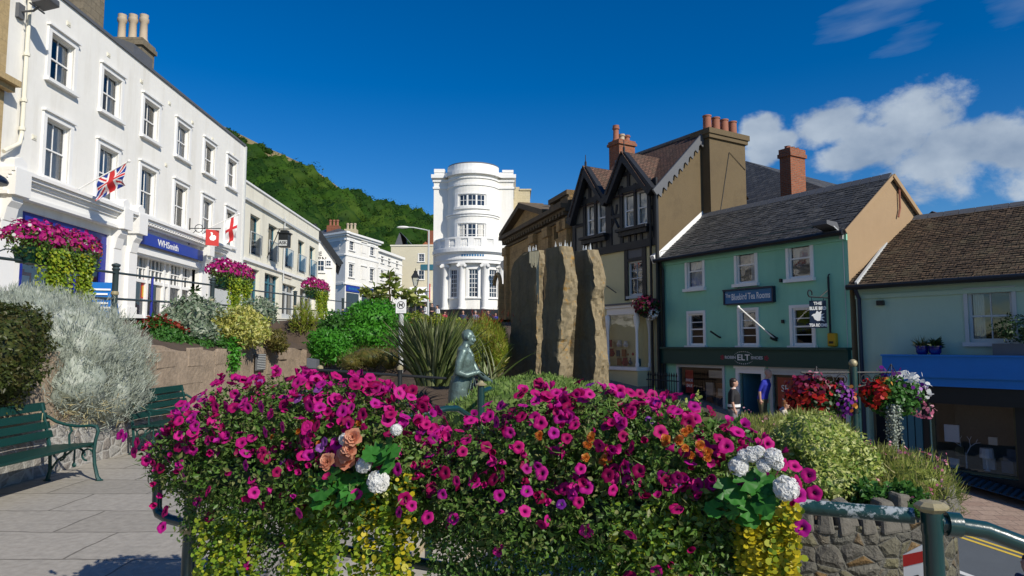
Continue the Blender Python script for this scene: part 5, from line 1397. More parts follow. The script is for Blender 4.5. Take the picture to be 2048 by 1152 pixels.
# courses of slates stand a little proud, uneven
n_c = 22; sl = (rzx - zG - zov) / (rbx + .22)
for j in range(n_c):
    a0 = lerp(.22, -rbx, j / n_c); a1 = lerp(.22, -rbx, (j + 1) / n_c); u = G0 - .05
    while u < G1 + .06:
        wd_ = random.uniform(.2, .36); u2 = min(u + wd_, G1 + .07); l = random.uniform(.012, .034); z0 = zG + zov + (.22 - a0) * sl; z1 = zG + zov + (.22 - a1) * sl; dn = random.uniform(0, .025)
        mb.face([GW.p(u, z0 + l - dn, a0 + dn), GW.p(u2 - .008, z0 + l - dn, a0 + dn), GW.p(u2 - .008, z1 + .006, a1), GW.p(u, z1 + .006, a1)])
        mb.face([GW.p(u, z0 + l - dn, a0 + dn), GW.p(u2 - .008, z0 + l - dn, a0 + dn), GW.p(u2 - .008, z0, a0), GW.p(u, z0, a0)]); u = u2
mb.build('roof', 'slate', gh_)
mb = MB()
for i in range(24):
    a, b = lerp(G0, G1 + .06, i / 24), lerp(G0, G1 + .06, (i + 1) / 24) - .02; mb.prism(GE, [(rbx - .16, rzx - .1), (rbx, rzx + .09), (rbx + .16, rzx - .1)], a - G1, b - G1)
mb.build('ridge_tiles', 'lead', gh_)
mb = MB(); mb.wbar(GE, (-.2, zG + zov + .02), (rbx + .05, rzx + .0), .1, .07, .1); mb.wbar(GE, (rbx, rzx), (2 * rbx, zG), .12, .07, .13); mb.build('verge', 'peach', gh_)
mb = MB(); EG0 = GW.end(G0); mb.wbar(EG0, (-.25, zG + zov + .08), (rbx + .05, rzx + .1), .22, -.16, -.02); mb.wbar(EG0, (-.3, zG - .12), (.1, zG + .1), .3, -.2, -.01); mb.build('parapet_coping', 'trim', gh_)
mb = MB(); mb.tube([GW.p(G0 - .1, zG - .16, .27), GW.p(G1 + .05, zG - .16, .27)], .075, 8); mb.build('gutter', 'black', gh_)
mb = MB(); mb.tube([GW.p(G0 + .12, zG - .2, .2), GW.p(G0 + .14, zG - .5, .08), GW.p(G0 + .14, -1, .08)], .045, 8); mb.build('downpipe', 'black', gh_)
q = GE.uz(1794, 372); q1 = GE.uz(1796, 418); mb = MB(); mb.tube([GE.p(*q, .06), GE.p(*q1, .06), GE.p(q1[0] - .1, q1[1] - .25, .06)], .026, 6); mb.build('wall_pipe', 'terracotta', gh_)
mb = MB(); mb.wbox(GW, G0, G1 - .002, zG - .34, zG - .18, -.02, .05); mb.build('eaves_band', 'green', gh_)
for h, c in zip(up, ('N', 'R', 'B')): window(gh_, GW, h, .08, 1, (1, 1), .09, .04, False, True, curt=c, fr=.05)
for h in lo: window(gh_, GW, h, .08, 1, (2, 2), .09, .04, False, True, curt='', fr=.055)
# fascia and shop front
mb = MB(); mb.wbox(GW, G0, G1 - .02, zf0, zf1, -.02, .16); mb.wbox(GW, G0, G1, zf1, zf1 + .07, -.02, .24); fs = mb.build('fascia', 'dkgreen', gh_)
fm_ = (zf0 + zf1) / 2
text('ELT', GW, GW.uz(1494, 716)[0], fm_ + .0, .25, 'lettering', fs, .165, 1.2, bold=.003)
text('ROBIN', GW, GW.uz(1468, 716)[0], fm_, .125, 'trimgrey', fs, .165, 1.15, bold=.004); text('SHOES', GW, GW.uz(1521, 717)[0], fm_, .125, 'trimgrey', fs, .165, 1.15, bold=.004)
for px in (1452, 1540):
    mb = MB(); u = GW.uz(px, 716)[0]
    for k in range(5): a = k * 1.2566; mb.prism(GW, [(u, fm_), (u + .07 * math.cos(a - .4), fm_ + .07 * math.sin(a - .4)), (u + .085 * math.cos(a), fm_ + .085 * math.sin(a)), (u + .07 * math.cos(a + .4), fm_ + .07 * math.sin(a + .4))], .15, .166)
    mb.build('rose_emblem', 'redcloth', fs)
mb = MB(); u = GW.uz(1494, 716)[0]
for s in (1, -1):
    for k in range(11): a = math.pi * (.18 + .064 * k); mb.prism(GW, [(u + .36 * math.cos(a + d) * 1.05, fm_ + s * .2 * math.sin(a + d) * r) for d, r in ((-.05, 1), (.05, 1), (.05, .86), (-.05, .86))], .15, .164)
mb.build('wreath_lettering', 'trimgrey', fs)
def shopwin(h, fm, name='shop_window', items=10, rev=.12):
    a, b, c, d = h; mb = MB()
    mb.wbox(GW, a - .09, a, c, d, -rev, .03); mb.wbox(GW, b, b + .09, c, d, -rev, .03); mb.wbox(GW, a - .09, b + .09, d, d + .09, -rev, .031); mb.wbox(GW, a, b, c, c + .35, -rev, .02)
    w_ = mb.build(name, fm, gh_); mb = MB(); mb.wquad(GW, a, b, c + .35, d, -rev * .5); mb.build('pane', 'glass', w_, recalc=False)
    shopbox(w_, GW, a, b, c + .3, d, -rev * .5 - .03, 1.1, 'dark', items, ('creamcloth', 'hairginger', 'blackcloth', 'navycloth', 'khakicloth', 'greycloth'), lo=.05)
    return w_
s1 = shopwin(sw1, 'trimgrey', items=26)
mb = MB(); u = GW.uz(1376, 760)[0]; mb.wbox(GW, u - .17, u + .17, zf0 - .95, zf0 - .2, -.075, -.065); p1 = mb.build('sale_poster', 'red', s1)
text('SALE', GW, u, zf0 - .72, .13, 'lettering', p1, -.06, 1); text('SHOE', GW, u, zf0 - .54, .13, 'lettering', p1, -.06, 1)
mb = MB(); u = GW.uz(1432, 750)[0]; mb.wbox(GW, u - .36, u + .3, zf0 - .42, zf0 - .18, -.075, -.065); mb.build('notice', 'creamcloth', s1)
s2 = shopwin(sw2, 'trimgrey', items=14)
mb = MB(); mb.wbox(GW, sw2[0] - .1, sw2[1] + .1, sw2[3] + .09, zf0, -.02, .05); mb.build('blind_box', 'trimgrey', s2)
mb = MB(); u = GW.uz(1570, 775)[0]; mb.wbox(GW, sw2[0] + .12, sw2[0] + 1.05, -.35, zf0 - .3, -.075, -.065); p1 = mb.build('sale_poster', 'red', s2)
text('SHOE', GW, sw2[0] + .58, zf0 - .62, .27, 'lettering', p1, -.06, 1); text('SALE', GW, sw2[0] + .58, zf0 - .95, .32, 'lettering', p1, -.06, 1)
mb = MB(); a, b, c, d = dr
mb.wbox(GW, a - .12, a, c, d, -.1, .06); mb.wbox(GW, b, b + .12, c, d, -.1, .06); mb.wbox(GW, a - .12, b + .12, d, d + .14, -.1, .061); mb.wbox(GW, a - .16, b + .16, d + .141, zf0 - .001, -.02, .1)
df = mb.build('doorway', 'trim', gh_)
mb = MB(); DW = Wall(GW.p(a + .03, 0, -.1).xy, (GW.u * .45 - GW.n * .9)); mb.wbox(DW, 0, .8, c, d, -.02, .02); mb.wbox(DW, .1, .7, c + 1.1, d - .12, .021, .03); mb.build('door', 'tealdoor', df)
shopbox(df, GW, a, b, c, d, -.1, 1.6)
for px, py, s in ((1437, 670, 1), (1550, 671, 1), (1563, 561, 0), (1567, 643, 0), (1665, 688, 0)):
    u, z = GW.uz(px, py); mb = MB()
    if s: mb.tube([GW.p(u + .08, z - .08, 0), GW.p(u + .08, z - .06, .08), GW.p(u - .06, z + .12, .3)], .03, 6)
    else: mb.box(-.035, .035, -.035, .035, -.05, .05); mb.v = [tuple(GW.p(u + x, z + z_, .03 + y)) for x, y, z_ in mb.v]
    mb.build('wall_bracket', 'iron', gh_)
u, z = GW.uz(1664, 678, .1); mb = MB(); mb.wbox(GW, u - .12, u + .12, z - .2, z + .16, .0, .14); ab = bevel(mb.build('alarm_box', 'yellowbox', gh_), .03); mb = MB(); mb.wbox(GW, u - .06, u + .06, z - .12, z - .06, .141, .15); mb.build('alarm_light', 'black', ab)
u, z = GW.uz(1655, 452, .3); mb = MB(); mb.prism(GW.end(u + .15), [(-.0, z - .1), (-.2, z - .05), (-.55, z + .02), (-.55, z + .12), (-.1, z + .1)], -.45, 0); fl = mb.build('floodlight', 'lead', gh_)
mb = MB(); u2, z2 = GW.uz(1686, 470); mb.wbox(GW, u2 - .05, u2 + .05, z2 - .12, z2 + .12, .0, .1); mb.tube([GW.p(u2, z2 + .05, .08), GW.p(u + .1, z + .05, .3)], .02, 5); mb.tube([GW.p(u2, z2 - .1, .02), GW.p(u2 + .02, zf1, .02)], .01, 4); mb.build('junction_box', 'trimgrey', gh_)
mb = MB(); mb.tube([GW.p(G0, GW.uz(1500, 485)[1] + .18, .02), GW.p(G1 - .3, GW.uz(1600, 470)[1] + .16, .02)], .008, 4); mb.build('cable', 'dkgreen', gh_)
# white flagpole
u, z = GW.uz(1551, 677, .05); tp = at(1477, 614, GW.p(u, z, 1.3).y); 
fp = thing('flagpole', 'bare white flagpole slanting up from the green wall below the blue sign', 'flagpole', GW.p(u, z, .05))
mb = MB(); mb.tube([GW.p(u, z, .1), tp], .022, 8); mb.ell(tp, .045, 8); mb.build('pole', 'trim', fp)
mb = MB(); mb.tube([GW.p(u, z - .05, 0), GW.p(u - .0, z - .02, .14), GW.p(u - .04, z + .03, .22)], .04, 6); mb.build('socket', 'iron', fp)
# tea room sign on the wall
u0, z0 = GW.uz(1450, 598, .1); u1, z1 = GW.uz(1544, 585, .1); zz = (GW.uz(1497, 605, .1)[1], GW.uz(1497, 579, .1)[1])
ts = thing('tea_room_sign', 'long blue sign board with white lettering between the green house windows', 'sign', GW.p((u0 + u1) / 2, zz[0], 0))
mb = MB(); mb.wbox(GW, u0, u1, zz[0], zz[1], .04, .1); bd = mb.build('board', 'bluesign', ts)
mb = MB(); mb.wbox(GW, u0 - .05, u1 + .05, zz[1], zz[1] + .05, .0, .16); mb.wbox(GW, u1, u1 + .05, zz[0] - .03, zz[1], .0, .13); mb.wbox(GW, u0 - .05, u0, zz[0] - .03, zz[1], .0, .13); mb.wbox(GW, u0, u1, zz[0] - .04, zz[0], .0, .13); mb.build('frame', 'navy', ts)
text('Bluebird Tea Rooms', GW, lerp(u0, u1, .555), (zz[0] + zz[1]) / 2 - .01, .27, 'lettering', bd, .103, .64, bold=.003); text('The', GW, lerp(u0, u1, .07), (zz[0] + zz[1]) / 2 + .05, .17, 'lettering', bd, .103, .75)
# hanging tea room sign
u, z = GW.uz(1660, 600, .02); zt_ = GW.uz(1660, 553, .05)[1]; zb_ = GW.uz(1660, 668, .05)[1]; zm_ = GW.uz(1650, 595, .3)[1]
hsn = thing('hanging_tea_sign', 'dark hanging sign board with a pale bird and lettering on a tall iron bracket', 'sign', GW.p(u, zb_, .0))
L_ = .62
mb = MB(); mb.tube([GW.p(u, zb_, .06), GW.p(u, zt_, .06)], .028, 6); mb.tube([GW.p(u, zm_, .06), GW.p(u, zm_, L_ + .25)], .02, 6); mb.tube([GW.p(u, zt_ - .35, .06), GW.p(u, zm_, L_ * .75)], .015, 6)
for (zq, oo, s) in ((zt_, .0, 1), (zb_, .0, -1)): mb.tube([GW.p(u, zq + s * .07 * math.sin(t), .06 - .07 + .07 * math.cos(t)) for t in np.linspace(0, 4.6, 9)], .018, 5)
mb.tube([GW.p(u, zm_ + .09 + .09 * math.sin(t), L_ + .25 + .09 * math.cos(t)) for t in np.linspace(-1.5, 3.6, 9)], .018, 5); mb.build('bracket', 'iron', hsn)
cp = GW.p(u, 0, .45); HW = Wall(cp.xy, (.93, -.36)); zs0 = HW.uz(1637, 656)[1]; zs1 = HW.uz(1637, 601)[1]; hw = .5 * (HW.uz(1653, 630)[0] - HW.uz(1619, 630)[0]); uc_ = HW.uz(1636, 630)[0]
mb = MB(); mb.wbox(HW, uc_ - hw, uc_ + hw, zs0, zs1, -.02, .02)
for s in (-.7, .7): mb.tube([HW.p(uc_ + hw * s, zs1, 0), HW.p(uc_ + hw * s, zm_, 0)], .01, 4)
bd = mb.build('board', 'navy', hsn)
hgt = zs1 - zs0
text('THE', HW, uc_, zs1 - hgt * .11, hgt * .15, 'lettering', bd, .023, 1, bold=.004); text('BLUE BIRD', HW, uc_, zs1 - hgt * .29, hgt * .165, 'lettering', bd, .023, .72, bold=.006); text('TEA ROOMS', HW, uc_, zs0 + hgt * .1, hgt * .15, 'lettering', bd, .023, .72, bold=.005)
mb = MB(); zc_ = zs0 + hgt * .42; s = hgt * .30
mb.prism(HW, [(uc_ + x * s, zc_ + y * s) for x, y in ((-.75, .1), (-.55, .02), (-.4, -.35), (-.1, -.55), (.3, -.5), (.75, -.62), (.42, -.25), (.75, -.1), (.35, .0), (.72, .35), (.3, .25), (.45, .7), (.1, .5), (-.1, .7), (-.3, .35), (-.55, .3))], .02, .026); mb.build('bird_emblem', 'lettering', bd)

# ------------------------------------------------------------------ slate roofed house behind, with tall brick stack
v = at(1550, 400, 29.); RWl = Wall(v.xy, GW.u); 
rh = thing('slate_roofed_house', 'house behind the green one with a slate roof and a tall red brick stack', 'building', (v.x, v.y, 0))
ra, rb2 = RWl.uz(1360, 405)[0], RWl.uz(1640, 390)[0]; ze = RWl.uz(1500, 412)[1]; zr_ = RWl.uz(1520, 322, -3)[1]
mb = MB(); mb.wbox(RWl, ra, rb2, -2, ze, -6, -.1); mb.build('wall', 'dkgreen', rh)
mb = MB(); re_ = RWl.uz(1492, 322, -3)[0]; zr_ = RWl.uz(1492, 322, -3)[1]; rb2 += .5; slab(mb, [RWl.p(ra, ze - .05, .2), RWl.p(rb2, ze - .05, .2), RWl.p(re_, zr_, -3), RWl.p(ra, zr_, -3)], .08); slab(mb, [RWl.p(ra, zr_, -3), RWl.p(re_, zr_, -3), RWl.p(rb2, ze, -6.2), RWl.p(ra, ze, -6.2)], .08); mb.face([RWl.p(rb2, ze - .05, .2), RWl.p(re_, zr_, -3), RWl.p(rb2, ze, -6.2)]); mb.build('roof', 'slate', rh)
mb = MB(); mb.wbox(RWl, ra, rb2, ze - .3, ze - .08, .2, .34); mb.build('gutter', 'dkgreen', rh)
CWl = Wall(at(1582, 380, 27.2).xy, GW.u); c0_, b = CWl.uz(1560, 350)[0], CWl.uz(1582, 350)[0]; dp_ = CWl.end(b).uz(1611, 350)[0]; zt_ = CWl.uz(1584, 293)[1]
mb = MB(); mb.wbox(CWl, c0_, b, -1, zt_ - .35, -dp_, .0)
mb.wbox(CWl, c0_ - .06, b + .06, zt_ - .35, zt_ - .2, -dp_ - .06, .06); mb.wbox(CWl, c0_ - .02, b + .02, zt_ - .2, zt_, -dp_ - .02, .02); ck = mb.build('chimney', 'brick', rh)
for s in (.2, .5, .8): 
    mb = MB(); mb.lathe([(.12, 0), (.11, .1), (.13, .12)], CWl.p(lerp(c0_, b, .5), zt_, -s * dp_), 10); mb.build('chimney_pot', 'terracotta', ck)
mb = MB(); mb.wbox(CWl, c0_ - .08, b + .1, 0, CWl.uz(1590, 391)[1], -.3, .03); mb.build('flashing', 'lead', rh)

# ------------------------------------------------------------------ sage house with blue shop
sg_ = thing('sage_house', 'low sage green house with a mossy tiled roof above a blue canopied shop', 'building', TWL.p(4, -2))
ZS = (TWL.uz(1720, 566)[1] + TWL.uz(2040, 548)[1]) / 2; S0, S1 = .12, 14.
ww = (TWL.uz(1937, 630)[0], TWL.uz(2026, 630)[0], TWL.uz(1980, 684)[1], TWL.uz(1980, 581)[1])
shp = (TWL.uz(1862, 850)[0], TWL.uz(2012, 850)[0] + .2, TWL.uz(1935, 948)[1], TWL.uz(1935, 800)[1])
shp2 = (shp[1] + .5, shp[1] + 3.5, shp[2] - .4, shp[3])
dr2 = (TWL.uz(1738, 850)[0], TWL.uz(1802, 850)[0], -2.2, shp[3] - .05)
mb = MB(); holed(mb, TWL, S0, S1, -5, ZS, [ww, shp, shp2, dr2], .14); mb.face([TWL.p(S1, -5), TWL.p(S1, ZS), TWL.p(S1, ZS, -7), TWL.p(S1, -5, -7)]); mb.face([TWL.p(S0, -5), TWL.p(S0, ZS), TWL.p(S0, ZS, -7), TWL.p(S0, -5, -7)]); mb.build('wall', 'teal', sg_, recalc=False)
SE = TWL.end(S0); rbs, rzs = SE.uz(1800, 440)
mb = MB(); slab(mb, [TWL.p(S0 - .1, ZS - .06, .25), TWL.p(S1, ZS - .06, .25), TWL.p(S1, rzs, -rbs), TWL.p(S0 - .1, rzs, -rbs)], .06); slab(mb, [TWL.p(S0 - .1, rzs, -rbs), TWL.p(S1, rzs, -rbs), TWL.p(S1, ZS, -2 * rbs), TWL.p(S0 - .1, ZS, -2 * rbs)], .06)
n_c = 34; sl = (rzs - ZS + .06) / (rbs + .25)
for j in range(n_c):
    a0 = lerp(.25, -rbs, j / n_c); a1 = lerp(.25, -rbs, (j + 1) / n_c); u = S0 - .1; z0 = ZS - .06 + (.25 - a0) * sl; z1 = ZS - .06 + (.25 - a1) * sl
    while u < min(S1, 7.5):
        u2 = u + random.uniform(.15, .18); l = random.uniform(.018, .04); dn = random.uniform(0, .012)
        mb.face([TWL.p(u, z0 + l - dn, a0 + dn), TWL.p(u2 - .008, z0 + l - dn, a0 + dn), TWL.p(u2 - .008, z1 + .008, a1), TWL.p(u, z1 + .008, a1)])
        mb.face([TWL.p(u, z0 + l - dn, a0 + dn), TWL.p(u2 - .008, z0 + l - dn, a0 + dn), TWL.p(u2 - .008, z0, a0), TWL.p(u, z0, a0)]); u = u2
mb.build('roof', 'tile', sg_)
mb = MB()
for i in range(36):
    a, b = lerp(S0, S1, i / 36), lerp(S0, S1, (i + 1) / 36) - .015; mb.prism(SE, [(rbs - .15, rzs - .09), (rbs, rzs + .08), (rbs + .15, rzs - .09)], a - S0, b - S0)
mb.build('ridge_tiles', 'lead', sg_)
mb = MB(); mb.wbar(SE, (-.25, ZS - .02), (rbs + .1, rzs + .06), .1, .10, .16); mb.build('verge', 'trimgrey', sg_)
mb = MB(); mb.tube([TWL.p(S0 - .1, ZS - .1, .3), TWL.p(S1, ZS - .1, .3)], .07, 8); mb.build('gutter', 'black', sg_)
mb = MB(); mb.tube([TWL.p(S0 + .1, ZS - .12, .28), TWL.p(S0 + .12, ZS - .4, .09), TWL.p(S0 + .12, -3, .09)], .05, 8); mb.build('downpipe', 'navy', sg_)
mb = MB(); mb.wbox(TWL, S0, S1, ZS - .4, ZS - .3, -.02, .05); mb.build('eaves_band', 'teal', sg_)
window(sg_, TWL, ww, .12, 2, (1, 1), .08, .03, False, True, curt='L', fr=.06, fm='trimgrey')
u, z = TWL.uz(1762, 606); mb = MB(); mb.wbox(TWL, u - .07, u + .09, z - .06, z + .06, 0, .12); mb.build('wall_vent', 'black', sg_)
c0, c1 = TWL.uz(1765, 740, .6)[0], S1 - 1; zt_, zb_ = TWL.uz(1850, 713, .6)[1], TWL.uz(1850, 772, .6)[1]
mb = MB(); mb.wbox(TWL, c0, c1, lerp(zb_, zt_, .3), zt_, .1, .6); mb.wbox(TWL, c0, c1, zb_, lerp(zb_, zt_, .28), .1, .52); mb.wbox(TWL, c0 - .02, c1, zt_, zt_ + .04, .08, .64); mb.wbox(TWL, c0 - .01, c1, lerp(zb_, zt_, .28), lerp(zb_, zt_, .3), .1, .58); cn = mb.build('canopy', 'bluefas', sg_)
mb = MB(); mb.wbox(TWL, c0 + .1, c1, zb_ - .4, zb_ - .001, .02, .4); mb.build('soffit', 'black', sg_)
mb = MB(); a, b, c, d = shp
mb.wbox(TWL, a - .5, a - .02, c - 1, d + .2, -.02, .08); mb.wbox(TWL, b, b + .5, c - 1, d + .2, -.02, .08); mb.wbox(TWL, a - .02, b, c - 1, c, -.02, .07); mb.wbox(TWL, a - .02, b, d, d + .2, -.02, .07); mb.build('shop_front', 'black', sg_)
for h in (shp, shp2):
    mb = MB(); a, b, c, d = h; mb.wbox(TWL, a, a + .06, c, d, -.12, -.04); mb.wbox(TWL, b - .06, b, c, d, -.12, -.04); mb.wbox(TWL, a + .06, b - .06, d - .06, d, -.12, -.04); mb.wbox(TWL, a + .06, b - .06, c, c + .06, -.12, -.04); w_ = mb.build('shop_window', 'khakicloth', sg_)
    mb = MB(); mb.wquad(TWL, a, b, c, d, -.1); mb.build('pane', 'glass', w_, recalc=False)
    shopbox(w_, TWL, a, b, c, d, -.14, 1.5, 'panel' if h is shp else 'dark', 9, ('creamcloth', 'khakicloth', 'whitecloth', 'greycloth'))
    if h is shp:
        mb = MB(); bu, bz_ = TWL.uz(1932, 905, -.5)[0], c + .05
        def twig(p, ang, L, r):
            q = (p[0] + math.sin(ang) * L, p[1] + math.cos(ang) * L); mb.tube([TWL.p(*p, -.5), TWL.p(*q, -.5)], r, 5)
            if L > .12:
                for s in (-.5, .45): twig(q, ang + s, L * .68, r * .7)
        twig((bu, bz_), 0., .32, .016); mb.build('branch_display', 'whitecloth', w_)
        mb = MB(); bu = TWL.uz(1973, 905, -.5)[0]; mb.lathe([(.08, 0), (.02, .04), (.02, .3)], TWL.p(bu, c + .05, -.5), 8); mb.lathe([(.15, .3), (.13, .52)], TWL.p(bu, c + .05, -.5), 12); mb.build('table_lamp', 'whitecloth', w_)
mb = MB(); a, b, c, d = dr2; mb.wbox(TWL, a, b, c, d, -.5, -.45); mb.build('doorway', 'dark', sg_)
for px in (1720, 1811, 1826, 1841):
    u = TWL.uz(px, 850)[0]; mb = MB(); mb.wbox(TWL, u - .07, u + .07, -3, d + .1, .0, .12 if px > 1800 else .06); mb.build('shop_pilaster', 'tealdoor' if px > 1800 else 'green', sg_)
strip('ramp_grille', TWL, shp[0] + .1, 9, -.05, .8, .3, 'lead')
mb = MB()
for i in range(60):
    u = shp[0] + .2 + i * .13; v0 = TWL.p(u, 0, .02); z = hr(v0.x, v0.y) + .31; v1 = TWL.p(u + .06, 0, .75); z1 = hr(v1.x, v1.y) + .31
    a_, b_ = TWL.p(u, z, .02), TWL.p(u, z1, .75); mb.hexa([a_, TWL.p(u + .05, z, .02), TWL.p(u + .05, z1, .75), b_, a_ + Vector((0, 0, .02)), TWL.p(u + .05, z + .02, .02), TWL.p(u + .05, z1 + .02, .75), b_ + Vector((0, 0, .02))])
gr = bpy.data.objects['ramp_grille']; mb.build('grille_bars', 'black', gr); gr['label'] = 'grey barred access ramp along the foot of the blue canopied shop'; gr['category'] = 'ramp'; gr['kind'] = 'thing'
# pots on the canopy
M['lf_spiky'] = leafmat('spiky_leaves', [(.08, .12, .03), (.16, .15, .04), (.22, .13, .05), (.05, .09, .02)], .3)
M['pot_blue'] = mat('blue_glaze', (.008, .012, .16), .2, .15, 4, .02, 30, coat=.5)
for i, px in enumerate((1845, 1871)):
    u, z = TWL.uz(px, 700, .3); p = TWL.p(u, zt_ + .04, .32)
    pt = thing('potted_plant', ('spiky reddish plant in a blue pot on the blue canopy', 'bushier green plant in a blue pot nearer the sash window')[i], 'potted plant', p, 0, 'blue pots on the canopy')
    mb = MB(); mb.lathe([(.09, 0), (.13, .06), (.135, .17), (.15, .18), (.15, .21), (.11, .2)], p, 14); mb.build('pot', 'pot_blue', pt, smooth=True)
    n_ = 70; d = unit(rng.normal(size=(n_, 3)) * np.array([1, 1, .4]) + np.array([0, 0, .6])); leafobj('foliage', [leafgeo(np.tile(np.array(p) + (0, 0, .2), (n_, 1)) + rng.normal(size=(n_, 3)) * .03, rng.normal(size=(n_, 3)), .26 - .06 * i, T_SPRIG if i else T_BLADE, d, None, .2 if i == 0 else None)], 'lf_spiky' if i == 0 else 'lf_dark', pt)
u0, z = TWL.uz(1990, 710, .3); p = TWL.p(u0, zt_ + .04, .34)
pt = thing('window_planter', 'grey planter with a dark bushy shrub on the blue canopy below the sash window', 'planter', p)
mb = MB(); mb.wbox(TWL, u0 - .0, u0 + .9, zt_ + .04, zt_ + .30, .2, .46); mb.build('trough', 'lead', pt)
q = TWL.p(u0 + .5, zt_ + .62, .33); P, Q = blob([(q.x, q.y, q.z, .55, .4, .34), (q.x + .4, q.y - .4, q.z - .05, .4, .4, .3)], 900, .3); leafobj('foliage', [leafgeo(P, Q + rng.normal(size=P.shape) * .7, .08, T_LEAF)], 'lf_dark', pt)
# red roof peeping over the ridge
rr = thing('red_roof_house', 'far house of which only a red tiled roof shows over the mossy ridge', 'building', at(1868, 430, 30))
v = at(1868, 423, 30.); mb = MB(); RRW = Wall(v.xy, (.6, -.8)); mb.prism(RRW, [(-1.4, -1), (1.2, -1), (1.2, v.z - .9), (0, v.z - .05), (-1.4, v.z - .9)], -4, 0); mb.build('wall', 'beige', rr)
mb = MB(); slab(mb, [RRW.p(-1.6, v.z - 1.05, .2), RRW.p(0, v.z, .2), RRW.p(0, v.z, -4), RRW.p(-1.6, v.z - 1.05, -4)], .08); slab(mb, [RRW.p(1.4, v.z - 1.05, .2), RRW.p(0, v.z, .2), RRW.p(0, v.z, -4), RRW.p(1.4, v.z - 1.05, -4)], .08); mb.build('roof', 'tilered', rr)
# spear railings by the bay
fr = thing('spear_railings', 'short run of black spear topped railings between the bay and the green shop', 'railing', TW.p(TU1, .0, .5))
mb = MB(); a, b = TW.uz(1297, 765, .7)[0], TW.uz(1340, 765, .7)[0] + .3; zt_ = TW.uz(1315, 745, .7)[1]
for i in range(13):
    u = lerp(a, b, i / 12); mb.tube([TW.p(u, -1.4, .7), TW.p(u, zt_ - .12, .7)], .014, 5); mb.lathe([(.014, 0), (.035, .05), (.002, .16)], TW.p(u, zt_ - .13, .7), 5)
mb.build('bars', 'iron', fr); mb = MB()
for z in (zt_ - .25, -.9): mb.tube([TW.p(a - .1, z, .7), TW.p(b + .1, z, .7)], .02, 5)
mb.build('rails', 'iron', fr)
# ------------------------------------------------------------------ leaf and petal colours
def LM(k, *a, **b): M[k] = leafmat(k, *a, **b)
LM('lf_silver', [(.29, .33, .275), (.37, .41, .35), (.23, .27, .22), (.44, .47, .41), (.32, .36, .30), (.20, .22, .165)], .15, .8)
LM('lf_straw', [(.42, .36, .18), (.5, .45, .25), (.3, .24, .12)], .2, .8)
LM('lf_olive', [(.05, .068, .014), (.03, .05, .012), (.085, .10, .02), (.022, .035, .010), (.07, .065, .018)], .25)
LM('lf_bright', [(.05, .22, .015), (.08, .30, .02), (.035, .17, .012), (.10, .34, .04), (.06, .24, .02)], .35)
LM('lf_mid', [(.045, .14, .02), (.07, .20, .035), (.03, .10, .015), (.10, .26, .06), (.055, .16, .025)], .35)
LM('lf_grey', [(.15, .21, .13), (.32, .36, .27), (.09, .16, .09), (.45, .48, .38), (.12, .19, .11), (.20, .27, .17)], .3)
LM('lf_gold', [(.48, .46, .10), (.60, .57, .20), (.30, .36, .07), (.66, .62, .28), (.22, .30, .05), (.52, .48, .12)], .35)
LM('lf_bronze', [(.11, .11, .025), (.16, .13, .03), (.08, .10, .02), (.20, .16, .05)], .35)
LM('lf_phorm', [(.15, .20, .06), (.25, .30, .12), (.09, .14, .04), (.36, .38, .20), (.12, .14, .05), (.06, .09, .03)], .25, .4)
LM('lf_feather', [(.20, .28, .025), (.30, .38, .04), (.13, .20, .02), (.38, .42, .07), (.25, .20, .04)], .4)
LM('lf_loquat', [(.22, .30, .05), (.36, .40, .10), (.12, .20, .03), (.42, .42, .16)], .3)
LM('lf_mound', [(.11, .20, .035), (.17, .27, .055), (.075, .14, .025), (.21, .30, .08), (.11, .17, .035)], .25, .7)
LM('lf_valer', [(.22, .28, .05), (.32, .36, .08), (.15, .21, .035), (.36, .34, .11), (.12, .19, .035), (.38, .34, .14)], .35)
LM('lf_varieg', [(.38, .44, .09), (.50, .54, .17), (.22, .32, .05), (.60, .60, .26), (.14, .24, .035)], .35)
LM('lf_petunia', [(.065, .15, .02), (.12, .23, .04), (.04, .10, .016), (.17, .27, .06), (.08, .17, .025), (.19, .21, .07)], .35)
LM('lf_geran', [(.03, .15, .02), (.05, .21, .03), (.022, .11, .015), (.06, .24, .035)], .35)
LM('lf_jenny', [(.22, .36, .03), (.34, .42, .03), (.14, .26, .025), (.46, .45, .03), (.27, .37, .04), (.09, .18, .02)], .35, .4)
LM('lf_jennyy', [(.55, .46, .02), (.62, .50, .03), (.45, .42, .03), (.66, .50, .02), (.36, .38, .03)], .35, .4)
LM('fl_mag', [(.50, .010, .19), (.60, .022, .28), (.42, .006, .14), (.28, .003, .06), (.56, .014, .23), (.46, .014, .29), (.22, .002, .05), (.52, .010, .17)], .35, .55, .15, throat=(.10, .002, .05))
LM('fl_magfar', [(.42, .015, .17), (.50, .03, .26), (.34, .008, .12), (.46, .02, .22), (.28, .008, .16), (.52, .08, .20)], .3, .6, .1)
LM('fl_purple', [(.15, .012, .24), (.24, .025, .33), (.32, .10, .40), (.12, .008, .16), (.20, .015, .27)], .3)
LM('fl_orange', [(.55, .13, .02), (.62, .22, .03), (.48, .06, .02), (.66, .34, .06)], .35)
LM('fl_red', [(.42, .008, .012), (.50, .02, .015), (.33, .004, .012), (.56, .05, .02)], .3)
LM('fl_rust', [(.22, .02, .012), (.30, .035, .015), (.14, .012, .01)], .25)
M['fl_white'] = leafmat('white_petals', [(.86, .86, .84), (.88, .88, .87), (.84, .85, .82), (.87, .87, .86)], .5, .9, .08)
LM('fl_peach', [(.68, .30, .19), (.74, .40, .27), (.62, .22, .13), (.70, .36, .22)], .35)
LM('fl_pink', [(.56, .14, .24), (.64, .22, .32), (.48, .10, .20), (.68, .36, .40)], .3)

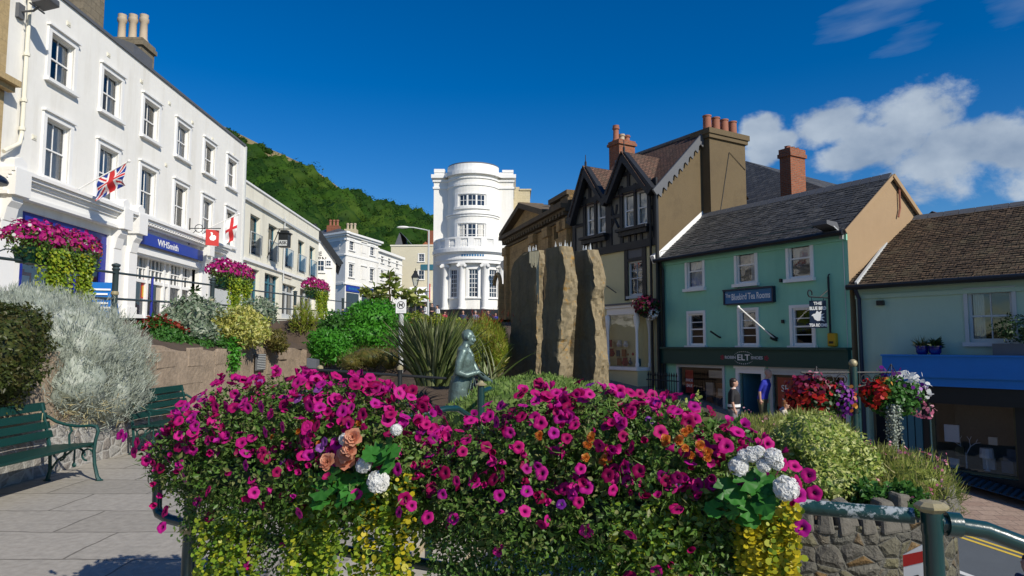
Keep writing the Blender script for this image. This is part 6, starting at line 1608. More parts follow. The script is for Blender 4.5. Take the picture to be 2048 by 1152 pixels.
# ------------------------------------------------------------------ bed on the retaining wall, beside the benches
def W_(px, py, Y): return at(px, py, Y)
v = W_(25, 715, 8.1)
shrub('olive_shrub', 'dark olive green rounded shrub overhanging the wall at the picture edge', [(v.x - .12, v.y - .2, 1.50, .50, .62, .66), (v.x - .4, v.y + .3, 1.75, .5, .7, .45), (v.x - .1, v.y - 1.0, 1.45, .55, .7, .65)], 17000, .048, 'lf_olive', T_LEAF, depth=.14, amp=.24, core=.84, jit=.75)
# santolina: upright silver filaments in a long mound
els = []
for (px, py, Y, a, b, c) in ((135, 690, 9.6, .8, .9, .78), (85, 640, 10.6, .9, 1.1, .5), (190, 715, 10.1, .66, .8, .82), (238, 730, 10.9, .5, .65, .75), (212, 785, 10.0, .42, .6, .62), (155, 765, 9.4, .45, .7, .62), (252, 775, 10.6, .36, .5, .5), (50, 612, 11.0, .8, .8, .42)):
    v = W_(px, py, Y); els.append((v.x, v.y, v.z, a, b, c * .82))
shrub('silver_shrub', 'large silvery grey shrub spilling over the wall between the two benches', els, 38000, .08, 'lf_silver', T_NEEDLE, depth=.16, amp=.42, fq=3.4, core=.74, mode='up', seed=4., stems=8)
v = W_(165, 815, 9.4); P = np.array([v]) + rng.normal(size=(420, 3)) * np.array([.2, .45, .13]); ax = rng.normal(size=(420, 3)) + np.array([.2, -.3, -.3])
so_ = leafobj('dry_stalks', [leafgeo(P, rng.normal(size=(420, 3)), .11, T_NEEDLE, ax)], 'lf_straw', None, tuple(v), 'stuff'); so_['label'] = 'pale dry stalks tangled under the silvery shrub'; so_['category'] = 'dead stems'
def px_shrub(name, label, specs, n, size, m, **k):
    e = []
    for (px, py, Y, wpx, hpx, dep) in specs:
        v = W_(px, py, Y); e.append((v.x, v.y, v.z, wpx / 2 * Y / F, dep, hpx / 2 * Y / F))
    return shrub(name, label, e, n, size, m, **k), e
t, e = px_shrub('red_flowered_shrub', 'low green shrub topped with rusty red flower heads beside the silvery shrub', [(312, 668, 13.6, 85, 66, .45), (345, 675, 13.9, 70, 50, .4)], 2600, .075, 'lf_mid')
P, Q = blob([(x, y, z + .05, a * .95, b * .95, c) for x, y, z, a, b, c in e], 330, .06, up=.15); leafobj('flowers', [leafgeo(P, np.array([0, 0, 1.]) + rng.normal(size=P.shape) * .5, .06, T_ROUND)], 'fl_rust', t)['kind'] = 'stuff'
px_shrub('grey_variegated_shrub', 'wide grey green variegated shrub in front of the second flower trough', [(390, 632, 15.0, 130, 75, .6), (350, 650, 14.6, 70, 60, .5), (430, 660, 15.4, 120, 60, .6), (520, 625, 17.5, 70, 60, .5), (395, 665, 14.2, 90, 50, .4)], 5200, .085, 'lf_grey', amp=.35)
px_shrub('wall_top_plants', 'mixed low green plants along the wall top below the red flowered shrub', [(315, 690, 13.0, 70, 34, .3), (350, 690, 13.6, 70, 34, .3), (395, 690, 14.0, 70, 32, .3), (430, 688, 14.6, 60, 30, .3), (335, 676, 13.4, 60, 40, .3)], 2600, .07, 'lf_mid', amp=.4)
px_shrub('thin_climber', 'thin dark leafy shoot standing above the grey variegated shrub', [(388, 600, 15.2, 14, 60, .12), (370, 612, 15., 20, 40, .12)], 220, .10, 'lf_dark', depth=.5, core=0, stems=3)
px_shrub('golden_shrub', 'cream and yellow variegated bush bulging over the wall top', [(480, 652, 15.4, 110, 80, .6), (500, 668, 15.2, 70, 55, .5), (455, 660, 15.2, 60, 60, .5)], 4200, .08, 'lf_gold')
px_shrub('small_wall_shrub', 'small olive green plant creeping over the wall beyond the golden bush', [(548, 678, 16.6, 50, 42, .35), (560, 692, 16.8, 36, 26, .3)], 1100, .06, 'lf_bronze')
px_shrub('tall_weed_clump', 'tall thin green stems growing up under the third flower trough', [(608, 632, 21, 36, 70, .4), (590, 645, 21, 26, 40, .3), (625, 640, 21, 24, 40, .3)], 1100, .16, 'lf_feather', tpl=T_NEEDLE, mode='up', core=.4)
px_shrub('small_green_shrub', 'small dark green shrub beneath the far end of the upper railing', [(672, 650, 21.5, 40, 60, .5), (650, 655, 21.5, 30, 40, .4)], 1200, .10, 'lf_mid')
# wall fern
v = W_(425, 712, 14.55); t = thing('wall_fern', 'bright green fern growing from a crack in the pink stone wall', 'fern', tuple(v)); v.x = -5.9
P = np.array([v]) + rng.normal(size=(260, 3)) * np.array([.05, .12, .18]); leafobj('fronds', [leafgeo(P, rng.normal(size=(260, 3)) + np.array([1., -.5, 0]), .10, T_LEAF, rng.normal(size=(260, 3)) + np.array([.3, 0, -.5]))], 'lf_bright', t)
# ------------------------------------------------------------------ middle bank
px_shrub('bright_green_bush', 'big bright green rounded bush behind the no dogs sign', [(748, 642, 18.2, 130, 85, .85), (735, 672, 17.8, 110, 70, .7), (790, 655, 18.6, 70, 80, .7)], 7500, .085, 'lf_bright', core=.82, amp=.18)
px_shrub('glossy_green_shrub', 'glossy mid green shrub at the end of the pink stone wall', [(660, 692, 15.6, 80, 66, .6), (645, 678, 16., 50, 40, .5), (680, 705, 15.3, 60, 50, .5), (640, 700, 15.8, 40, 50, .3)], 4600, .075, 'lf_bright', core=.78)
px_shrub('bronze_shrub', 'low brownish olive shrub between the glossy shrub and the sword leaved clump', [(742, 715, 14.6, 100, 55, .55), (705, 725, 14.4, 60, 45, .5), (780, 720, 14.4, 50, 50, .4)], 2600, .07, 'lf_bronze', mode='side', tpl=T_NEEDLE)
px_shrub('low_hedge', 'low green plants along the bank behind the no dogs sign', [(830, 640, 19., 60, 30, .5), (870, 645, 19.5, 60, 30, .5), (910, 652, 19., 60, 30, .5), (800, 640, 19., 40, 40, .5)], 3000, .09, 'lf_feather')
px_shrub('feathery_bush', 'feathery yellow green bush with reddish tips between the statue and the standing stones', [(968, 680, 15.0, 92, 95, .7), (945, 700, 14.8, 60, 80, .5), (995, 700, 14.8, 50, 100, .5), (975, 660, 15.2, 70, 50, .5)], 6500, .13, 'lf_feather', tpl=T_NEEDLE, mode='up', core=.72, amp=.3)
v = W_(968, 642, 14.9); P = np.array([v]) + rng.normal(size=(170, 3)) * np.array([.36, .3, .10]); o = leafobj('russet_tips', [leafgeo(P, rng.normal(size=(170, 3)), .12, T_NEEDLE, rng.normal(size=(170, 3)) * .5 + np.array([0, 0, 1.]))], 'fl_rust', bpy.data.objects['feathery_bush']); o['kind'] = 'stuff'
# sword leaved clump (New Zealand flax)
v = W_(868, 770, 13.2); n_ = 430
t = thing('flax_clump', 'large clump of arching sword shaped leaves behind the bronze statue', 'flax plant', tuple(v))
th_ = rng.random(n_) * 2 * math.pi; tilt = (np.abs(rng.normal(size=n_)) * .30 + .04).clip(0, .95)
ax = np.stack([np.cos(th_) * np.sin(tilt), np.sin(th_) * np.sin(tilt), np.cos(tilt)], 1)
P = np.array([v]) + np.stack([np.cos(th_), np.sin(th_), np.zeros(n_)], 1) * (rng.random(n_) * .32)[:, None]
nr = np.stack([-np.cos(th_), -np.sin(th_), np.full(n_, .4)], 1) + rng.normal(size=(n_, 3)) * .25
leafobj('leaves', [leafgeo(P, nr, 1.05 + .45 * rng.random(n_), T_BLADE, ax, None, .66)], 'lf_phorm', t)
v2 = W_(975, 775, 12.2); n_ = 22; th_ = rng.random(n_) * 2 * math.pi; tilt = np.abs(rng.normal(size=n_)) * .35 + .1; ax = np.stack([np.cos(th_) * np.sin(tilt), np.sin(th_) * np.sin(tilt), np.cos(tilt)], 1)
t = thing('small_flax', 'smaller clump of sword leaves in front of the feathery bush', 'flax plant', tuple(v2)); leafobj('leaves', [leafgeo(np.array([v2]) + rng.normal(size=(n_, 3)) * .1, -ax + np.array([0, 0, 1.]), .6 + .4 * rng.random(n_), T_BLADE, ax, None, .5)], 'lf_phorm', t)
# young tree with long pale leaves
v = W_(778, 650, 19.4); tr = thing('young_tree', 'young tree with whorls of long pale green leaves above the bright green bush', 'tree', tuple(v))
mb = MB(); tips = []
mb.tube([v, v + Vector((.02, 0, .5)), v + Vector((0, 0, 1.45))], [.03, .025, .012], 6)
for (px, py) in ((778, 552), (772, 572), (748, 582), (730, 585), (762, 590), (800, 592), (815, 588), (825, 600), (790, 578), (742, 592), (808, 605), (755, 600), (840, 592), (835, 605), (770, 602), (785, 562)):
    q = W_(px, py, 19.4 + random.uniform(-.4, .4)); tips.append(q); mb.tube([v + Vector((0, 0, random.uniform(.3, .9))), v.lerp(q, .6) + Vector((0, 0, .1)), q], [.012, .009, .006], 5)
mb.build('trunk', 'bark', tr, uv=False)
gs = []
for q in tips:
    n_ = 16; d = unit(rng.normal(size=(n_, 3)) * np.array([1, 1, .5]) + np.array([0, 0, .35])); gs.append(leafgeo(np.array([q]) + rng.normal(size=(n_, 3)) * .05, rng.normal(size=(n_, 3)) * .4 + np.array([0, 0, 1.]), .24 + .08 * rng.random(n_), T_LEAF, d))
leafobj('crown', gs, 'lf_loquat', tr)
# ground cover mound round the stones
els = []
for (px, py, Y, a, b, c) in ((1060, 800, 11.2, 1.0, 1.0, .52), (1000, 800, 10.6, .55, .9, .42), (1160, 805, 11.4, 1.1, 1.1, .42), (1260, 815, 11.6, .9, 1.0, .35), (1090, 770, 12.4, .9, .7, .30), (955, 830, 9.9, .5, .6, .42), (1040, 840, 9.6, .9, .8, .55), (1150, 850, 10.2, .9, .8, .5), (1330, 830, 11.8, .7, .9, .35)):
    v = W_(px, py, Y); els.append((v.x, v.y, v.z - .12, a, b, c))
t = shrub('ground_cover_mound', 'low spreading green mound of ground cover at the foot of the standing stones', els, 30000, .05, 'lf_mound', T_SPRIG, 'ground cover', depth=.07, amp=.26, fq=2.6, core=.9, mode='up', stems=0); t['kind'] = 'stuff'
mb = MB(); mb.box(-1.0, 4.0, 9.7, 16, -1.5, .35); o = mb.build('soil_bed', 'soil'); o['kind'] = 'structure'

# ------------------------------------------------------------------ flower troughs along the upper railing
RX = LW.n * 4.95
UR = Wall((LW.p(0, 0, 4.9).xy), LW.u)   # railing line, u is about Y
def far_trough(label, px, first=None, dens=1.):
    u = UR.uz(px, 560)[0]; c = UR.p(u, hu(u) + 1.16)
    t = thing('flower_trough', label, 'flower trough', c, math.atan2(UR.u.y, UR.u.x), 'flower troughs on the upper railing')
    return t
def fill_trough(t, L=1.7, s=1.0):
    mb = MB(); h = L / 2
    mb.hexa([(-h, -.12, -.24), (h, -.12, -.24), (h, .12, -.24), (-h, .12, -.24), (-h - .03, -.17, .04), (h + .03, -.17, .04), (h + .03, .17, .04), (-h - .03, .17, .04)]); mb.build('trough', 'trough', t, local=True)
    els = [(x, 0, .12, .42, .34, .36 + .06 * math.sin(x * 9)) for x in np.linspace(-h * .88, h * .88, 5)]
    P, Q = blob(els, 2600, .22, .35); P[:, 1] -= .05
    leafobj('foliage', [leafgeo(P, Q + rng.normal(size=P.shape) * .7, .07, T_LEAF)], 'lf_petunia', t, local=True)
    P, Q = blob([(a, b, c + .08, d * 1.05, e * 1.1, f * 1.02) for a, b, c, d, e, f in els], 1150, .07, .4, up=-.15); leafobj('petunia_flowers', [leafgeo(P, Q + rng.normal(size=P.shape) * .45, .07, T_ROUND)], 'fl_magfar', t, kind='stuff', local=True)
    P, Q = blob(els, 60, .05, .4, up=.1); leafobj('pale_flowers', [leafgeo(P + Q * .06, Q + rng.normal(size=P.shape) * .3, .06, T_ROUND)], 'fl_white', t, kind='stuff', local=True)
    P, Q = blob(els, 90, .05, .4, up=-.3); leafobj('orange_flowers', [leafgeo(P + Q * .05, Q + rng.normal(size=P.shape) * .3, .06, T_ROUND)], 'fl_orange', t, kind='stuff', local=True)
    gs = []
    for x in np.concatenate([rng.normal(size=30) * .14 - h * .45, rng.normal(size=34) * .10 + h * .70, rng.normal(size=26) * .5]):
        x = clamp(x, -h, h); ln = random.uniform(.5, 1.25); k = int(ln / .026); y0 = -.26 - .1 * random.random(); z = -np.arange(k) * .026 + .02
        P = np.stack([x + .02 * rng.normal(size=k) + .03 * np.sin(z * 6 + x * 9), y0 - .05 * np.sin(z * 4) + .02 * rng.normal(size=k), z], 1); gs.append(leafgeo(P, np.array([0, -1., .5]) + rng.normal(size=P.shape) * .6, .055, T_ROUND))
    leafobj('trailing_leaves', gs, 'lf_jenny', t, local=True)
ft = far_trough('flower trough of magenta petunias hanging in front of the book shop window', 106); fill_trough(ft)
for px, lb in ((462, 'flower trough of magenta petunias between the small third shop and the golden bush'), (632, 'farthest flower trough of petunias, before the white pub gable')):
    u = UR.uz(px, 560)[0]; q = dup(ft, UR.p(u, hu(u) + 1.16 + (0 if px < 500 else .05)), None, lb)
    q.scale = (1.2, 1.1, 1.2) if px > 500 else (1.12, 1.1, 1.15)
# upper railing with posts
rl = thing('upper_railing', 'slate grey two bar railing along the edge of the upper pavement', 'railing', UR.p(15, hu(15)))
mb = MB(); Y0, Y1 = 4., 42.
for z in (.98, .42):
    mb = MB(); mb.tube([UR.p(u, hu(u) + z) for u in np.linspace(Y0, Y1, 14)], .026, 8); mb.build('rail', 'railgrey', rl)
for px in (-260, 229, 424, 590, 646, 686):
    u = UR.uz(px, 600)[0]; z = hu(u) - .1; mb = MB()
    mb.lathe([(.085, 0), (.085, .12), (.062, .14), (.062, 1.12), (.07, 1.13), (.085, 1.16), (.06, 1.2), (.09, 1.23), (.09, 1.26), (.02, 1.29)], UR.p(u, z), 12)
    p_ = mb.build('post', 'railgrey', rl, smooth=True); mb = MB(); mb.lathe([(.066, 0), (.078, .02), (.078, .06), (.066, .08)], UR.p(u, z + .60), 12); mb.build('collar', 'gold', p_)
mb = MB(); u = UR.uz(303, 600)[0]; mb.tube([UR.p(u, hu(u) - .1), UR.p(u, hu(u) + 1.0)], .03, 6); mb.build('post', 'bluetrim', rl)
u = UR.uz(14, 590)[0]; mb = MB(); mb.tube([UR.p(u + .45 * math.cos(t), hu(u) + .7 + .45 * math.sin(t)) for t in np.linspace(.6, 5.2, 16)], .012, 5); o = mb.build('wire_hoop', 'railgrey', rl)
# right hand planter of rubble, round in plan
pc = Vector((2.02, 5.35)); ea, eb = 1.12, 1.28
def pring(a, s=1.): return Vector((pc.x + ea * s * math.cos(a), pc.y + eb * s * math.sin(a)))
zt_ = .60
rp = thing('rubble_planter', 'round rubble stone planter wall with upright stones along its rim', 'planter wall', (pc.x, pc.y, -3.5))
mb = MB(); n_ = 64; V = []; me_uv = []
zs_ = np.linspace(-3.5, zt_, 18)
for j, z in enumerate(zs_):
    for i in range(n_):
        p = pring(2 * math.pi * i / n_, 1 + .012 * noise.noise(Vector((i * .9, z * 5, 2)))); V.append((p.x, p.y, z))
mb.v = V; mb.f = [(j * n_ + i, j * n_ + (i + 1) % n_, (j + 1) * n_ + (i + 1) % n_, (j + 1) * n_ + i) for j in range(17) for i in range(n_)]; mb.m = [0] * len(mb.f)
wl2 = mb.build('wall', 'rubble', rp, smooth=True, uv=True)
ul = wl2.data.uv_layers[0].data; per = 2 * math.pi * (ea + eb) / 2
for p in wl2.data.polygons:
    for k_, li in enumerate(p.loop_indices):
        vi = wl2.data.loops[li].vertex_index; j, i = divmod(vi, n_)
        a = i / n_ * per
        if i == 0 and any((wl2.data.loops[l].vertex_index % n_) == n_ - 1 for l in p.loop_indices): a = per
        ul[li].uv = (a, zs_[j])
mb = MB(); mb.face([(*pring(2 * math.pi * i / 40, .93), zt_ - .02) for i in range(40)]); mb.build('soil', 'soil', rp)
for i in range(58):
    a = 2 * math.pi * (i + random.uniform(-.2, .2)) / 58; p = pring(a, .955); w_ = random.uniform(.10, .17); h_ = random.uniform(.06, .17); d_ = random.uniform(.10, .16)
    mb = MB(); mb.box(-w_ / 2, w_ / 2, -d_ / 2, d_ / 2, -.05, h_)
    rot = Matrix.Rotation(a + math.pi / 2 + random.uniform(-.35, .35), 3, 'Z') @ Matrix.Rotation(random.uniform(-.2, .2), 3, 'Y')
    tp_ = random.uniform(.45, .9)
    mb.v = [tuple(rot @ Vector((x * (tp_ if z > 0 else 1), y * (tp_ if z > 0 else 1), z + (random.uniform(-.03, .03) if z > 0 else 0))) + Vector((p.x, p.y, zt_))) for x, y, z in mb.v]
    o = mb.build('coping_stone', 'coping', rp); bevel(o, .02)
def rshrub(name, label, specs, n, size, m, **k): return px_shrub(name, label, specs, n, size, m, **k)
t, e = rshrub('yellow_variegated_shrub', 'cream and lime variegated bush in the middle of the rubble planter', [(1650, 905, 4.9, 140, 140, .42), (1610, 895, 4.8, 110, 120, .4), (1700, 930, 4.8, 90, 120, .36), (1640, 960, 4.6, 150, 110, .4)], 8500, .030, 'lf_varieg', core=.8, amp=.3)
t, e = rshrub('wispy_pink_plant', 'wispy olive plant with faded pink flower heads at the right end of the rubble planter', [(1800, 955, 4.8, 160, 110, .45), (1755, 940, 5.0, 100, 100, .4), (1850, 975, 4.9, 90, 80, .35), (1780, 990, 4.5, 130, 60, .35)], 9500, .058, 'lf_valer', tpl=T_NEEDLE, mode='up', core=.7, amp=.36, fq=3.)
P, Q = blob(e, 46, .02, .36, 3., up=.3); leafobj('pink_flower_heads', [leafgeo(np.repeat(P, 6, 0) + rng.normal(size=(len(P) * 6, 3)) * .013, rng.normal(size=(len(P) * 6, 3)) + np.array([0, 0, 1.]), .018, T_ROUND)], 'fl_pink', t)['kind'] = 'stuff'
t, e = rshrub('wispy_back_plant', 'wispy yellowish plant at the back of the rubble planter below the red basket', [(1545, 868, 5.7, 130, 75, .4), (1500, 865, 5.6, 70, 70, .35), (1610, 855, 5.9, 120, 70, .4), (1570, 895, 5.5, 150, 90, .4), (1665, 870, 5.8, 70, 70, .35)], 9500, .065, 'lf_valer', tpl=T_NEEDLE, mode='up', core=.7, amp=.36, fq=3.)
P, Q = blob(e, 24, .02, .36, 3., up=.3); leafobj('pink_flower_heads', [leafgeo(np.repeat(P, 6, 0) + rng.normal(size=(len(P) * 6, 3)) * .014, rng.normal(size=(len(P) * 6, 3)) + np.array([0, 0, 1.]), .019, T_ROUND)], 'fl_pink', t)['kind'] = 'stuff'
rshrub('dark_planter_foliage', 'dark green leaves hanging over the rim of the rubble planter', [(1805, 1000, 4.3, 70, 60, .2), (1730, 985, 4.3, 50, 40, .15)], 1500, .042, 'lf_mid', core=.6)
mb = MB(); o = None
# pale flower spikes rising behind the petunias
for (px, py, Y, lb) in ((1395, 785, 5.0, 'tallest pale green flower spike behind the right flower trough'), (1370, 800, 4.9, 'pale flower spike just left of the tallest one'), (1350, 815, 4.8, 'shorter pale flower spike behind the right flower trough')):
    P_ = []
    for k in range(34): P_.append(tuple(W_(px + random.uniform(-4, 4), py + k * 2.0, Y)))
    v = W_(px, py + 66, Y); o = leafobj('flower_spike', [leafgeo(np.array(P_), rng.normal(size=(34, 3)), .028, T_WIDE, rng.normal(size=(34, 3)) + np.array([0, 0, .6]))], 'lf_varieg', None, tuple(v)); tag(o, lb, 'flower spike', 'pale flower spikes')
px_shrub('green_planter_plant', 'leafy green plant below the pale flower spikes behind the right trough', [(1375, 870, 4.9, 100, 70, .3), (1450, 880, 4.9, 80, 70, .3)], 2600, .045, 'lf_mid')
# ------------------------------------------------------------------ pink stone retaining wall and its fittings
WX = -5.97
RWf = Wall((WX, 0), (0, 1))
rw = thing('retaining_wall', 'pink sandstone retaining wall behind the green benches', 'wall', (WX, 12, 0))
mb = MB(); ys = np.arange(1.5, 19.7, .32); zs_ = np.array([-.05, .25, .42, .62, .85, 1.05, 1.25, 1.42, 1.56])
def wtop(y): return 1.0 + .09 * noise.noise(Vector((y * .9, 3, 1))) + .03 * noise.noise(Vector((y * 3.1, 3, 1)))
k = len(zs_); V = []
for y in ys:
    for z in zs_: V.append((WX + .05 * noise.noise(Vector((y * 1.3, z * 2.6, 5))) + (.06 if z < .45 else 0), y, z * (wtop(y) if z > 1 else 1)))
mb.v = V; mb.f = [(i * k + j, (i + 1) * k + j, (i + 1) * k + j + 1, i * k + j + 1) for i in range(len(ys) - 1) for j in range(k - 1)]; mb.m = [1 if V[f[0]][2] < .5 and V[f[0]][1] < 11.6 else 0 for f in mb.f]
for i in range(len(ys) - 1):
    a, b = V[i * k + k - 1], V[(i + 1) * k + k - 1]; mb.face([a, b, (WX - .35, b[1], b[2] + .03), (WX - .35, a[1], a[2] + .03)])
mb.face([(WX + .1, 19.6, -.2), (WX + .1, 19.6, 1.5), (WX - 1.2, 19.6, 1.9), (WX - 1.2, 19.6, -.2)])
mb.build('stonework', ['redwallraw', 'greywall'], rw, recalc=False, smooth=True)
# block joints and blocks standing proud
for i in range(26):
    y = random.uniform(6, 19); z = random.choice((.55, .95, 1.3)); w_ = random.uniform(.5, 1.1); h_ = random.uniform(.24, .36)
    mb = MB(); mb.box(-.05, random.uniform(.006, .018), 0, w_, 0, h_); mb.v = [(WX + x + .05 * noise.noise(Vector((y * 1.3, z * 2.6, 5))), y + q + random.uniform(-.02, .02), z * .97 + r + random.uniform(-.02, .02)) for x, q, r in mb.v]; bevel(mb.build('stone_block', 'redwallraw', rw), .015)
u, z = RWf.uz(516, 724); pq = thing('wall_plaque', 'small grey plaque with raised bars fixed to the pink stone wall', 'plaque', (WX, u, z))
mb = MB(); mb.wbox(RWf, u - .28, u + .28, z - .19, z + .19, .04, .08); pl_ = mb.build('plate', 'lead', pq)
for i in range(9): mb = MB(); zz = z - .16 + i * .04; mb.wbox(RWf, u - .25, u + .25, zz, zz + .014, .081, .09); mb.build('bar', 'trimgrey', pl_)

# ------------------------------------------------------------------ benches
def bench(label, loc, rz):
    t = thing('park_bench', label, 'bench', loc, rz, 'green slatted benches along the wall')
    L = 1.86; h = L / 2
    mb = MB()
    for i in range(5): y = -.24 + i * .105; mb.box(-h, h, y, y + .085, .425 + .0 - i * .006, .455 - i * .006)
    bevel(mb.build('seat', 'bench', t, local=True), .006)
    mb = MB()
    for i in range(4):
        z = .52 + i * .108; y = .285 + i * .036; hh = .085 if i < 3 else .1
        mb.hexa([(-h, y, z), (h, y, z), (h, y + .03, z), (-h, y + .03, z), (-h, y + .028, z + hh), (h, y + .028, z + hh), (h, y + .058, z + hh), (-h, y + .058, z + hh)])
    bevel(mb.build('backrest', 'bench', t, local=True), .006)
    for s in (-1, 1):
        x = s * (h - .06); mb = MB()
        V = lambda *q: [Vector((x, a, b)) for a, b in q]
        mb.tube(V((.30, 0), (.27, .12), (.28, .30), (.30, .45), (.36, .70), (.42, .93)), [.028, .022, .022, .024, .02, .016], 6)       # back leg and upright
        mb.tube(V((-.34, .0), (-.31, .05), (-.27, .20), (-.255, .36), (-.27, .50), (-.295, .60), (-.27, .655), (-.2, .665)), [.03, .022, .02, .02, .02, .021, .022, .02], 6)  # front leg sweeping up
        mb.tube(V((-.2, .665), (-.05, .655), (.1, .675), (.22, .71), (.34, .78)), .019, 6)                                            # arm
        mb.tube(V((-.27, .41), (.0, .42), (.30, .40)), .018, 6)
        mb.tube([Vector((x, -.02 + .13 * math.cos(a), .30 + .10 * math.sin(a))) for a in np.linspace(0, math.pi, 9)], .014, 5)
        mb.tube([Vector((x, -.18 + .07 * math.cos(a), .31 + .07 * math.sin(a))) for a in np.linspace(-1.5, 3.5, 11)], .012, 5)
        mb.tube([Vector((x, .16 + .07 * math.cos(a), .31 + .07 * math.sin(a))) for a in np.linspace(4.6, -.4, 11)], .012, 5)
        mb.tube(V((.27, .12), (.18, .25), (.05, .33), (-.02, .40)), .014, 5); mb.tube(V((-.02, .40), (-.02, .2)), .012, 5); mb.ell((x, -.02, .19), (.016, .03, .03), 8)
        mb.tube(V((.05, .43), (.06, .55), (.03, .60), (.06, .67)), .014, 5); mb.ell((x, -.34, .008), (.03, .05, .014), 8); mb.ell((x, .30, .008), (.03, .05, .014), 8)
        mb.build('bench_end', 'benchiron', t, smooth=True, local=True, uv=False)
    return t
q = W_(215, 955, 8.3)
b1 = bench('green slatted bench with scrolled iron ends, nearer one, cut by the picture edge', (-5.37, 7.62, 0), R(90))
dup(b1, (-5.45, 11.35, 0), R(90), 'green slatted bench half hidden by the left petunia trough beyond the silvery shrub')

# grey wooden post and low railing in front of the bank
v = W_(628, 716, 12.0)
ps = thing('grey_post', 'stubby grey timber post with a slanted top near the thin railing', 'post', (v.x, v.y, 0))
mb = MB(); mb.hexa([(v.x - .1, v.y - .09, 0), (v.x + .09, v.y - .09, 0), (v.x + .09, v.y + .09, 0), (v.x - .1, v.y + .09, 0), (v.x - .1, v.y - .09, v.z), (v.x + .07, v.y - .09, v.z - .03), (v.x + .07, v.y + .09, v.z - .03), (v.x - .1, v.y + .09, v.z)]); mb.build('shaft', 'lead', ps)
mb = MB(); mb.box(v.x - .11, v.x + .10, v.y - .1, v.y + .1, .02, .10); mb.build('base', 'coping', ps)
lr = thing('thin_railing', 'thin black railing in front of the flax and shrubs', 'railing', (-2.5, 11.3, 0))
a, b = W_(606, 738, 10.8), W_(893, 757, 10.9); mb = MB(); mb.tube([(a.x, a.y, a.z - .45), (a.x - .02, a.y, a.z - .05), (a.x + .03, a.y, a.z), (b.x, b.y, b.z)], .022, 8); mb.build('rail', 'iron', lr)
mb = MB(); mb.tube([(a.x, a.y, a.z - .45), (b.x, b.y, b.z - .45)], .022, 8); mb.build('rail', 'iron', lr)
for px in (640, 800): p = W_(px, 742, 10.85); mb = MB(); mb.lathe([(.04, 0), (.035, p.z - .05), (.045, p.z + .02)], (p.x, p.y, 0), 10); p_ = mb.build('post', 'iron', lr); mb = MB(); mb.lathe([(.05, 0), (.05, .04), (.02, .07)], (p.x, p.y, p.z + .02), 10); mb.build('cap', 'gold', p_)
# post with gold cap at the foot of the mound, with its falling handrails
v = W_(962, 771, 8.6)
gp = thing('gold_capped_post', 'teal green handrail post with a gold cap right of the statue', 'post', (v.x, v.y, 0))
mb = MB(); mb.lathe([(.045, 0), (.045, v.z - .0)], (v.x, v.y, 0), 12); mb.build('shaft', 'rail', gp, smooth=True); mb = MB(); mb.lathe([(.07, 0), (.075, .015), (.04, .035), (.02, .06)], (v.x, v.y, v.z), 12); mb.build('cap', 'gold', gp)
e_ = W_(985, 778, 9.6); mb = MB(); mb.tube([(v.x, v.y, v.z - .08), (v.x + .1, v.y + .2, v.z - .05), tuple(e_)], .03, 8); mb.build('rail', 'rail', gp)
pts = [W_(800, 836, 5.4), W_(860, 826, 5.4), W_(892, 817, 5.5), W_(915, 817, 5.6), W_(935, 830, 5.8), W_(960, 850, 6.0), W_(1000, 880, 6.3)]
hr_ = thing('stair_handrail', 'green handrail curving down over the steps in front of the statue', 'handrail', (pts[2].x, pts[2].y, 0))
mb = MB(); mb.tube(pts, .024, 10); mb.build('rail', 'rail', hr_, smooth=True)
p = pts[1]; mb = MB(); mb.lathe([(.03, 0), (.03, p.z)], (p.x, p.y, 0), 10); mb.build('post', 'rail', hr_)

# no dogs sign
v = W_(802, 612, 15.0); b = W_(806, 700, 15.0)
nd = thing('no_dogs_sign', 'white no dogs sign on a pale green post in front of the bright green bush', 'sign', (v.x, v.y, b.z - .5))
NW = Wall((v.x, v.y), (1, 0)); mb = MB(); mb.lathe([(.055, 0), (.055, v.z - b.z + .5)], (v.x, v.y + .06, b.z - .5), 12); mb.build('post', 'trimgrey', nd, smooth=True)
mb = MB(); mb.wbox(NW, -.115, .115, v.z - .16, v.z + .14, -.01, .01); bd = bevel(mb.build('board', 'lettering', nd), .004)
mb = MB()
for k in range(24): a0, a1 = 2 * math.pi * k / 24, 2 * math.pi * (k + 1) / 24; mb.face([NW.p(r * math.cos(a), v.z + .02 + r * math.sin(a), .013) for r, a in ((.085, a0), (.085, a1), (.070, a1), (.070, a0))])
mb.wbar(NW, (-.052, v.z + .072), (.052, v.z - .032), .013, .0125, .0135)
mb.prism(NW, [(x, v.z + .02 + y) for x, y in ((-.045, .02), (.02, .022), (.03, .045), (.05, .038), (.042, .015), (.035, -.04), (.02, -.04), (.018, -.012), (-.02, -.012), (-.022, -.04), (-.04, -.04))], .0115, .0125); mb.build('dog_symbol', 'letteringdk', bd)
mb = MB()
for z in (-.105, -.125): mb.wbox(NW, -.08, .08, v.z + z, v.z + z + .006, .0105, .012)
mb.build('lettering', 'trimgrey', bd)
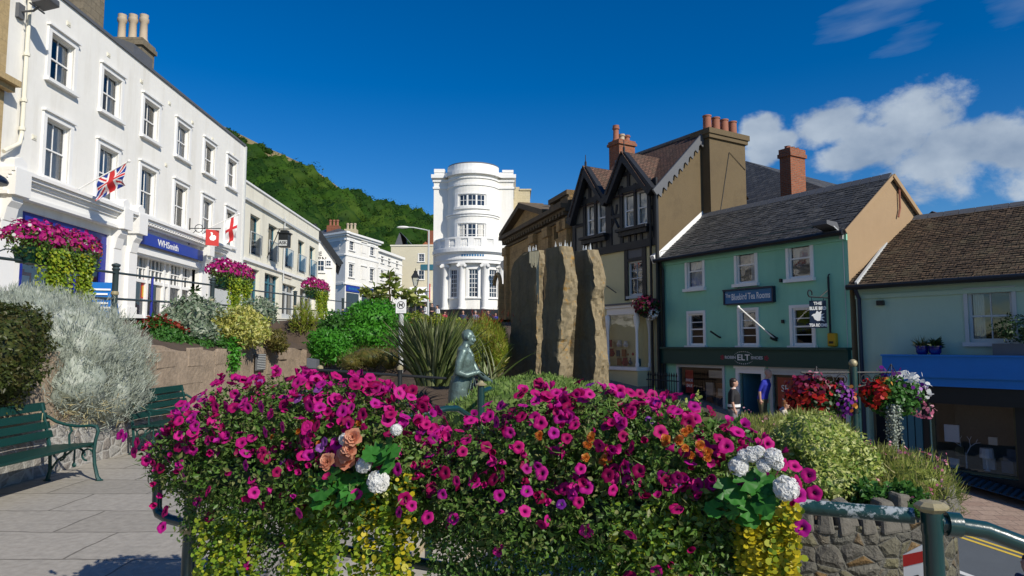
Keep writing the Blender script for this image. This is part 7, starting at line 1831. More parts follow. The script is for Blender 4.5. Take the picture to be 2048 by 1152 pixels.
# blue pavement board
v = W_(204, 640, 20.); ab = thing('pavement_board', 'blue pavement board with white lines outside the shop', 'sign board', (v.x, v.y, hu(20)))
AWB = Wall((v.x, v.y), (.96, .27)); z0 = hu(20); mb = MB(); mb.prism(AWB.end(.36), [(-.02, z0), (-.06, z0), (-.3, z0 + 1.05), (-.26, z0 + 1.05)], -.72, 0); bd = mb.build('board', 'bluefas', ab)
mb = MB(); mb.prism(AWB.end(.36), [(.42, z0), (.38, z0), (-.28, z0 + 1.05), (-.24, z0 + 1.05)], -.72, 0); mb.build('back_leg', 'bluefas', ab)
mb = MB(); 
for i in range(5): q = z0 + .3 + i * .13; mb.wbox(AWB, -.26, .26 - .08 * (i % 2), q, q + .05, .08 + (q - z0) * .23, .09 + (q - z0) * .23)
mb.build('lettering', 'lettering', bd)

# ------------------------------------------------------------------ standing stones of the fountain
def stone(label, px, Y, wf, t_, ztop, lean, seed, profile, zb=-.2, jets=12, th=lambda s: 1.):
    v = W_(px, 700, Y); r = thing('standing_stone', label, 'standing stone', (v.x, v.y, 0), 0, 'standing stones of the fountain')
    U = Vector((.62, -.785, 0)).normalized(); T = Vector((.785, .62, 0)).normalized()
    nz_, na, nb = 64, 12, 14; O = Vector((v.x, v.y, 0))
    rows = []; 
    for j in range(nz_ + 1):
        s = j / nz_; z = lerp(zb, ztop, s)
        l, rr_ = profile(s)
        ring = []; mi = []
        def P(a, b, rough, zz):
            q = O + U * a + T * b
            dn = rough * (.11 * noise.noise(Vector((a * 1.2 + seed, b * 2.2, zz * 1.1))) + .06 * noise.noise(Vector((seed, b * 6, zz * 2.6))) + .03 * round(2 * noise.noise(Vector((seed + 5, b * 2.5, zz * 1.7))))  + .04 * noise.noise(Vector((seed, b * 15, zz * 9))))
            return q + U * dn + Vector((0, 0, zz)) + U * lean * s
        zz = z + 0.
        for i in range(na): a = lerp(l, rr_, i / na); f_ = max(0., (i - na + 4) / 4.); ring.append(P(a, .035 * noise.noise(Vector((a * 3, zz * 2, seed))) + .015 * noise.noise(Vector((a * 11, zz * 7, seed))), .8 if i == 0 else .05 + .8 * f_, zz)); mi.append(0)
        for i in range(nb): b = lerp(0, t_ * th(s), i / nb); ring.append(P(rr_ + .05 * math.sin(b * 9), b, 1., zz)); mi.append(1)
        for i in range(na): a = lerp(rr_, l, i / na); ring.append(P(a, t_ * th(s), .1, zz)); mi.append(0)
        for i in range(4): b = lerp(t_ * th(s), 0, i / 4); ring.append(P(l, b, .8, zz)); mi.append(1)
        rows.append(ring)
    mb = MB(); k = len(rows[0])
    tilt = lambda p: p
    mb.v = [tuple(p) for row in rows for p in row]
    for j in range(nz_):
        for i in range(k): mb.f.append((j * k + i, j * k + (i + 1) % k, (j + 1) * k + (i + 1) % k, (j + 1) * k + i)); mb.m.append(mi[i])
    top = rows[-1]; c = sum(top, Vector()) / k; n0 = len(mb.v); mb.v.append(tuple(c + Vector((0, 0, .02))))
    for i in range(k): mb.f.append((nz_ * k + i, nz_ * k + (i + 1) % k, n0)); mb.m.append(0)
    o = mb.build('stone', ['cutstone', 'riven'], r, smooth=False, recalc=False)
    l, rr_ = profile(1.)
    jm = MB()
    for i in range(jets):
        a = lerp(l + .05, rr_ - .04, (i + .5) / jets); b = t_ * random.uniform(.25, .6); q = O + U * (a + lean) + T * b + Vector((0, 0, ztop - .02)); h_ = random.uniform(.09, .17)
        tip = q + Vector((random.uniform(-.02, .02), 0, h_)); jm = MB(); jm.tube([q, tip], [.018, .004], 5); jm.build('water_jet', M['water'], r, uv=False)
    return r, O, U, T
m_, n_t, o_t = nt('water'); b_t = N(n_t, 'ShaderNodeBsdfPrincipled'); b_t.inputs['Base Color'].default_value = (.75, .78, .78, 1); b_t.inputs['Roughness'].default_value = .3; b_t.inputs['Alpha'].default_value = .4
n_t.links.new(b_t.outputs[0], o_t.inputs[0]); M['water'] = m_
def prof(pts):
    def f(s):
        for (a, l0, r0), (b, l1, r1) in zip(pts, pts[1:]):
            if a <= s <= b: t = (s - a) / (b - a); return lerp(l0, l1, t), lerp(r0, r1, t)
        return pts[-1][1], pts[-1][2]
    return f
LB = W_(1, 1, 1)
stone('leftmost standing stone, dark and broad at the foot with a sunlit edge painted on its corner', 1074, 14.7, 1., .14, W_(1046, 503, 14.9).z, 0, 1.3, prof([(0, -1.28, 0), (.2, -1.18, 0), (.42, -1.08, -.02), (.55, -.92, -.02), (.72, -.93, 0), (.9, -.95, 0), (.96, -.80, -.02), (1., -.42, -.02)]))
r2_, O, U, T = stone('tallest standing stone in the middle with a rough ochre right edge', 1128, 13.5, 1., .5, W_(1110, 491, 13.5).z, 0, 7.7, prof([(0, -.74, -.22), (.2, -.75, -.30), (.45, -.68, -.14), (.7, -.56, .0), (.85, -.53, .02), (.95, -.53, .0), (1., -.51, -.04)]), th=lambda s: 1. - .42 * s)
stone('right standing stone with orange lichen along its rough edge', 1190, 13.9, 1., .46, W_(1176, 497, 13.9).z, 0, 13.1, prof([(0, -.66, .0), (.3, -.64, .0), (.6, -.66, .0), (.85, -.64, -.02), (.95, -.62, -.08), (1., -.60, -.16)]), th=lambda s: 1. - .5 * s)
# sunlit rough edge of the left stone, its light painted as pale tan slivers
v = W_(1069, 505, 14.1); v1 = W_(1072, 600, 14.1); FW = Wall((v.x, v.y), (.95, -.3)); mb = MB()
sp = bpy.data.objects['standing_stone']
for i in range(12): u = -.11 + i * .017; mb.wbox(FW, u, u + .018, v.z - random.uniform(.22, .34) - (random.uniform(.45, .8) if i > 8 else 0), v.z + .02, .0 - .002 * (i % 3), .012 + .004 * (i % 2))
M['sunlitedge'] = mat('sunlit_edge_tan', (.36, .33, .23), .25, .3, 9, .3, 30)
mb.build('painted_sunlit_edge', 'sunlitedge', sp)

# ------------------------------------------------------------------ remeshed figures
def remesh(mb, name, voxel, mats, zone, parent=None, origin=None, smooth=4, local=True):
    me = mb.mesh('tmp', mats[0], None, uv=False, recalc=False)
    ob = bpy.data.objects.new('tmp', me); COL.objects.link(ob)
    md = ob.modifiers.new('r', 'REMESH'); md.mode = 'VOXEL'; md.voxel_size = voxel; md.use_smooth_shade = True
    if smooth: s_ = ob.modifiers.new('s', 'SMOOTH'); s_.iterations = smooth; s_.factor = .5
    dg = bpy.context.evaluated_depsgraph_get(); nm = bpy.data.meshes.new_from_object(ob.evaluated_get(dg)); bpy.data.objects.remove(ob)
    nm.materials.clear()
    for x in mats: nm.materials.append(M[x])
    idx = [zone(p.center) for p in nm.polygons]; nm.polygons.foreach_set('material_index', idx); nm.polygons.foreach_set('use_smooth', [True] * len(idx)); nm.name = name
    return link(name, nm, parent)
def limb(mb, pts, rs, n=12):
    mb.tube(pts, rs, n)
    for p, r in zip(pts, rs): mb.ell(p, r * .99, n)
def hand(mb, p, d, up, s=1., curl=.5):
    p = Vector(p); d = Vector(d).normalized(); up = Vector(up).normalized(); sd = d.cross(up).normalized(); up = sd.cross(d)
    mb.ell(p + d * .045 * s, (.042 * s, .042 * s, .042 * s), 8)
    for i, (o, l) in enumerate(((-.030, .070), (-.010, .08), (.010, .075), (.030, .058))):
        a = p + d * .07 * s + sd * o * s; b = a + d * l * .5 * s - up * l * .2 * curl * s; c = b + d * l * .45 * s - up * l * .55 * curl * s; limb(mb, [a, b, c], [.0105 * s, .0098 * s, .0085 * s], 6)
    a = p + d * .02 * s - sd * .035 * s; limb(mb, [a, a + d * .035 * s - sd * .03 * s - up * .01, a + d * .065 * s - sd * .03 * s - up * .025], [.013 * s, .012 * s, .010 * s], 6)
def head(mb, c, f, s=1., nose=1.):
    """c: centre, f: facing direction (horizontal-ish)"""
    c = Vector(c); f = Vector(f).normalized(); sd = f.cross(Vector((0, 0, 1))).normalized(); u = sd.cross(f)
    rot = Matrix((f, sd, u)).transposed()
    E = lambda o, r, n=14: mb.ell(c + rot @ (Vector(o) * s), Vector(r) * s, n, 0, rot)
    E((-.012, 0, .03), (.098, .077, .098)); E((.018, 0, -.03), (.074, .062, .085)); E((.045, 0, -.085), (.042, .042, .032)); E((.02, .0, -.07), (.06, .055, .05))
    E((.085, 0, .025), (.022, .055, .014)); E((.094, 0, -.012), (.014 * nose, .012, .030)); E((.106 * (.95 + .05 * nose), 0, -.030), (.017 * nose, .015, .013))
    E((.082, 0, -.066), (.016, .026, .009)); E((.08, 0, -.080), (.015, .022, .009))
    for q in (-1, 1): E((-.005, q * .078, -.005), (.022, .010, .034)); E((.062, q * .037, -.03), (.022, .022, .026)); E((.078, q * .031, .010), (.014, .016, .010))

# the bronze statue, turned to the right, one hand at his waistcoat, the other on the rail
SB = W_(927, 760, 11.0); SB.z = .12
st = thing('bronze_statue', 'green bronze statue of a moustached man in a frock coat facing right', 'statue', tuple(SB), 0)
mb = MB(); V = Vector
def ring(x, y, z, rx, ry, tilt=0.): return ((x, y, z), rx, ry, Matrix.Rotation(tilt, 3, 'Y'))
# x forward (his facing), y to his left
mb.loft([ring(-.07, 0, .70, .155, .20), ring(-.075, 0, .80, .165, .205), ring(-.05, 0, .95, .165, .195), ring(-.015, 0, 1.06, .150, .18, .05), ring(.015, 0, 1.18, .148, .19, .08), ring(.03, 0, 1.30, .150, .205, .1), ring(.02, 0, 1.40, .13, .20, .12), ring(.0, 0, 1.46, .10, .15, .15), ring(.01, 0, 1.50, .07, .085, .2)], 20)
# coat tails flaring, open at the front
mb.loft([ring(-.10, 0, .62, .15, .20), ring(-.085, 0, .78, .155, .20), ring(-.06, 0, .95, .15, .185)], 20)
limb(mb, [V((.0, 0, 1.46)), V((.03, 0, 1.54)), V((.045, 0, 1.58))], [.075, .062, .058])
mb.loft([ring(.02, 0, 1.47, .078, .09, .2), ring(.035, 0, 1.53, .07, .07, .2)], 16)      # collar
hc = V((.075, 0, 1.645)); head(mb, hc, (1, 0, -.06), 1.06, 1.25)
for q in (-1, 1): limb(mb, [hc + V((.105, 0, -.045)), hc + V((.098, q * .03, -.055)), hc + V((.08, q * .05, -.066))], [.014, .013, .006], 8)  # moustache
# near arm (his right, -y): bent, hand at the waist
mb.ell((.0, -.175, 1.425), (.085, .085, .07), 12); mb.ell((.0, .175, 1.425), (.085, .085, .07), 12); limb(mb, [V((.0, -.20, 1.40)), V((-.055, -.245, 1.26)), V((-.075, -.25, 1.10))], [.068, .06, .054]); limb(mb, [V((-.075, -.25, 1.10)), V((.06, -.235, 1.055)), V((.19, -.17, 1.09))], [.054, .05, .042]); hand(mb, (.20, -.165, 1.09), (.8, .5, .15), (0, 0, 1), 1.05, 1.2)
# far arm reaching forward and down to the rail
limb(mb, [V((.02, .20, 1.40)), V((.12, .23, 1.24)), V((.21, .2, 1.08))], [.066, .058, .052]); limb(mb, [V((.21, .2, 1.08)), V((.36, .10, .98)), V((.50, .0, .90))], [.052, .046, .038]); hand(mb, (.51, -.005, .895), (.9, -.3, -.12), (0, 0, 1), 1.15, 1.3)
for q, dx in ((-.095, .0), (.095, .10)):
    limb(mb, [V((-.04, q, .82)), V((-.02 + dx, q * 1.1, .48)), V((-.05 + dx, q * 1.15, .10))], [.105, .08, .06]); mb.ell((.03 + dx, q * 1.15, .045), (.14, .055, .05), 12)
# lapels, waistcoat edge, buttons
for q in (-1, 1): limb(mb, [V((.08, q * .075, 1.49)), V((.15, q * .085, 1.36)), V((.165, q * .03, 1.16)), V((.14, q * .06, 1.0)), V((.10, q * .12, .78)), V((.03, q * .17, .64))], [.016, .02, .013, .012, .012, .012], 6)
for i in range(5): mb.ell((.162 - abs(i - 2) * .006, 0, 1.10 + i * .06), .012, 8)
limb(mb, [V((.13, -.10, 1.02)), V((-.05, -.19, 1.0)), V((-.20, 0, 1.02))], [.012, .012, .012], 6)
remesh(mb, 'body', .010, ['bronze'], lambda c: 0, st, smooth=3)
mb = MB(); mb.tube([V((.17, -.10, 1.06)), V((.16, -.12, .86)), V((.17, -.11, .74))], .005, 5); mb.tube([V((.17, -.10, 1.06)), V((.20, -.12, .9)), V((.235, -.11, .78))], .005, 5); mb.build('watch_cord', 'bronze', st, local=True)
mb = MB(); mb.lathe([(.42, -.13), (.42, 0), (.38, .02)], (0, 0, 0), 20); mb.build('base', 'bronze', st, local=True)
mb = MB(); mb.box(SB.x - 1, SB.x + .35, SB.y - .4, SB.y + 1., -.5, .0); o = mb.build('statue_plinth', 'stepst', None, tuple(SB)); tag(o, 'low pale stone slab under the bronze statue', 'plinth')

# ------------------------------------------------------------------ people
def person(label, loc, rz, H=1.68, top='blackcloth', legs='greycloth', hair='hairdark', build=1., arms='down', lean=0., voxel=.02, hairlen=0., sleeve=.62, group=None, scalp=True, band=None):
    t = thing('person', label, 'person', loc, rz, group)
    k = H / 1.70; mb = MB(); S = lambda *a: V(a) * k
    def sh(p): p = V(p); a = max(0, p.z - .9) * lean; return V((p.x + a, p.y, p.z - .5 * a * lean)) * k
    w = build
    mb.loft([(sh((0, 0, .80)), .115 * w * k, .165 * w * k), (sh((0, 0, .90)), .125 * w * k, .175 * w * k), (sh((.01, 0, 1.02)), .12 * w * k, .15 * w * k), (sh((.015 * w, 0, 1.15)), .125 * w * k, .16 * w * k), (sh((.02, 0, 1.28)), .122 * w * k, .175 * w * k), (sh((0, 0, 1.38)), .09 * k, .17 * k), (sh((0, 0, 1.42)), .06 * k, .09 * k)], 16)
    limb(mb, [sh((0, 0, 1.38)), sh((.02, 0, 1.48))], [.055 * k, .05 * k])
    fd = V((1, 0, -lean * .8)); head(mb, sh((.03, 0, 1.575)), fd, k)
    for q in (-1, 1):
        a = sh((0, q * .185 * (w * .4 + .6), 1.36))
        if arms == 'down': e, h_ = sh((-.02, q * .24 * w, 1.10)), sh((.04, q * .24 * w, .86))
        elif arms == 'fold': e, h_ = sh((.0, q * .25 * w, 1.10)), sh((.20, q * .06, 1.08))
        elif arms == 'back': e, h_ = sh((-.14, q * .24, 1.14)), sh((-.26, q * .20, .98))
        else: e, h_ = sh((.10, q * .24, 1.12)), sh((.28, q * .12, 1.2))
        limb(mb, [a, a.lerp(e, .5), e], [.055 * k, .05 * k, .042 * k]); limb(mb, [e, e.lerp(h_, .5), h_], [.042 * k, .038 * k, .03 * k]); hand(mb, h_, (h_ - e), V((0, q * 1., .2)), k, .5)
        limb(mb, [S(0, q * .085, .86), S(.015, q * .095, .48), S(-.02, q * .10, .09)], [.095 * w * k, .065 * k, .045 * k]); mb.ell(S(.05, q * .10, .045), V((.125, .045, .045)) * k, 10)
    def zone(c):
        z = c.z / k
        y = abs(c.y) / k; x = c.x / k - max(0, z - .9) * lean
        if z < .09: return 3
        if z > 1.41: return 0
        if z < .87 and y < .215: return 2
        if arms in ('fold', 'up') and x > .16: return 0
        if y > .17 * w and z < (1.36 - .28 * sleeve / .62 * 1.0): return 0
        if z < .9 and y > .2: return 0
        return 1
    o = remesh(mb, 'body', voxel, ['skin', top, legs, 'black'], zone, t, smooth=2)
    if scalp:
        mb = MB(); c = sh((.03, 0, 1.575)); rot = Matrix.Rotation(-.12 + lean * .6, 3, 'Y')
        mb.ell(c + V((-.022, 0, .045)) * k, V((.105, .088, .09)) * k, 14, 0, rot); mb.ell(c + V((-.055, 0, -.01 - hairlen * .4)) * k, V((.07, .085, .085 + hairlen)) * k, 12)
        remesh(mb, 'hair', .014, [hair], lambda c: 0, t, smooth=2)
    if band:
        mb = MB(); c = sh((.01, 0, .93)); mb.loft([(c, .135 * w * k, .18 * w * k), (c + V((0, 0, .07 * k)), .132 * w * k, .172 * w * k)], 18); mb.build('waist_band', band, t, local=True)
    return t
def stand(px, Y, zf): v = W_(px, 700, Y); return (v.x, v.y, zf(v.x, v.y))
pv = lambda x, y: hr(x, y) + .12
w1 = person('woman in a black top and grey trousers with dark hair, standing beside the shop door', stand(1464, 18.4, pv), R(-20), 1.66, 'blackcloth', 'greycloth', 'hairdark', 1.3, 'down', hairlen=.05, band='whitecloth')
mb = MB(); mb.lathe([(.07, 1.385), (.066, 1.41)], (0.005, 0, 0), 14); mb.build('collar', 'whitecloth', w1, local=True)
person('bald man in a bright blue shirt leaning in the shop doorway', stand(1522, 19.4, pv), R(-40), 1.74, 'bluecloth', 'khakicloth', 'hairgrey', 1.12, 'down', .22, scalp=False)
c1 = person('ginger haired person in a pale top looking down below the red hanging basket', stand(1556, 17.6, lambda x, y: pv(x, y) - .12), R(-25), 1.46, 'creamcloth', 'denim', 'hairginger', .95, 'up', .22, hairlen=.02)
mb = MB(); mb.tube([V((.0, -.14, 1.2)), V((.08, -.08, 1.26)), V((.12, .02, 1.1))], .03, 6); mb.build('bag_strap', 'navycloth', c1, local=True)
person('person in dark blue with their back turned behind the red hanging basket', stand(1592, 18.2, pv), R(60), 1.62, 'navycloth', 'blackcloth', 'hairdark', 1., 'fold')
v = W_(2062, 1120, 8.9); person('dark haired person passing at the bottom right corner', (v.x, v.y, W_(2050, 1108, 8.9).z - 1.68), R(190), 1.68, 'denim', 'blackcloth', 'hairdark', 1., 'down', hairlen=.03)
hz = lambda x, y: max(hu(y), 2.9) + .0
for (px, Y, rz, H, tp, lg, hr2, lab) in ((851, 52, 200, 1.72, 'whitecloth', 'denim', 'hairdark', 'person in a white shirt beside the tall lamp post'), (842, 53, 250, 1.7, 'blackcloth', 'blackcloth', 'hairdark', 'person in black standing left of the white shirted one'), (864, 52, 270, 1.78, 'blackcloth', 'blackcloth', 'hairdark', 'person in black between the white shirted one and the first column'),
    (875, 48, 220, 1.66, 'whitecloth', 'greencloth', 'hairdark', 'person in a white top and green trousers by the first column'), (889, 47, 300, 1.5, 'redcloth', 'denim', 'hairdark', 'smaller person in a dark red top below the first column'), (926, 44, 270, 1.74, 'navycloth', 'denim', 'hairdark', 'person in navy with bare arms before the black plinth'),
    (951, 47, 260, 1.68, 'lilaccloth', 'greycloth', 'hairgrey', 'person in a lilac blue shirt before the black plinth'), (977, 49, 240, 1.66, 'navycloth', 'blackcloth', 'hairdark', 'person in navy just right of the lilac shirted one'), (991, 48, 280, 1.6, 'bluecloth', 'denim', 'hairdark', 'person in a bright blue top near the left standing stone'),
    (1001, 48, 230, 1.62, 'lilaccloth', 'denim', 'hairdark', 'person in pale violet closest to the left standing stone'), (641, 40, 250, 1.7, 'whitecloth', 'blackcloth', 'hairgrey', 'person in white walking under the third flower trough')):
    v = W_(px, 640, Y); zf = W_(px, {851: 606, 842: 608, 864: 606, 875: 610, 889: 622, 926: 620, 951: 621, 977: 620, 991: 625, 1001: 627, 641: 610}[px], Y).z - H
    person(lab, (v.x, v.y, max(zf, -5)), R(rz), H, tp, lg, hr2, 1., random.choice(('down', 'fold', 'down')), voxel=.035, group='people by the bow fronted house')

# ------------------------------------------------------------------ lamps
v = W_(856, 620, 46.); base = hu(46) - .2; top = W_(855, 460, 46.)
lp = thing('street_lamp', 'tall thin street lamp with a curved arm left of the bow fronted house', 'street lamp', (v.x, v.y, base))
mb = MB(); mb.tube([(v.x, v.y, base), (v.x, v.y, base + 1.2), (v.x, v.y, top.z)], [.10, .075, .055], 8); mb.build('column', 'trimgrey', lp, smooth=True)
e_ = W_(806, 454, 45.4); mb = MB(); mb.tube([(v.x, v.y, top.z - .05), (v.x - .25, v.y, top.z + .02), tuple(V((v.x, v.y, top.z)).lerp(e_, .6) + V((0, 0, .05))), tuple(e_)], .04, 6); mb.build('arm', 'trimgrey', lp)
mb = MB(); mb.ell(e_ + V((.0, 0, -.02)), (.42, .13, .09), 12); mb.build('lantern', 'trim', lp, smooth=True)
v = W_(830, 640, 40.); z0 = hu(40) - .1; zt_ = W_(830, 541, 40.).z; s = 1.0
vl = thing('victorian_lamp', 'ornate four sided lantern lamp post in front of the beige block', 'street lamp', (v.x, v.y, z0)); zl_ = W_(830, 572, 40.).z
mb = MB(); mb.lathe([(.16, 0), (.15, .3), (.09, .4), (.07, 1.2), (.06, zl_ - z0 - .3), (.1, zl_ - z0 - .15), (.05, zl_ - z0)], (v.x, v.y, z0), 10); mb.tube([(v.x - .3, v.y, zl_ - .35), (v.x + .3, v.y, zl_ - .35)], .02, 6); mb.build('post', 'iron', vl, smooth=True)
mb = MB(); hgt = zt_ - zl_; mb.lathe([(.12, 0), (.27, hgt * .55)], (v.x, v.y, zl_), 4); mb.build('lantern_glass', 'glass', vl)
mb = MB(); mb.lathe([(.33, hgt * .55), (.30, hgt * .6), (.13, hgt * .85), (.13, hgt * .95), (.03, hgt), (.02, hgt * 1.15)], (v.x, v.y, zl_), 4)
for a in range(4): c = V((math.cos(math.pi / 4 + a * math.pi / 2), math.sin(math.pi / 4 + a * math.pi / 2), 0)); mb.tube([V((v.x, v.y, zl_)) + c * .125, V((v.x, v.y, zl_ + hgt * .55)) + c * .28], .014, 4)
mb.build('lantern_frame', 'iron', vl)

# ------------------------------------------------------------------ post with two hanging baskets
v = W_(1706, 730, 8.0); zb_ = hr(v.x, v.y)
hp = thing('basket_post', 'dark post with a gold ball and scrolled arms carrying two flower baskets', 'post', (v.x, v.y, zb_))
mb = MB(); mb.lathe([(.07, 0), (.06, 1.5), (.05, 2.4), (.045, v.z - zb_ - .02)], (v.x, v.y, zb_), 12); mb.lathe([(.06, 0), (.06, .05)], (v.x, v.y, W_(1706, 825, 8).z), 12); mb.build('shaft', 'rail', hp, smooth=True)
mb = MB(); mb.ell((v.x, v.y, v.z + .02), .048, 14); mb.build('ball', 'gold', hp, smooth=True)
BPW = Wall(v.xy, (1, .04)); za = W_(1706, 745, 8).z; zd = W_(1706, 765, 8).z
for s in (-1, 1):
    mb = MB(); mb.tube([BPW.p(0, za, 0), BPW.p(s * .62, za, 0)], .012, 6); mb.tube([BPW.p(s * .05, zd - .05, 0), BPW.p(s * .2, zd - .02, 0), BPW.p(s * .36, zd + .03, 0), BPW.p(s * .6, za, 0)], .012, 6)
    for (u, r_) in ((.13, .075), (.28, .06), (.41, .045)): mb.tube([BPW.p(s * (u + (r_ * (1 - t / 9)) * math.cos(t)), za - .085 + r_ * (1 - t / 9) * math.sin(t), 0) for t in np.linspace(0, 6.5, 16)], .008, 5)
    mb.build('scroll_arm', 'iron', hp)
def basket(label, px, py, layers, trail=None):
    c = W_(px, py, 8.0); t = thing('hanging_basket', label, 'hanging basket', tuple(c), 0, 'hanging baskets on the dark post')
    mb = MB(); mb.lathe([(.05, -.24), (.16, -.18), (.2, 0)], c, 14); mb.build('bowl', 'black', t)
    mb = MB()
    for a in range(3): mb.tube([c + V((.19 * math.cos(a * 2.1), .19 * math.sin(a * 2.1), 0)), c + V((0, 0, .36))], .005, 4)
    mb.build('chains', 'iron', t)
    P, Q = blob([(c.x, c.y, c.z - .02, .30, .30, .24)], 1500, .2, .3); leafobj('foliage', [leafgeo(P, Q + rng.normal(size=P.shape) * .7, .05, T_WIDE)], 'lf_mid' if trail else 'lf_dark', t)
    for nm, m_, dx, dz, rx, rz2, n_, sz in layers:
        P, Q = blob([(c.x + dx, c.y - .05, c.z + dz, rx, .24, rz2)], n_, .08, .35); leafobj(nm, [leafgeo(P, Q + rng.normal(size=P.shape) * .5 + np.array([0, -.2, 0]), sz, T_ROUND)], m_, t, kind='stuff')
    if trail:
        gs = []
        for k_ in range(40):
            ln = random.uniform(.3, .75); kk = int(ln / .02); z = -np.arange(kk) * .02; P = np.stack([c.x - .13 + .03 * random.gauss(0, 1) * np.ones(kk) + .008 * rng.normal(size=kk), c.y - .22 + .05 * random.gauss(0, 1) + .01 * rng.normal(size=kk), c.z - .1 + z], 1); gs.append(leafgeo(P, rng.normal(size=P.shape), .022, T_ROUND))
        leafobj('silver_trail', gs, 'lf_silver', t)
basket('hanging basket massed with red, orange and purple flowers left of the dark post', 1635, 795, [('red_flowers', 'fl_red', -.08, .0, .27, .20, 420, .055), ('dark_flowers', 'fl_deepred', -.12, .12, .26, .16, 170, .05), ('purple_flowers', 'fl_purple', .24, -.02, .14, .2, 200, .045), ('pink_flowers', 'fl_pink', -.05, .26, .05, .04, 14, .05), ('orange_flowers', 'fl_orange', .3, -.03, .06, .2, 34, .05)])
basket('hanging basket with white petunias and a silver trailing plant right of the dark post', 1785, 790, [('red_flowers', 'fl_red', -.24, .02, .13, .16, 150, .055), ('orange_flowers', 'fl_orange', -.16, .08, .08, .12, 60, .05), ('white_flowers', 'fl_white', .14, .21, .12, .06, 46, .055), ('white_flowers', 'fl_white', .28, .08, .08, .12, 46, .055), ('pink_flowers', 'fl_pink', .30, -.17, .08, .1, 60, .045), ('purple_flowers', 'fl_purple', .1, .05, .2, .2, 40, .045), ('purple_flowers', 'fl_purple', -.07, .27, .06, .05, 16, .05)], True)
# ------------------------------------------------------------------ foreground railing
PA = at(385, 915, 4.0); PB = at(1862, 1005, 2.5); PA.z = PB.z = 0.
DR = (PB - PA).normalized(); NR = Vector((DR.y, -DR.x, 0))     # NR points to the viewer's side
LEN = (PB - PA).length
def rp_(t, z, o=0.): return PA + DR * (t * LEN) + NR * o + Vector((0, 0, z))
ZR = 1.0
fr_ = thing('front_railing', 'dark green tubular railing with flower troughs hung on it, nearest the viewer', 'railing', (PA.x, PA.y, 0))
def zr(t): return lerp(1.02, 1.035, t)
mb = MB(); mb.tube([rp_(.48, zr(.48)), rp_(.75, zr(.75)), rp_(.985, zr(1.))], .028, 14); mb.build('top_rail', 'railworn', fr_, smooth=True)
mb = MB(); L0 = -.075
mb.tube([rp_(.48, zr(.48)), rp_(.2, zr(.2)), rp_(L0 + .03, zr(0)), rp_(L0 + .008, zr(0) - .01), rp_(L0, zr(0) - .05), rp_(L0, .70), rp_(L0 + .005, .665), rp_(L0 + .03, .64), rp_(.01, .625), rp_(.2, .615), rp_(.55, .60), rp_(1., .60)], .028, 14); mb.build('loop_rail', 'rail', fr_, smooth=True)
mb = MB(); mb.tube([rp_(0, .14), rp_(.5, .14), rp_(1., .14)], .028, 12); mb.build('bottom_rail', 'rail', fr_, smooth=True)
def frpost(t, o=0.):
    p = rp_(t, -.02, o); mb = MB(); mb.lathe([(.075, 0), (.075, .12), (.042, .16), (.036, .55), (.033, zr(t) - .04), (.036, zr(t) - .03), (.036, zr(t) + .045)], p, 20); ps = mb.build('post', 'rail', fr_, smooth=True)
    mb = MB(); mb.lathe([(.046, .60), (.056, .615), (.056, .655), (.046, .67)], p, 20); mb.build('collar', 'gold', ps, smooth=True)
    mb = MB(); mb.lathe([(.038, zr(t) + .04), (.056, zr(t) + .056), (.056, zr(t) + .064), (.038, zr(t) + .076), (.012, zr(t) + .08)], p, 8); mb.build('cap', 'gold', ps)
frpost(.0); frpost(1.)
# rail falling away to the right of the last post
mb = MB(); e0 = rp_(1., 1.02); mb.tube([e0 + Vector((.045, -.005, -.005)), e0 + Vector((.09, -.01, -.008))], .043, 16); mb.tube([e0 + Vector((.03, 0, -.004)), e0 + Vector((.17, -.03, -.02)), e0 + Vector((.3, -.06, -.07)), e0 + Vector((.6, -.13, -.22)), e0 + Vector((1.4, -.3, -.62))], .030, 14); mb.build('falling_rail', 'rail', fr_, smooth=True)
# second railing further on, standing lower by the steps
p = W_(1237, 1030, 4.6); sp_ = thing('lower_rail_post', 'dark railing post with a gold collar glimpsed under the right flower trough', 'post', (p.x, p.y, -.6))
mb = MB(); mb.lathe([(.05, 0), (.045, .2), (.04, p.z + .6)], (p.x, p.y, -.6), 14); mb.build('shaft', 'rail', sp_, smooth=True)
z_ = W_(1237, 1123, 4.6).z; mb = MB(); mb.lathe([(.042, -.03), (.055, -.02), (.05, 0), (.055, .02), (.042, .03)], (p.x, p.y, z_), 14); mb.build('collar', 'gold', sp_, smooth=True)
mb = MB(); q = [W_(x, y, Y) for x, y, Y in ((1330, 1112, 4.5), (1240, 1135, 4.6), (1200, 1125, 4.65), (1178, 1100, 4.7), (1172, 1060, 4.7))]; mb.tube(q, .024, 10); mb.build('rail', 'rail', sp_, smooth=True)

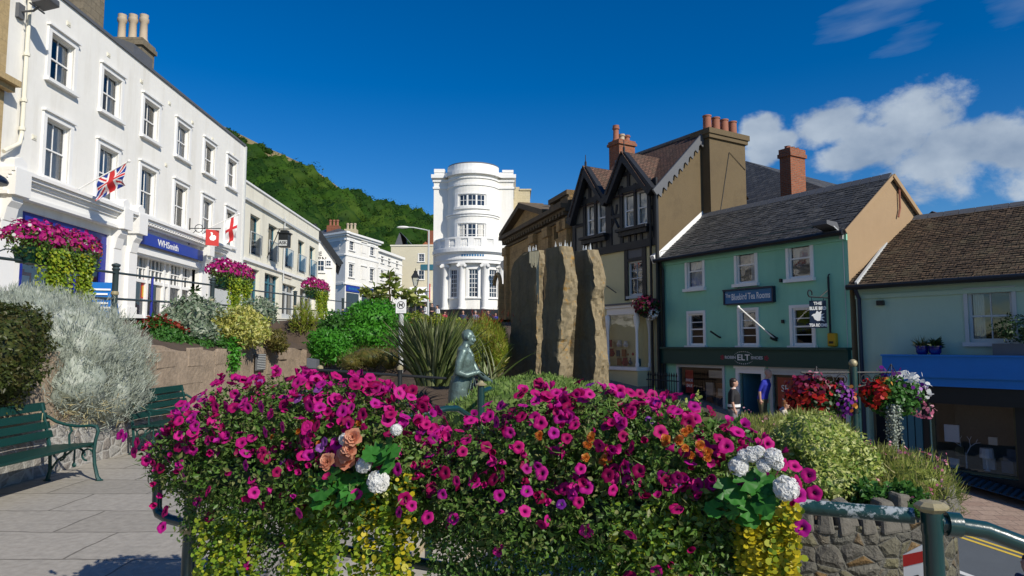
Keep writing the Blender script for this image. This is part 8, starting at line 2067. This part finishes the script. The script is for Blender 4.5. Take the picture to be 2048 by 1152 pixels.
# ------------------------------------------------------------------ flowers in detail
def petunia_mesh(name, seed, m='fl_mag', open_=1., cup=0., squash=1.):
    r0 = random.Random(seed); nseg = 25; rings = (.05, .16, .34, .62, .86, 1.0); V, Rd = [], []
    ph = r0.random() * 6; tilt = r0.uniform(-.12, .12)
    for k, r in enumerate(rings):
        for j in range(nseg):
            a = 2 * math.pi * j / nseg
            lob = 1 - .13 * (abs(math.sin(2.5 * a)) ** 6) if r > .5 else 1
            rr = r * lob * (1 + .035 * math.sin(3 * a + ph) + .02 * math.sin(7 * a + ph * 2))
            z = -.55 * (1 - min(1, r / .42)) ** 1.3 + (.10 * (r - .4) if r < .8 else .04 - .35 * (r - .8) * open_) + (.085 * math.sin(5 * a + ph) + .05 * math.sin(11 * a + ph)) * max(0, r - .45)
            V.append((rr * math.cos(a), rr * math.sin(a), z + tilt * rr * math.cos(a))); Rd.append(r)
    f = np.array([(k * nseg + j, k * nseg + (j + 1) % nseg, (k + 1) * nseg + (j + 1) % nseg, (k + 1) * nseg + j) for k in range(len(rings) - 1) for j in range(nseg)])
    V = np.array(V); rr_ = np.hypot(V[:, 0], V[:, 1]); V[:, :2] *= (1 - cup * .55 * rr_)[:, None]; V[:, 2] += cup * rr_ ** 2; V[:, 0] *= squash
    V = V * .038
    # the tube behind the bloom
    me = npmesh(name, V, [f], m, {'rad': np.array(Rd), 'rnd': np.zeros(len(V))}); me.polygons.foreach_set('use_smooth', [True] * len(f)); return me
PET = [petunia_mesh('petunia_flower', i, open_=(1., 1.6, .4)[i % 3]) for i in range(6)] + [petunia_mesh('petunia_flower', 10, cup=.5), petunia_mesh('petunia_flower', 11, cup=.95), petunia_mesh('petunia_flower', 12, cup=.8, squash=.6)]
PETP = [petunia_mesh('purple_flower', 40 + i, 'fl_purple') for i in range(2)]
def head_mesh(name, m, seed, n_=40, R_=.036, pet=.0205, hemi=-.4):
    """rounded head of many small florets"""
    r0 = np.random.default_rng(seed); d = unit(r0.normal(size=(n_ * 4, 3))); d = d[d[:, 2] > hemi][:n_]; P_, N_, A_ = [], [], []
    for q in d:
        c = q * R_ * (1 + .03 * r0.normal()) * np.array([1, 1, .82]); b = unit(np.cross(q, r0.normal(size=3))[None])[0]; c2 = np.cross(q, b); ph = r0.random() * 6
        for k in range(5):
            a = ph + k * 1.257; P_.append(c); dirn = b * math.cos(a) + c2 * math.sin(a); A_.append(dirn + q * .30 + r0.normal(size=3) * .15); N_.append(q * 1. - dirn * .25)
    g = leafgeo(np.array(P_), np.array(N_), pet, (T_ROUND[0] * np.array([.95, 1, 1]), T_ROUND[1]), np.array(A_)); cg = coregeo([(0, 0, 0, R_, R_, R_ * .82)], .93, .1, 3.); g = joingeo([g, cg]); me = npmesh(name, g[0], g[1], m, {'rnd': g[2]}); return me  # inner core added to brighten the gaps between florets
GER = [head_mesh('white_flower_head', 'fl_white', 90 + i) for i in range(3)]
def begonia_mesh(name, m, seed):
    r0 = np.random.default_rng(seed); P_, N_, A_, S_ = [], [], [], []
    for k in range(26):
        a = k * 2.4; t = k / 26; d = np.array([math.cos(a), math.sin(a), 0]); el = lerp(1.35, .15, t)
        A_.append(d * math.cos(el) + np.array([0, 0, math.sin(el)])); P_.append(d * .008 * t + np.array([0, 0, -.008 * t])); N_.append(np.array([0, 0, 1.]) * math.cos(el) - d * math.sin(el)); S_.append(lerp(.022, .046, t))
    tv = T_WIDE[0].copy(); tv[:, 0] *= 1.25
    g = leafgeo(np.array(P_), np.array(N_) + r0.normal(size=(26, 3)) * .2, np.array(S_), (tv, T_WIDE[1]), np.array(A_)); return npmesh(name, g[0], g[1], m, {'rnd': g[2]})
BEG = [begonia_mesh('peach_flower', 'fl_peach', 5 + i) for i in range(2)]
ORA = [begonia_mesh('orange_flower', 'fl_orange', 15 + i) for i in range(2)]
def geranium_leaf(name):
    V, n_ = [(0, 0, .0)], 21
    for j in range(n_):
        a = lerp(.35, 2 * math.pi - .35, j / (n_ - 1)) - math.pi / 2 ; lob = 1 + .10 * math.cos(a * 7 + 1.2)
        V.append((.045 * lob * math.cos(a) * .55, .045 * lob * math.sin(a) * .55, -.002)); 
    for j in range(n_):
        a = lerp(.35, 2 * math.pi - .35, j / (n_ - 1)) - math.pi / 2; lob = 1 + .09 * math.cos(a * 7 + 1.2)
        V.append((.045 * lob * math.cos(a), .045 * lob * math.sin(a), .006 * math.cos(a * 7)))
    f3 = np.array([(0, 1 + j, 2 + j) for j in range(n_ - 1)]); f4 = np.array([(1 + j, 1 + n_ + j, 2 + n_ + j, 2 + j) for j in range(n_ - 1)])
    V = np.array(V); me = npmesh(name, V, [f3, f4], 'lf_geran', {'rnd': np.zeros(len(V))}); me.polygons.foreach_set('use_smooth', [True] * len(me.polygons)); return me
GLF = geranium_leaf('geranium_leaf')
def place(me, name, parent, p, nrm, s=1., spin=None):
    o = bpy.data.objects.new(name, me); COL.objects.link(o); o.parent = parent; WM[o.name] = wm(parent)
    nrm = Vector(nrm).normalized(); q = nrm.to_track_quat('Z', 'Y').to_matrix() @ Matrix.Rotation(random.random() * 6.28 if spin is None else spin, 3, 'Z')
    o.matrix_local = Matrix.Translation(Vector(p)) @ (q * 1.).to_4x4() @ Matrix.Diagonal((s, s, s, 1))
    return o
def joined(meshes, items, name, m, parent):
    """many flowers as one mesh"""
    Vs, Fs, Rr, Rd, k = [], {}, [], [], 0
    for p, nrm, s in items:
        me = random.choice(meshes); V = np.empty(len(me.vertices) * 3, np.float32); me.vertices.foreach_get('co', V); V = V.reshape(-1, 3)
        q = np.array(Vector(nrm).normalized().to_track_quat('Z', 'Y').to_matrix() @ Matrix.Rotation(random.random() * 6.28, 3, 'Z'))
        Vs.append(V @ q.T * s + np.array(p)); rad = np.empty(len(V), np.float32); me.attributes['rad'].data.foreach_get('value', rad); Rd.append(rad); Rr.append(np.full(len(V), random.random()))
        f = np.array([tuple(x.vertices) for x in me.polygons]); Fs.setdefault(f.shape[1], []).append(f + k); k += len(V)
    me = npmesh(name, np.concatenate(Vs), [np.concatenate(x) for x in Fs.values()], m, {'rnd': np.concatenate(Rr), 'rad': np.concatenate(Rd)}); me.polygons.foreach_set('use_smooth', [True] * len(me.polygons))
    o = link(name, me, parent); o['kind'] = 'stuff'; return o

ang = math.atan2(DR.y, DR.x)
def big_trough(label, t0, t1, dome, seed, trails, ger, beg, purple, oranges, cut=None, nleaf=19000, hang=None):
    random.seed(seed)
    c = rp_((t0 + t1) / 2, .93, .02); L = (t1 - t0) * LEN; h = L / 2
    t = thing('petunia_trough', label, 'flower trough', tuple(c), ang, 'big flower troughs on the front railing')
    mb = MB(); mb.hexa([(-h, -.10, -.14), (h, -.10, -.14), (h, .10, -.14), (-h, .10, -.14), (-h - .03, -.15, .07), (h + .03, -.15, .07), (h + .03, .15, .07), (-h - .03, .15, .07)]); mb.box(-h - .045, h + .045, -.165, .165, .07, .09); bevel(mb.build('trough', 'trough', t, local=True), .01)
    inv = wm(t).inverted()
    # envelope given as ellipsoids in the trough's own frame
    P, Q = blob(dome, nleaf, .22, .26, 2.4, seed=seed)
    gs = [leafgeo(P, Q * .6 + unit(rng.normal(size=P.shape)) * .75 + np.array([0, 0, .3]), .027 * (1 + .3 * rng.normal(size=len(P))).clip(.5, 1.8), T_LEAF)]
    P, Q = blob(dome, 1600, .06, .30, 2.4, seed=seed); ax = Q + rng.normal(size=P.shape) * .5 + np.array([0, 0, .3]); gs.append(leafgeo(P, rng.normal(size=P.shape), .05, T_NEEDLE, ax))
    gs.append(coregeo(dome[:6], .5, .26, 2.4, seed))
    leafobj('foliage', gs, 'lf_petunia', t, local=True)
    if hang:
        P, Q = blob(hang[0], hang[1], .35, .4, 3., seed=seed + 3); leafobj('hanging_foliage', [leafgeo(P, np.array([0, -.7, .5]) + rng.normal(size=P.shape) * .6, .026, T_LEAF)], 'lf_petunia', t, local=True)
    return t, h
def flowers_on(t, dome, n_tot, n_one, seed, bias=.0, rough=.35, low=None, sz=1.):
    P, Q = blob([(a, b, c + .02, d * 1.02, e * 1.02, f * 1.03) for a, b, c, d, e, f in dome], n_tot * 4, .035, .26, 2.4, seed=seed, up=-.45)
    # denser towards the crown of the mound
    zmax = P[:, 2].max(); keep = rng.random(len(P)) < np.clip(.04 + 1.2 * ((P[:, 2] - low) / (zmax - low)), .03, 1.); P, Q = P[keep][:n_tot], Q[keep][:n_tot]
    Q = Q + rng.normal(size=P.shape) * rough + np.array([.18, -.42, .25]); P = P + unit(Q) * (-.012 + .042 * rng.random(len(P)))[:, None]
    S = sz * (.84 + .30 * rng.random(len(P)))
    order = np.argsort(P[:, 1])      # nearest first
    for i in order[:n_one]: place(random.choice(PET), 'petunia_flower', t, P[i], Q[i], S[i])
    rest = [(P[i], Q[i], S[i]) for i in order[n_one:]]
    if rest: joined(PET, rest, 'petunia_flowers', 'fl_mag', t)
def trail(t, x, y, z0, ln, m, size=.023, n_str=1, spread=.02, name='trailing_stem'):
    gs = []; k = int(ln / .0105); s = np.arange(k) * .0105; ph = random.random() * 6
    X = x + .012 * np.sin(s * 9 + ph) + .006 * rng.normal(size=k); Y = y - .018 * np.sin(s * 5 + ph) + .006 * rng.normal(size=k); Z = z0 - s
    P = np.stack([X, Y, Z], 1); side = np.where(np.arange(k) % 2 == 0, 1., -1.)
    ax = np.stack([side * 1.0 + .3 * rng.normal(size=k), -.35 + .5 * rng.normal(size=k), -.25 + .3 * rng.normal(size=k)], 1)
    leafobj(name, [leafgeo(P, np.array([.0, -.8, .7]) + rng.normal(size=P.shape) * .45, size * (1 + .22 * rng.normal(size=k)).clip(.6, 1.5), T_ROUND, ax)], m, t, local=True)

def LX(px, py=1000):       # where a view column meets the trough's front, in its own x
    return px
def tox(t, px, o=.15):
    inv = wm(t).inverted()
    d = ray(px, 980); W0 = Wall(rp_(0, 0, o).xy, DR.xy); u = W0.uz(px, 980)[0]; return (inv @ W0.p(u, .93)).x
def toz(t, px, py, o=.15):
    W0 = Wall(rp_(0, 0, o).xy, DR.xy); return W0.uz(px, py)[1] - .93

# left trough
hL = .40 * LEN / 2
domeL = [(x, y0, z, a, b, c) for x, y0, z, a, b, c in (
    (-.70, -.02, .12, .24, .27, .25), (-.46, .0, .22, .28, .30, .28), (-.14, .02, .27, .30, .32, .27), (.18, .02, .28, .30, .32, .26), (.47, .0, .25, .30, .30, .24), (.68, -.02, .12, .20, .26, .20), (-.90, -.02, .05, .16, .2, .15), (-.2, -.12, .02, .42, .24, .22), (.3, -.12, .02, .42, .24, .22))]
tl, h = big_trough('left magenta petunia trough with peach begonias and white geraniums at its right end', .03, .43, domeL, 21, None, None, None, 0, 0,
    hang=([(-.40, -.16, -.22, .30, .10, .24), (-.05, -.16, -.2, .35, .10, .25), (-.62, -.1, -.1, .16, .12, .22)], 4200))
flowers_on(tl, domeL, 600, 100, 21, low=-.06, sz=.80, rough=.6)
for (px, py) in ((362, 1015), (350, 1000), (352, 1048), (358, 985), (432, 995), (443, 1025), (433, 1085), (497, 1072), (535, 1125), (598, 1078), (605, 985), (541, 968), (340, 960), (350, 930), (610, 922), (640, 1000), (690, 1000), (530, 1110), (275, 870), (290, 900), (265, 865), (300, 880)):
    place(random.choice(PET), 'petunia_flower', tl, (tox(tl, px), -.2 - .05 * random.random(), toz(tl, px, py)), (random.uniform(-.4, .4), -1, random.uniform(-.2, .5)), random.uniform(.72, .95))
for i in range(16):
    P, Q = blob(domeL, 1, .02, .26, 2.4, seed=21, up=-.2); place(random.choice(PETP), 'purple_flower', tl, P[0] + Q[0] * .02, Q[0] + np.array([0, -.5, .2]), random.uniform(.5, .7))
for i in range(16):
    px = random.uniform(560, 760); py = random.uniform(835, 900); place(random.choice(ORA), 'orange_flower', tl, (tox(tl, px), -.20 - .08 * random.random(), toz(tl, px, py)), (random.uniform(-.4, .4), -1, .4), random.uniform(.32, .5))
for px, py, s, k in ((764, 862, .95, 0), (758, 884, .85, 1), (735, 905, 1.35, 0), (716, 908, .9, 1), (690, 962, .75, 0), (745, 895, 1., 1)): place(BEG[k], 'peach_flower', tl, (tox(tl, px), -.30 - .03 * (px % 3), toz(tl, px, py)), (random.uniform(-.3, .3), -1, .35), s)
for px, py, s in ((806, 948, 1.12), (778, 917, .8), (741, 868, .65), (840, 850, .6)): place(random.choice(GER), 'white_flower_head', tl, (tox(tl, px), -.33, toz(tl, px, py)), (.1, -.8, .55), s)
for px, py in ((800, 895), (815, 880), (825, 905), (810, 915), (790, 890), (700, 940), (720, 935), (740, 950), (760, 945), (755, 970), (728, 965), (700, 965), (770, 930), (830, 890), (775, 955), (712, 985), (745, 985), (768, 975), (690, 985), (725, 950)): place(GLF, 'geranium_leaf', tl, (tox(tl, px + random.uniform(-6, 6)), -.27 - .08 * random.random(), toz(tl, px, py)), (random.uniform(-.6, .6), -.8, random.uniform(.3, 1.)), random.uniform(.75, 1.2))
for i in range(98):
    px = random.choice((random.uniform(600, 705), random.uniform(725, 845), random.uniform(430, 545), random.uniform(600, 850))); py = random.uniform(935, 1010) if px > 560 else random.uniform(1010, 1060)
    trail(tl, tox(tl, px), -.17 - .09 * random.random(), toz(tl, px, py), random.uniform(.35, .75), 'lf_jennyy' if 735 < px < 850 and random.random() < .3 else 'lf_jenny')
# right trough
domeR = [(-.76, -.02, -.01, .20, .26, .18), (-.54, .0, .12, .26, .29, .23), (-.26, .02, .24, .28, .30, .25), (.02, .02, .265, .28, .30, .24), (.30, .0, .245, .28, .29, .23), (.54, -.02, .15, .22, .25, .20), (-.3, -.12, .02, .42, .23, .20), (.22, -.12, .02, .42, .23, .20)]
tr_, h = big_trough('right magenta petunia trough with white geraniums and yellow trailing leaves at its right end', .49, .845, domeR, 33, None, None, None, 0, 0,
    hang=([(-.55, -.16, -.22, .22, .12, .34), (-.25, -.18, -.28, .30, .12, .34), (.1, -.18, -.26, .32, .12, .30), (.42, -.18, -.22, .26, .12, .24), (-.1, -.1, -.45, .6, .12, .22)], 12500), nleaf=21000)
flowers_on(tr_, domeR, 560, 100, 33, low=-.04, sz=.71, rough=.6)
for (px, py) in ((1238, 937), (1105, 978), (1153, 963), (1168, 975), (1195, 960), (1002, 957), (975, 950), (920, 975), (893, 1018), (945, 1020), (1025, 1084), (1108, 935), (1108, 980), (1278, 1130), (1327, 1118), (1355, 1105), (1392, 1078), (1397, 1128), (1295, 930), (1390, 945), (1340, 940), (1605, 1035), (1620, 935), (1600, 970), (1630, 970), (1590, 990), (1372, 940), (1435, 940)):
    place(random.choice(PET), 'petunia_flower', tr_, (tox(tr_, px), -.26 - .05 * random.random(), toz(tr_, px, py)), (random.uniform(-.4, .4), -1, random.uniform(-.1, .5)), random.uniform(.62, .82))
for i in range(15):
    P, Q = blob(domeR, 1, .02, .26, 2.4, seed=33, up=-.2); place(random.choice(PETP), 'purple_flower', tr_, P[0] + Q[0] * .02, Q[0] + np.array([0, -.5, .2]), random.uniform(.5, .7))
for i in range(20):
    px = random.choice((random.uniform(1190, 1240), random.uniform(1330, 1450), random.uniform(1050, 1480))); py = random.uniform(850, 915); place(random.choice(ORA), 'orange_flower', tr_, (tox(tr_, px), -.22 - .08 * random.random(), toz(tr_, px, py)), (random.uniform(-.4, .4), -1, .4), random.uniform(.3, .48))
for px, py, s in ((1577, 958, .95), (1490, 918, .78), (1515, 895, .62), (1555, 900, .72), (1538, 914, .6), (1500, 898, .55), (1562, 912, .5), (1528, 890, .5)): place(random.choice(GER), 'white_flower_head', tr_, (tox(tr_, px), -.31, toz(tr_, px, py)), (.1, -.8, .55), s)
for px, py in ((1495, 985), (1510, 960), (1480, 970), (1530, 965), (1520, 985), (1465, 960), (1540, 985), (1490, 1010), (1500, 1000), (1475, 1000), (1550, 975), (1460, 985), (1520, 945), (1495, 945), (1545, 955), (1535, 1000), (1445, 1000), (1510, 1015)): place(GLF, 'geranium_leaf', tr_, (tox(tr_, px + random.uniform(-6, 6)), -.25 - .08 * random.random(), toz(tr_, px, py)), (random.uniform(-.6, .6), -.8, random.uniform(.3, 1.)), random.uniform(.65, 1.05))
for i in range(98):
    px = random.choice((random.uniform(1500, 1588), random.uniform(1400, 1588), random.uniform(1240, 1420), random.uniform(1480, 1585))); py = random.uniform(985, 1030)
    trail(tr_, tox(tr_, px), -.17 - .09 * random.random(), toz(tr_, px, py), random.uniform(.25, .6), 'lf_jennyy' if px > 1480 and random.random() < .75 else 'lf_jenny', .019)

# ------------------------------------------------------------------ advert board behind the last post
v = W_(1826, 1100, 3.35)
AB_ = Wall(v.xy, (.80, -.6)); z0, z1 = AB_.uz(1806, 1165)[1] - .3, AB_.uz(1806, 1110)[1]
ad = thing('advert_board', 'white advert board with a red top band standing behind the last railing post', 'sign board', (v.x, v.y, z0))
u0, u1 = AB_.uz(1806, 1120)[0], AB_.uz(1806, 1120)[0] + .135
mb = MB(); mb.prism(AB_, [(u0, z0), (u1, z0), (u1, z1 + .10), (u0, z1)], -.012, 0); bd = mb.build('board', 'lettering', ad)
mb = MB(); mb.prism(AB_, [(u0, z1 - .055), (u0 + .09, z1 - .015), (u0 + .09, z1 + .036), (u0, z1 - .001)], .001, .003); mb.build('red_band', 'red', bd)
mb = MB(); c = u0 + .055; zz = z1 - .10
mb.prism(AB_, [(c - .022, zz - .12), (c - .026, zz - .03), (c - .012, zz + .012), (c + .006, zz + .02), (c + .02, zz + .0), (c + .022, zz - .04), (c + .016, zz - .12)], .001, .003); mb.build('dark_figure', 'hairdark', bd)
mb = MB()
for i in range(5): mb.prism(AB_, [(c + .035, zz - .02 - i * .03), (c + .06, zz - .01 - i * .03), (c + .06, zz + .004 - i * .03), (c + .035, zz - .006 - i * .03)], .001, .003)
mb.build('red_lettering', 'red', bd)
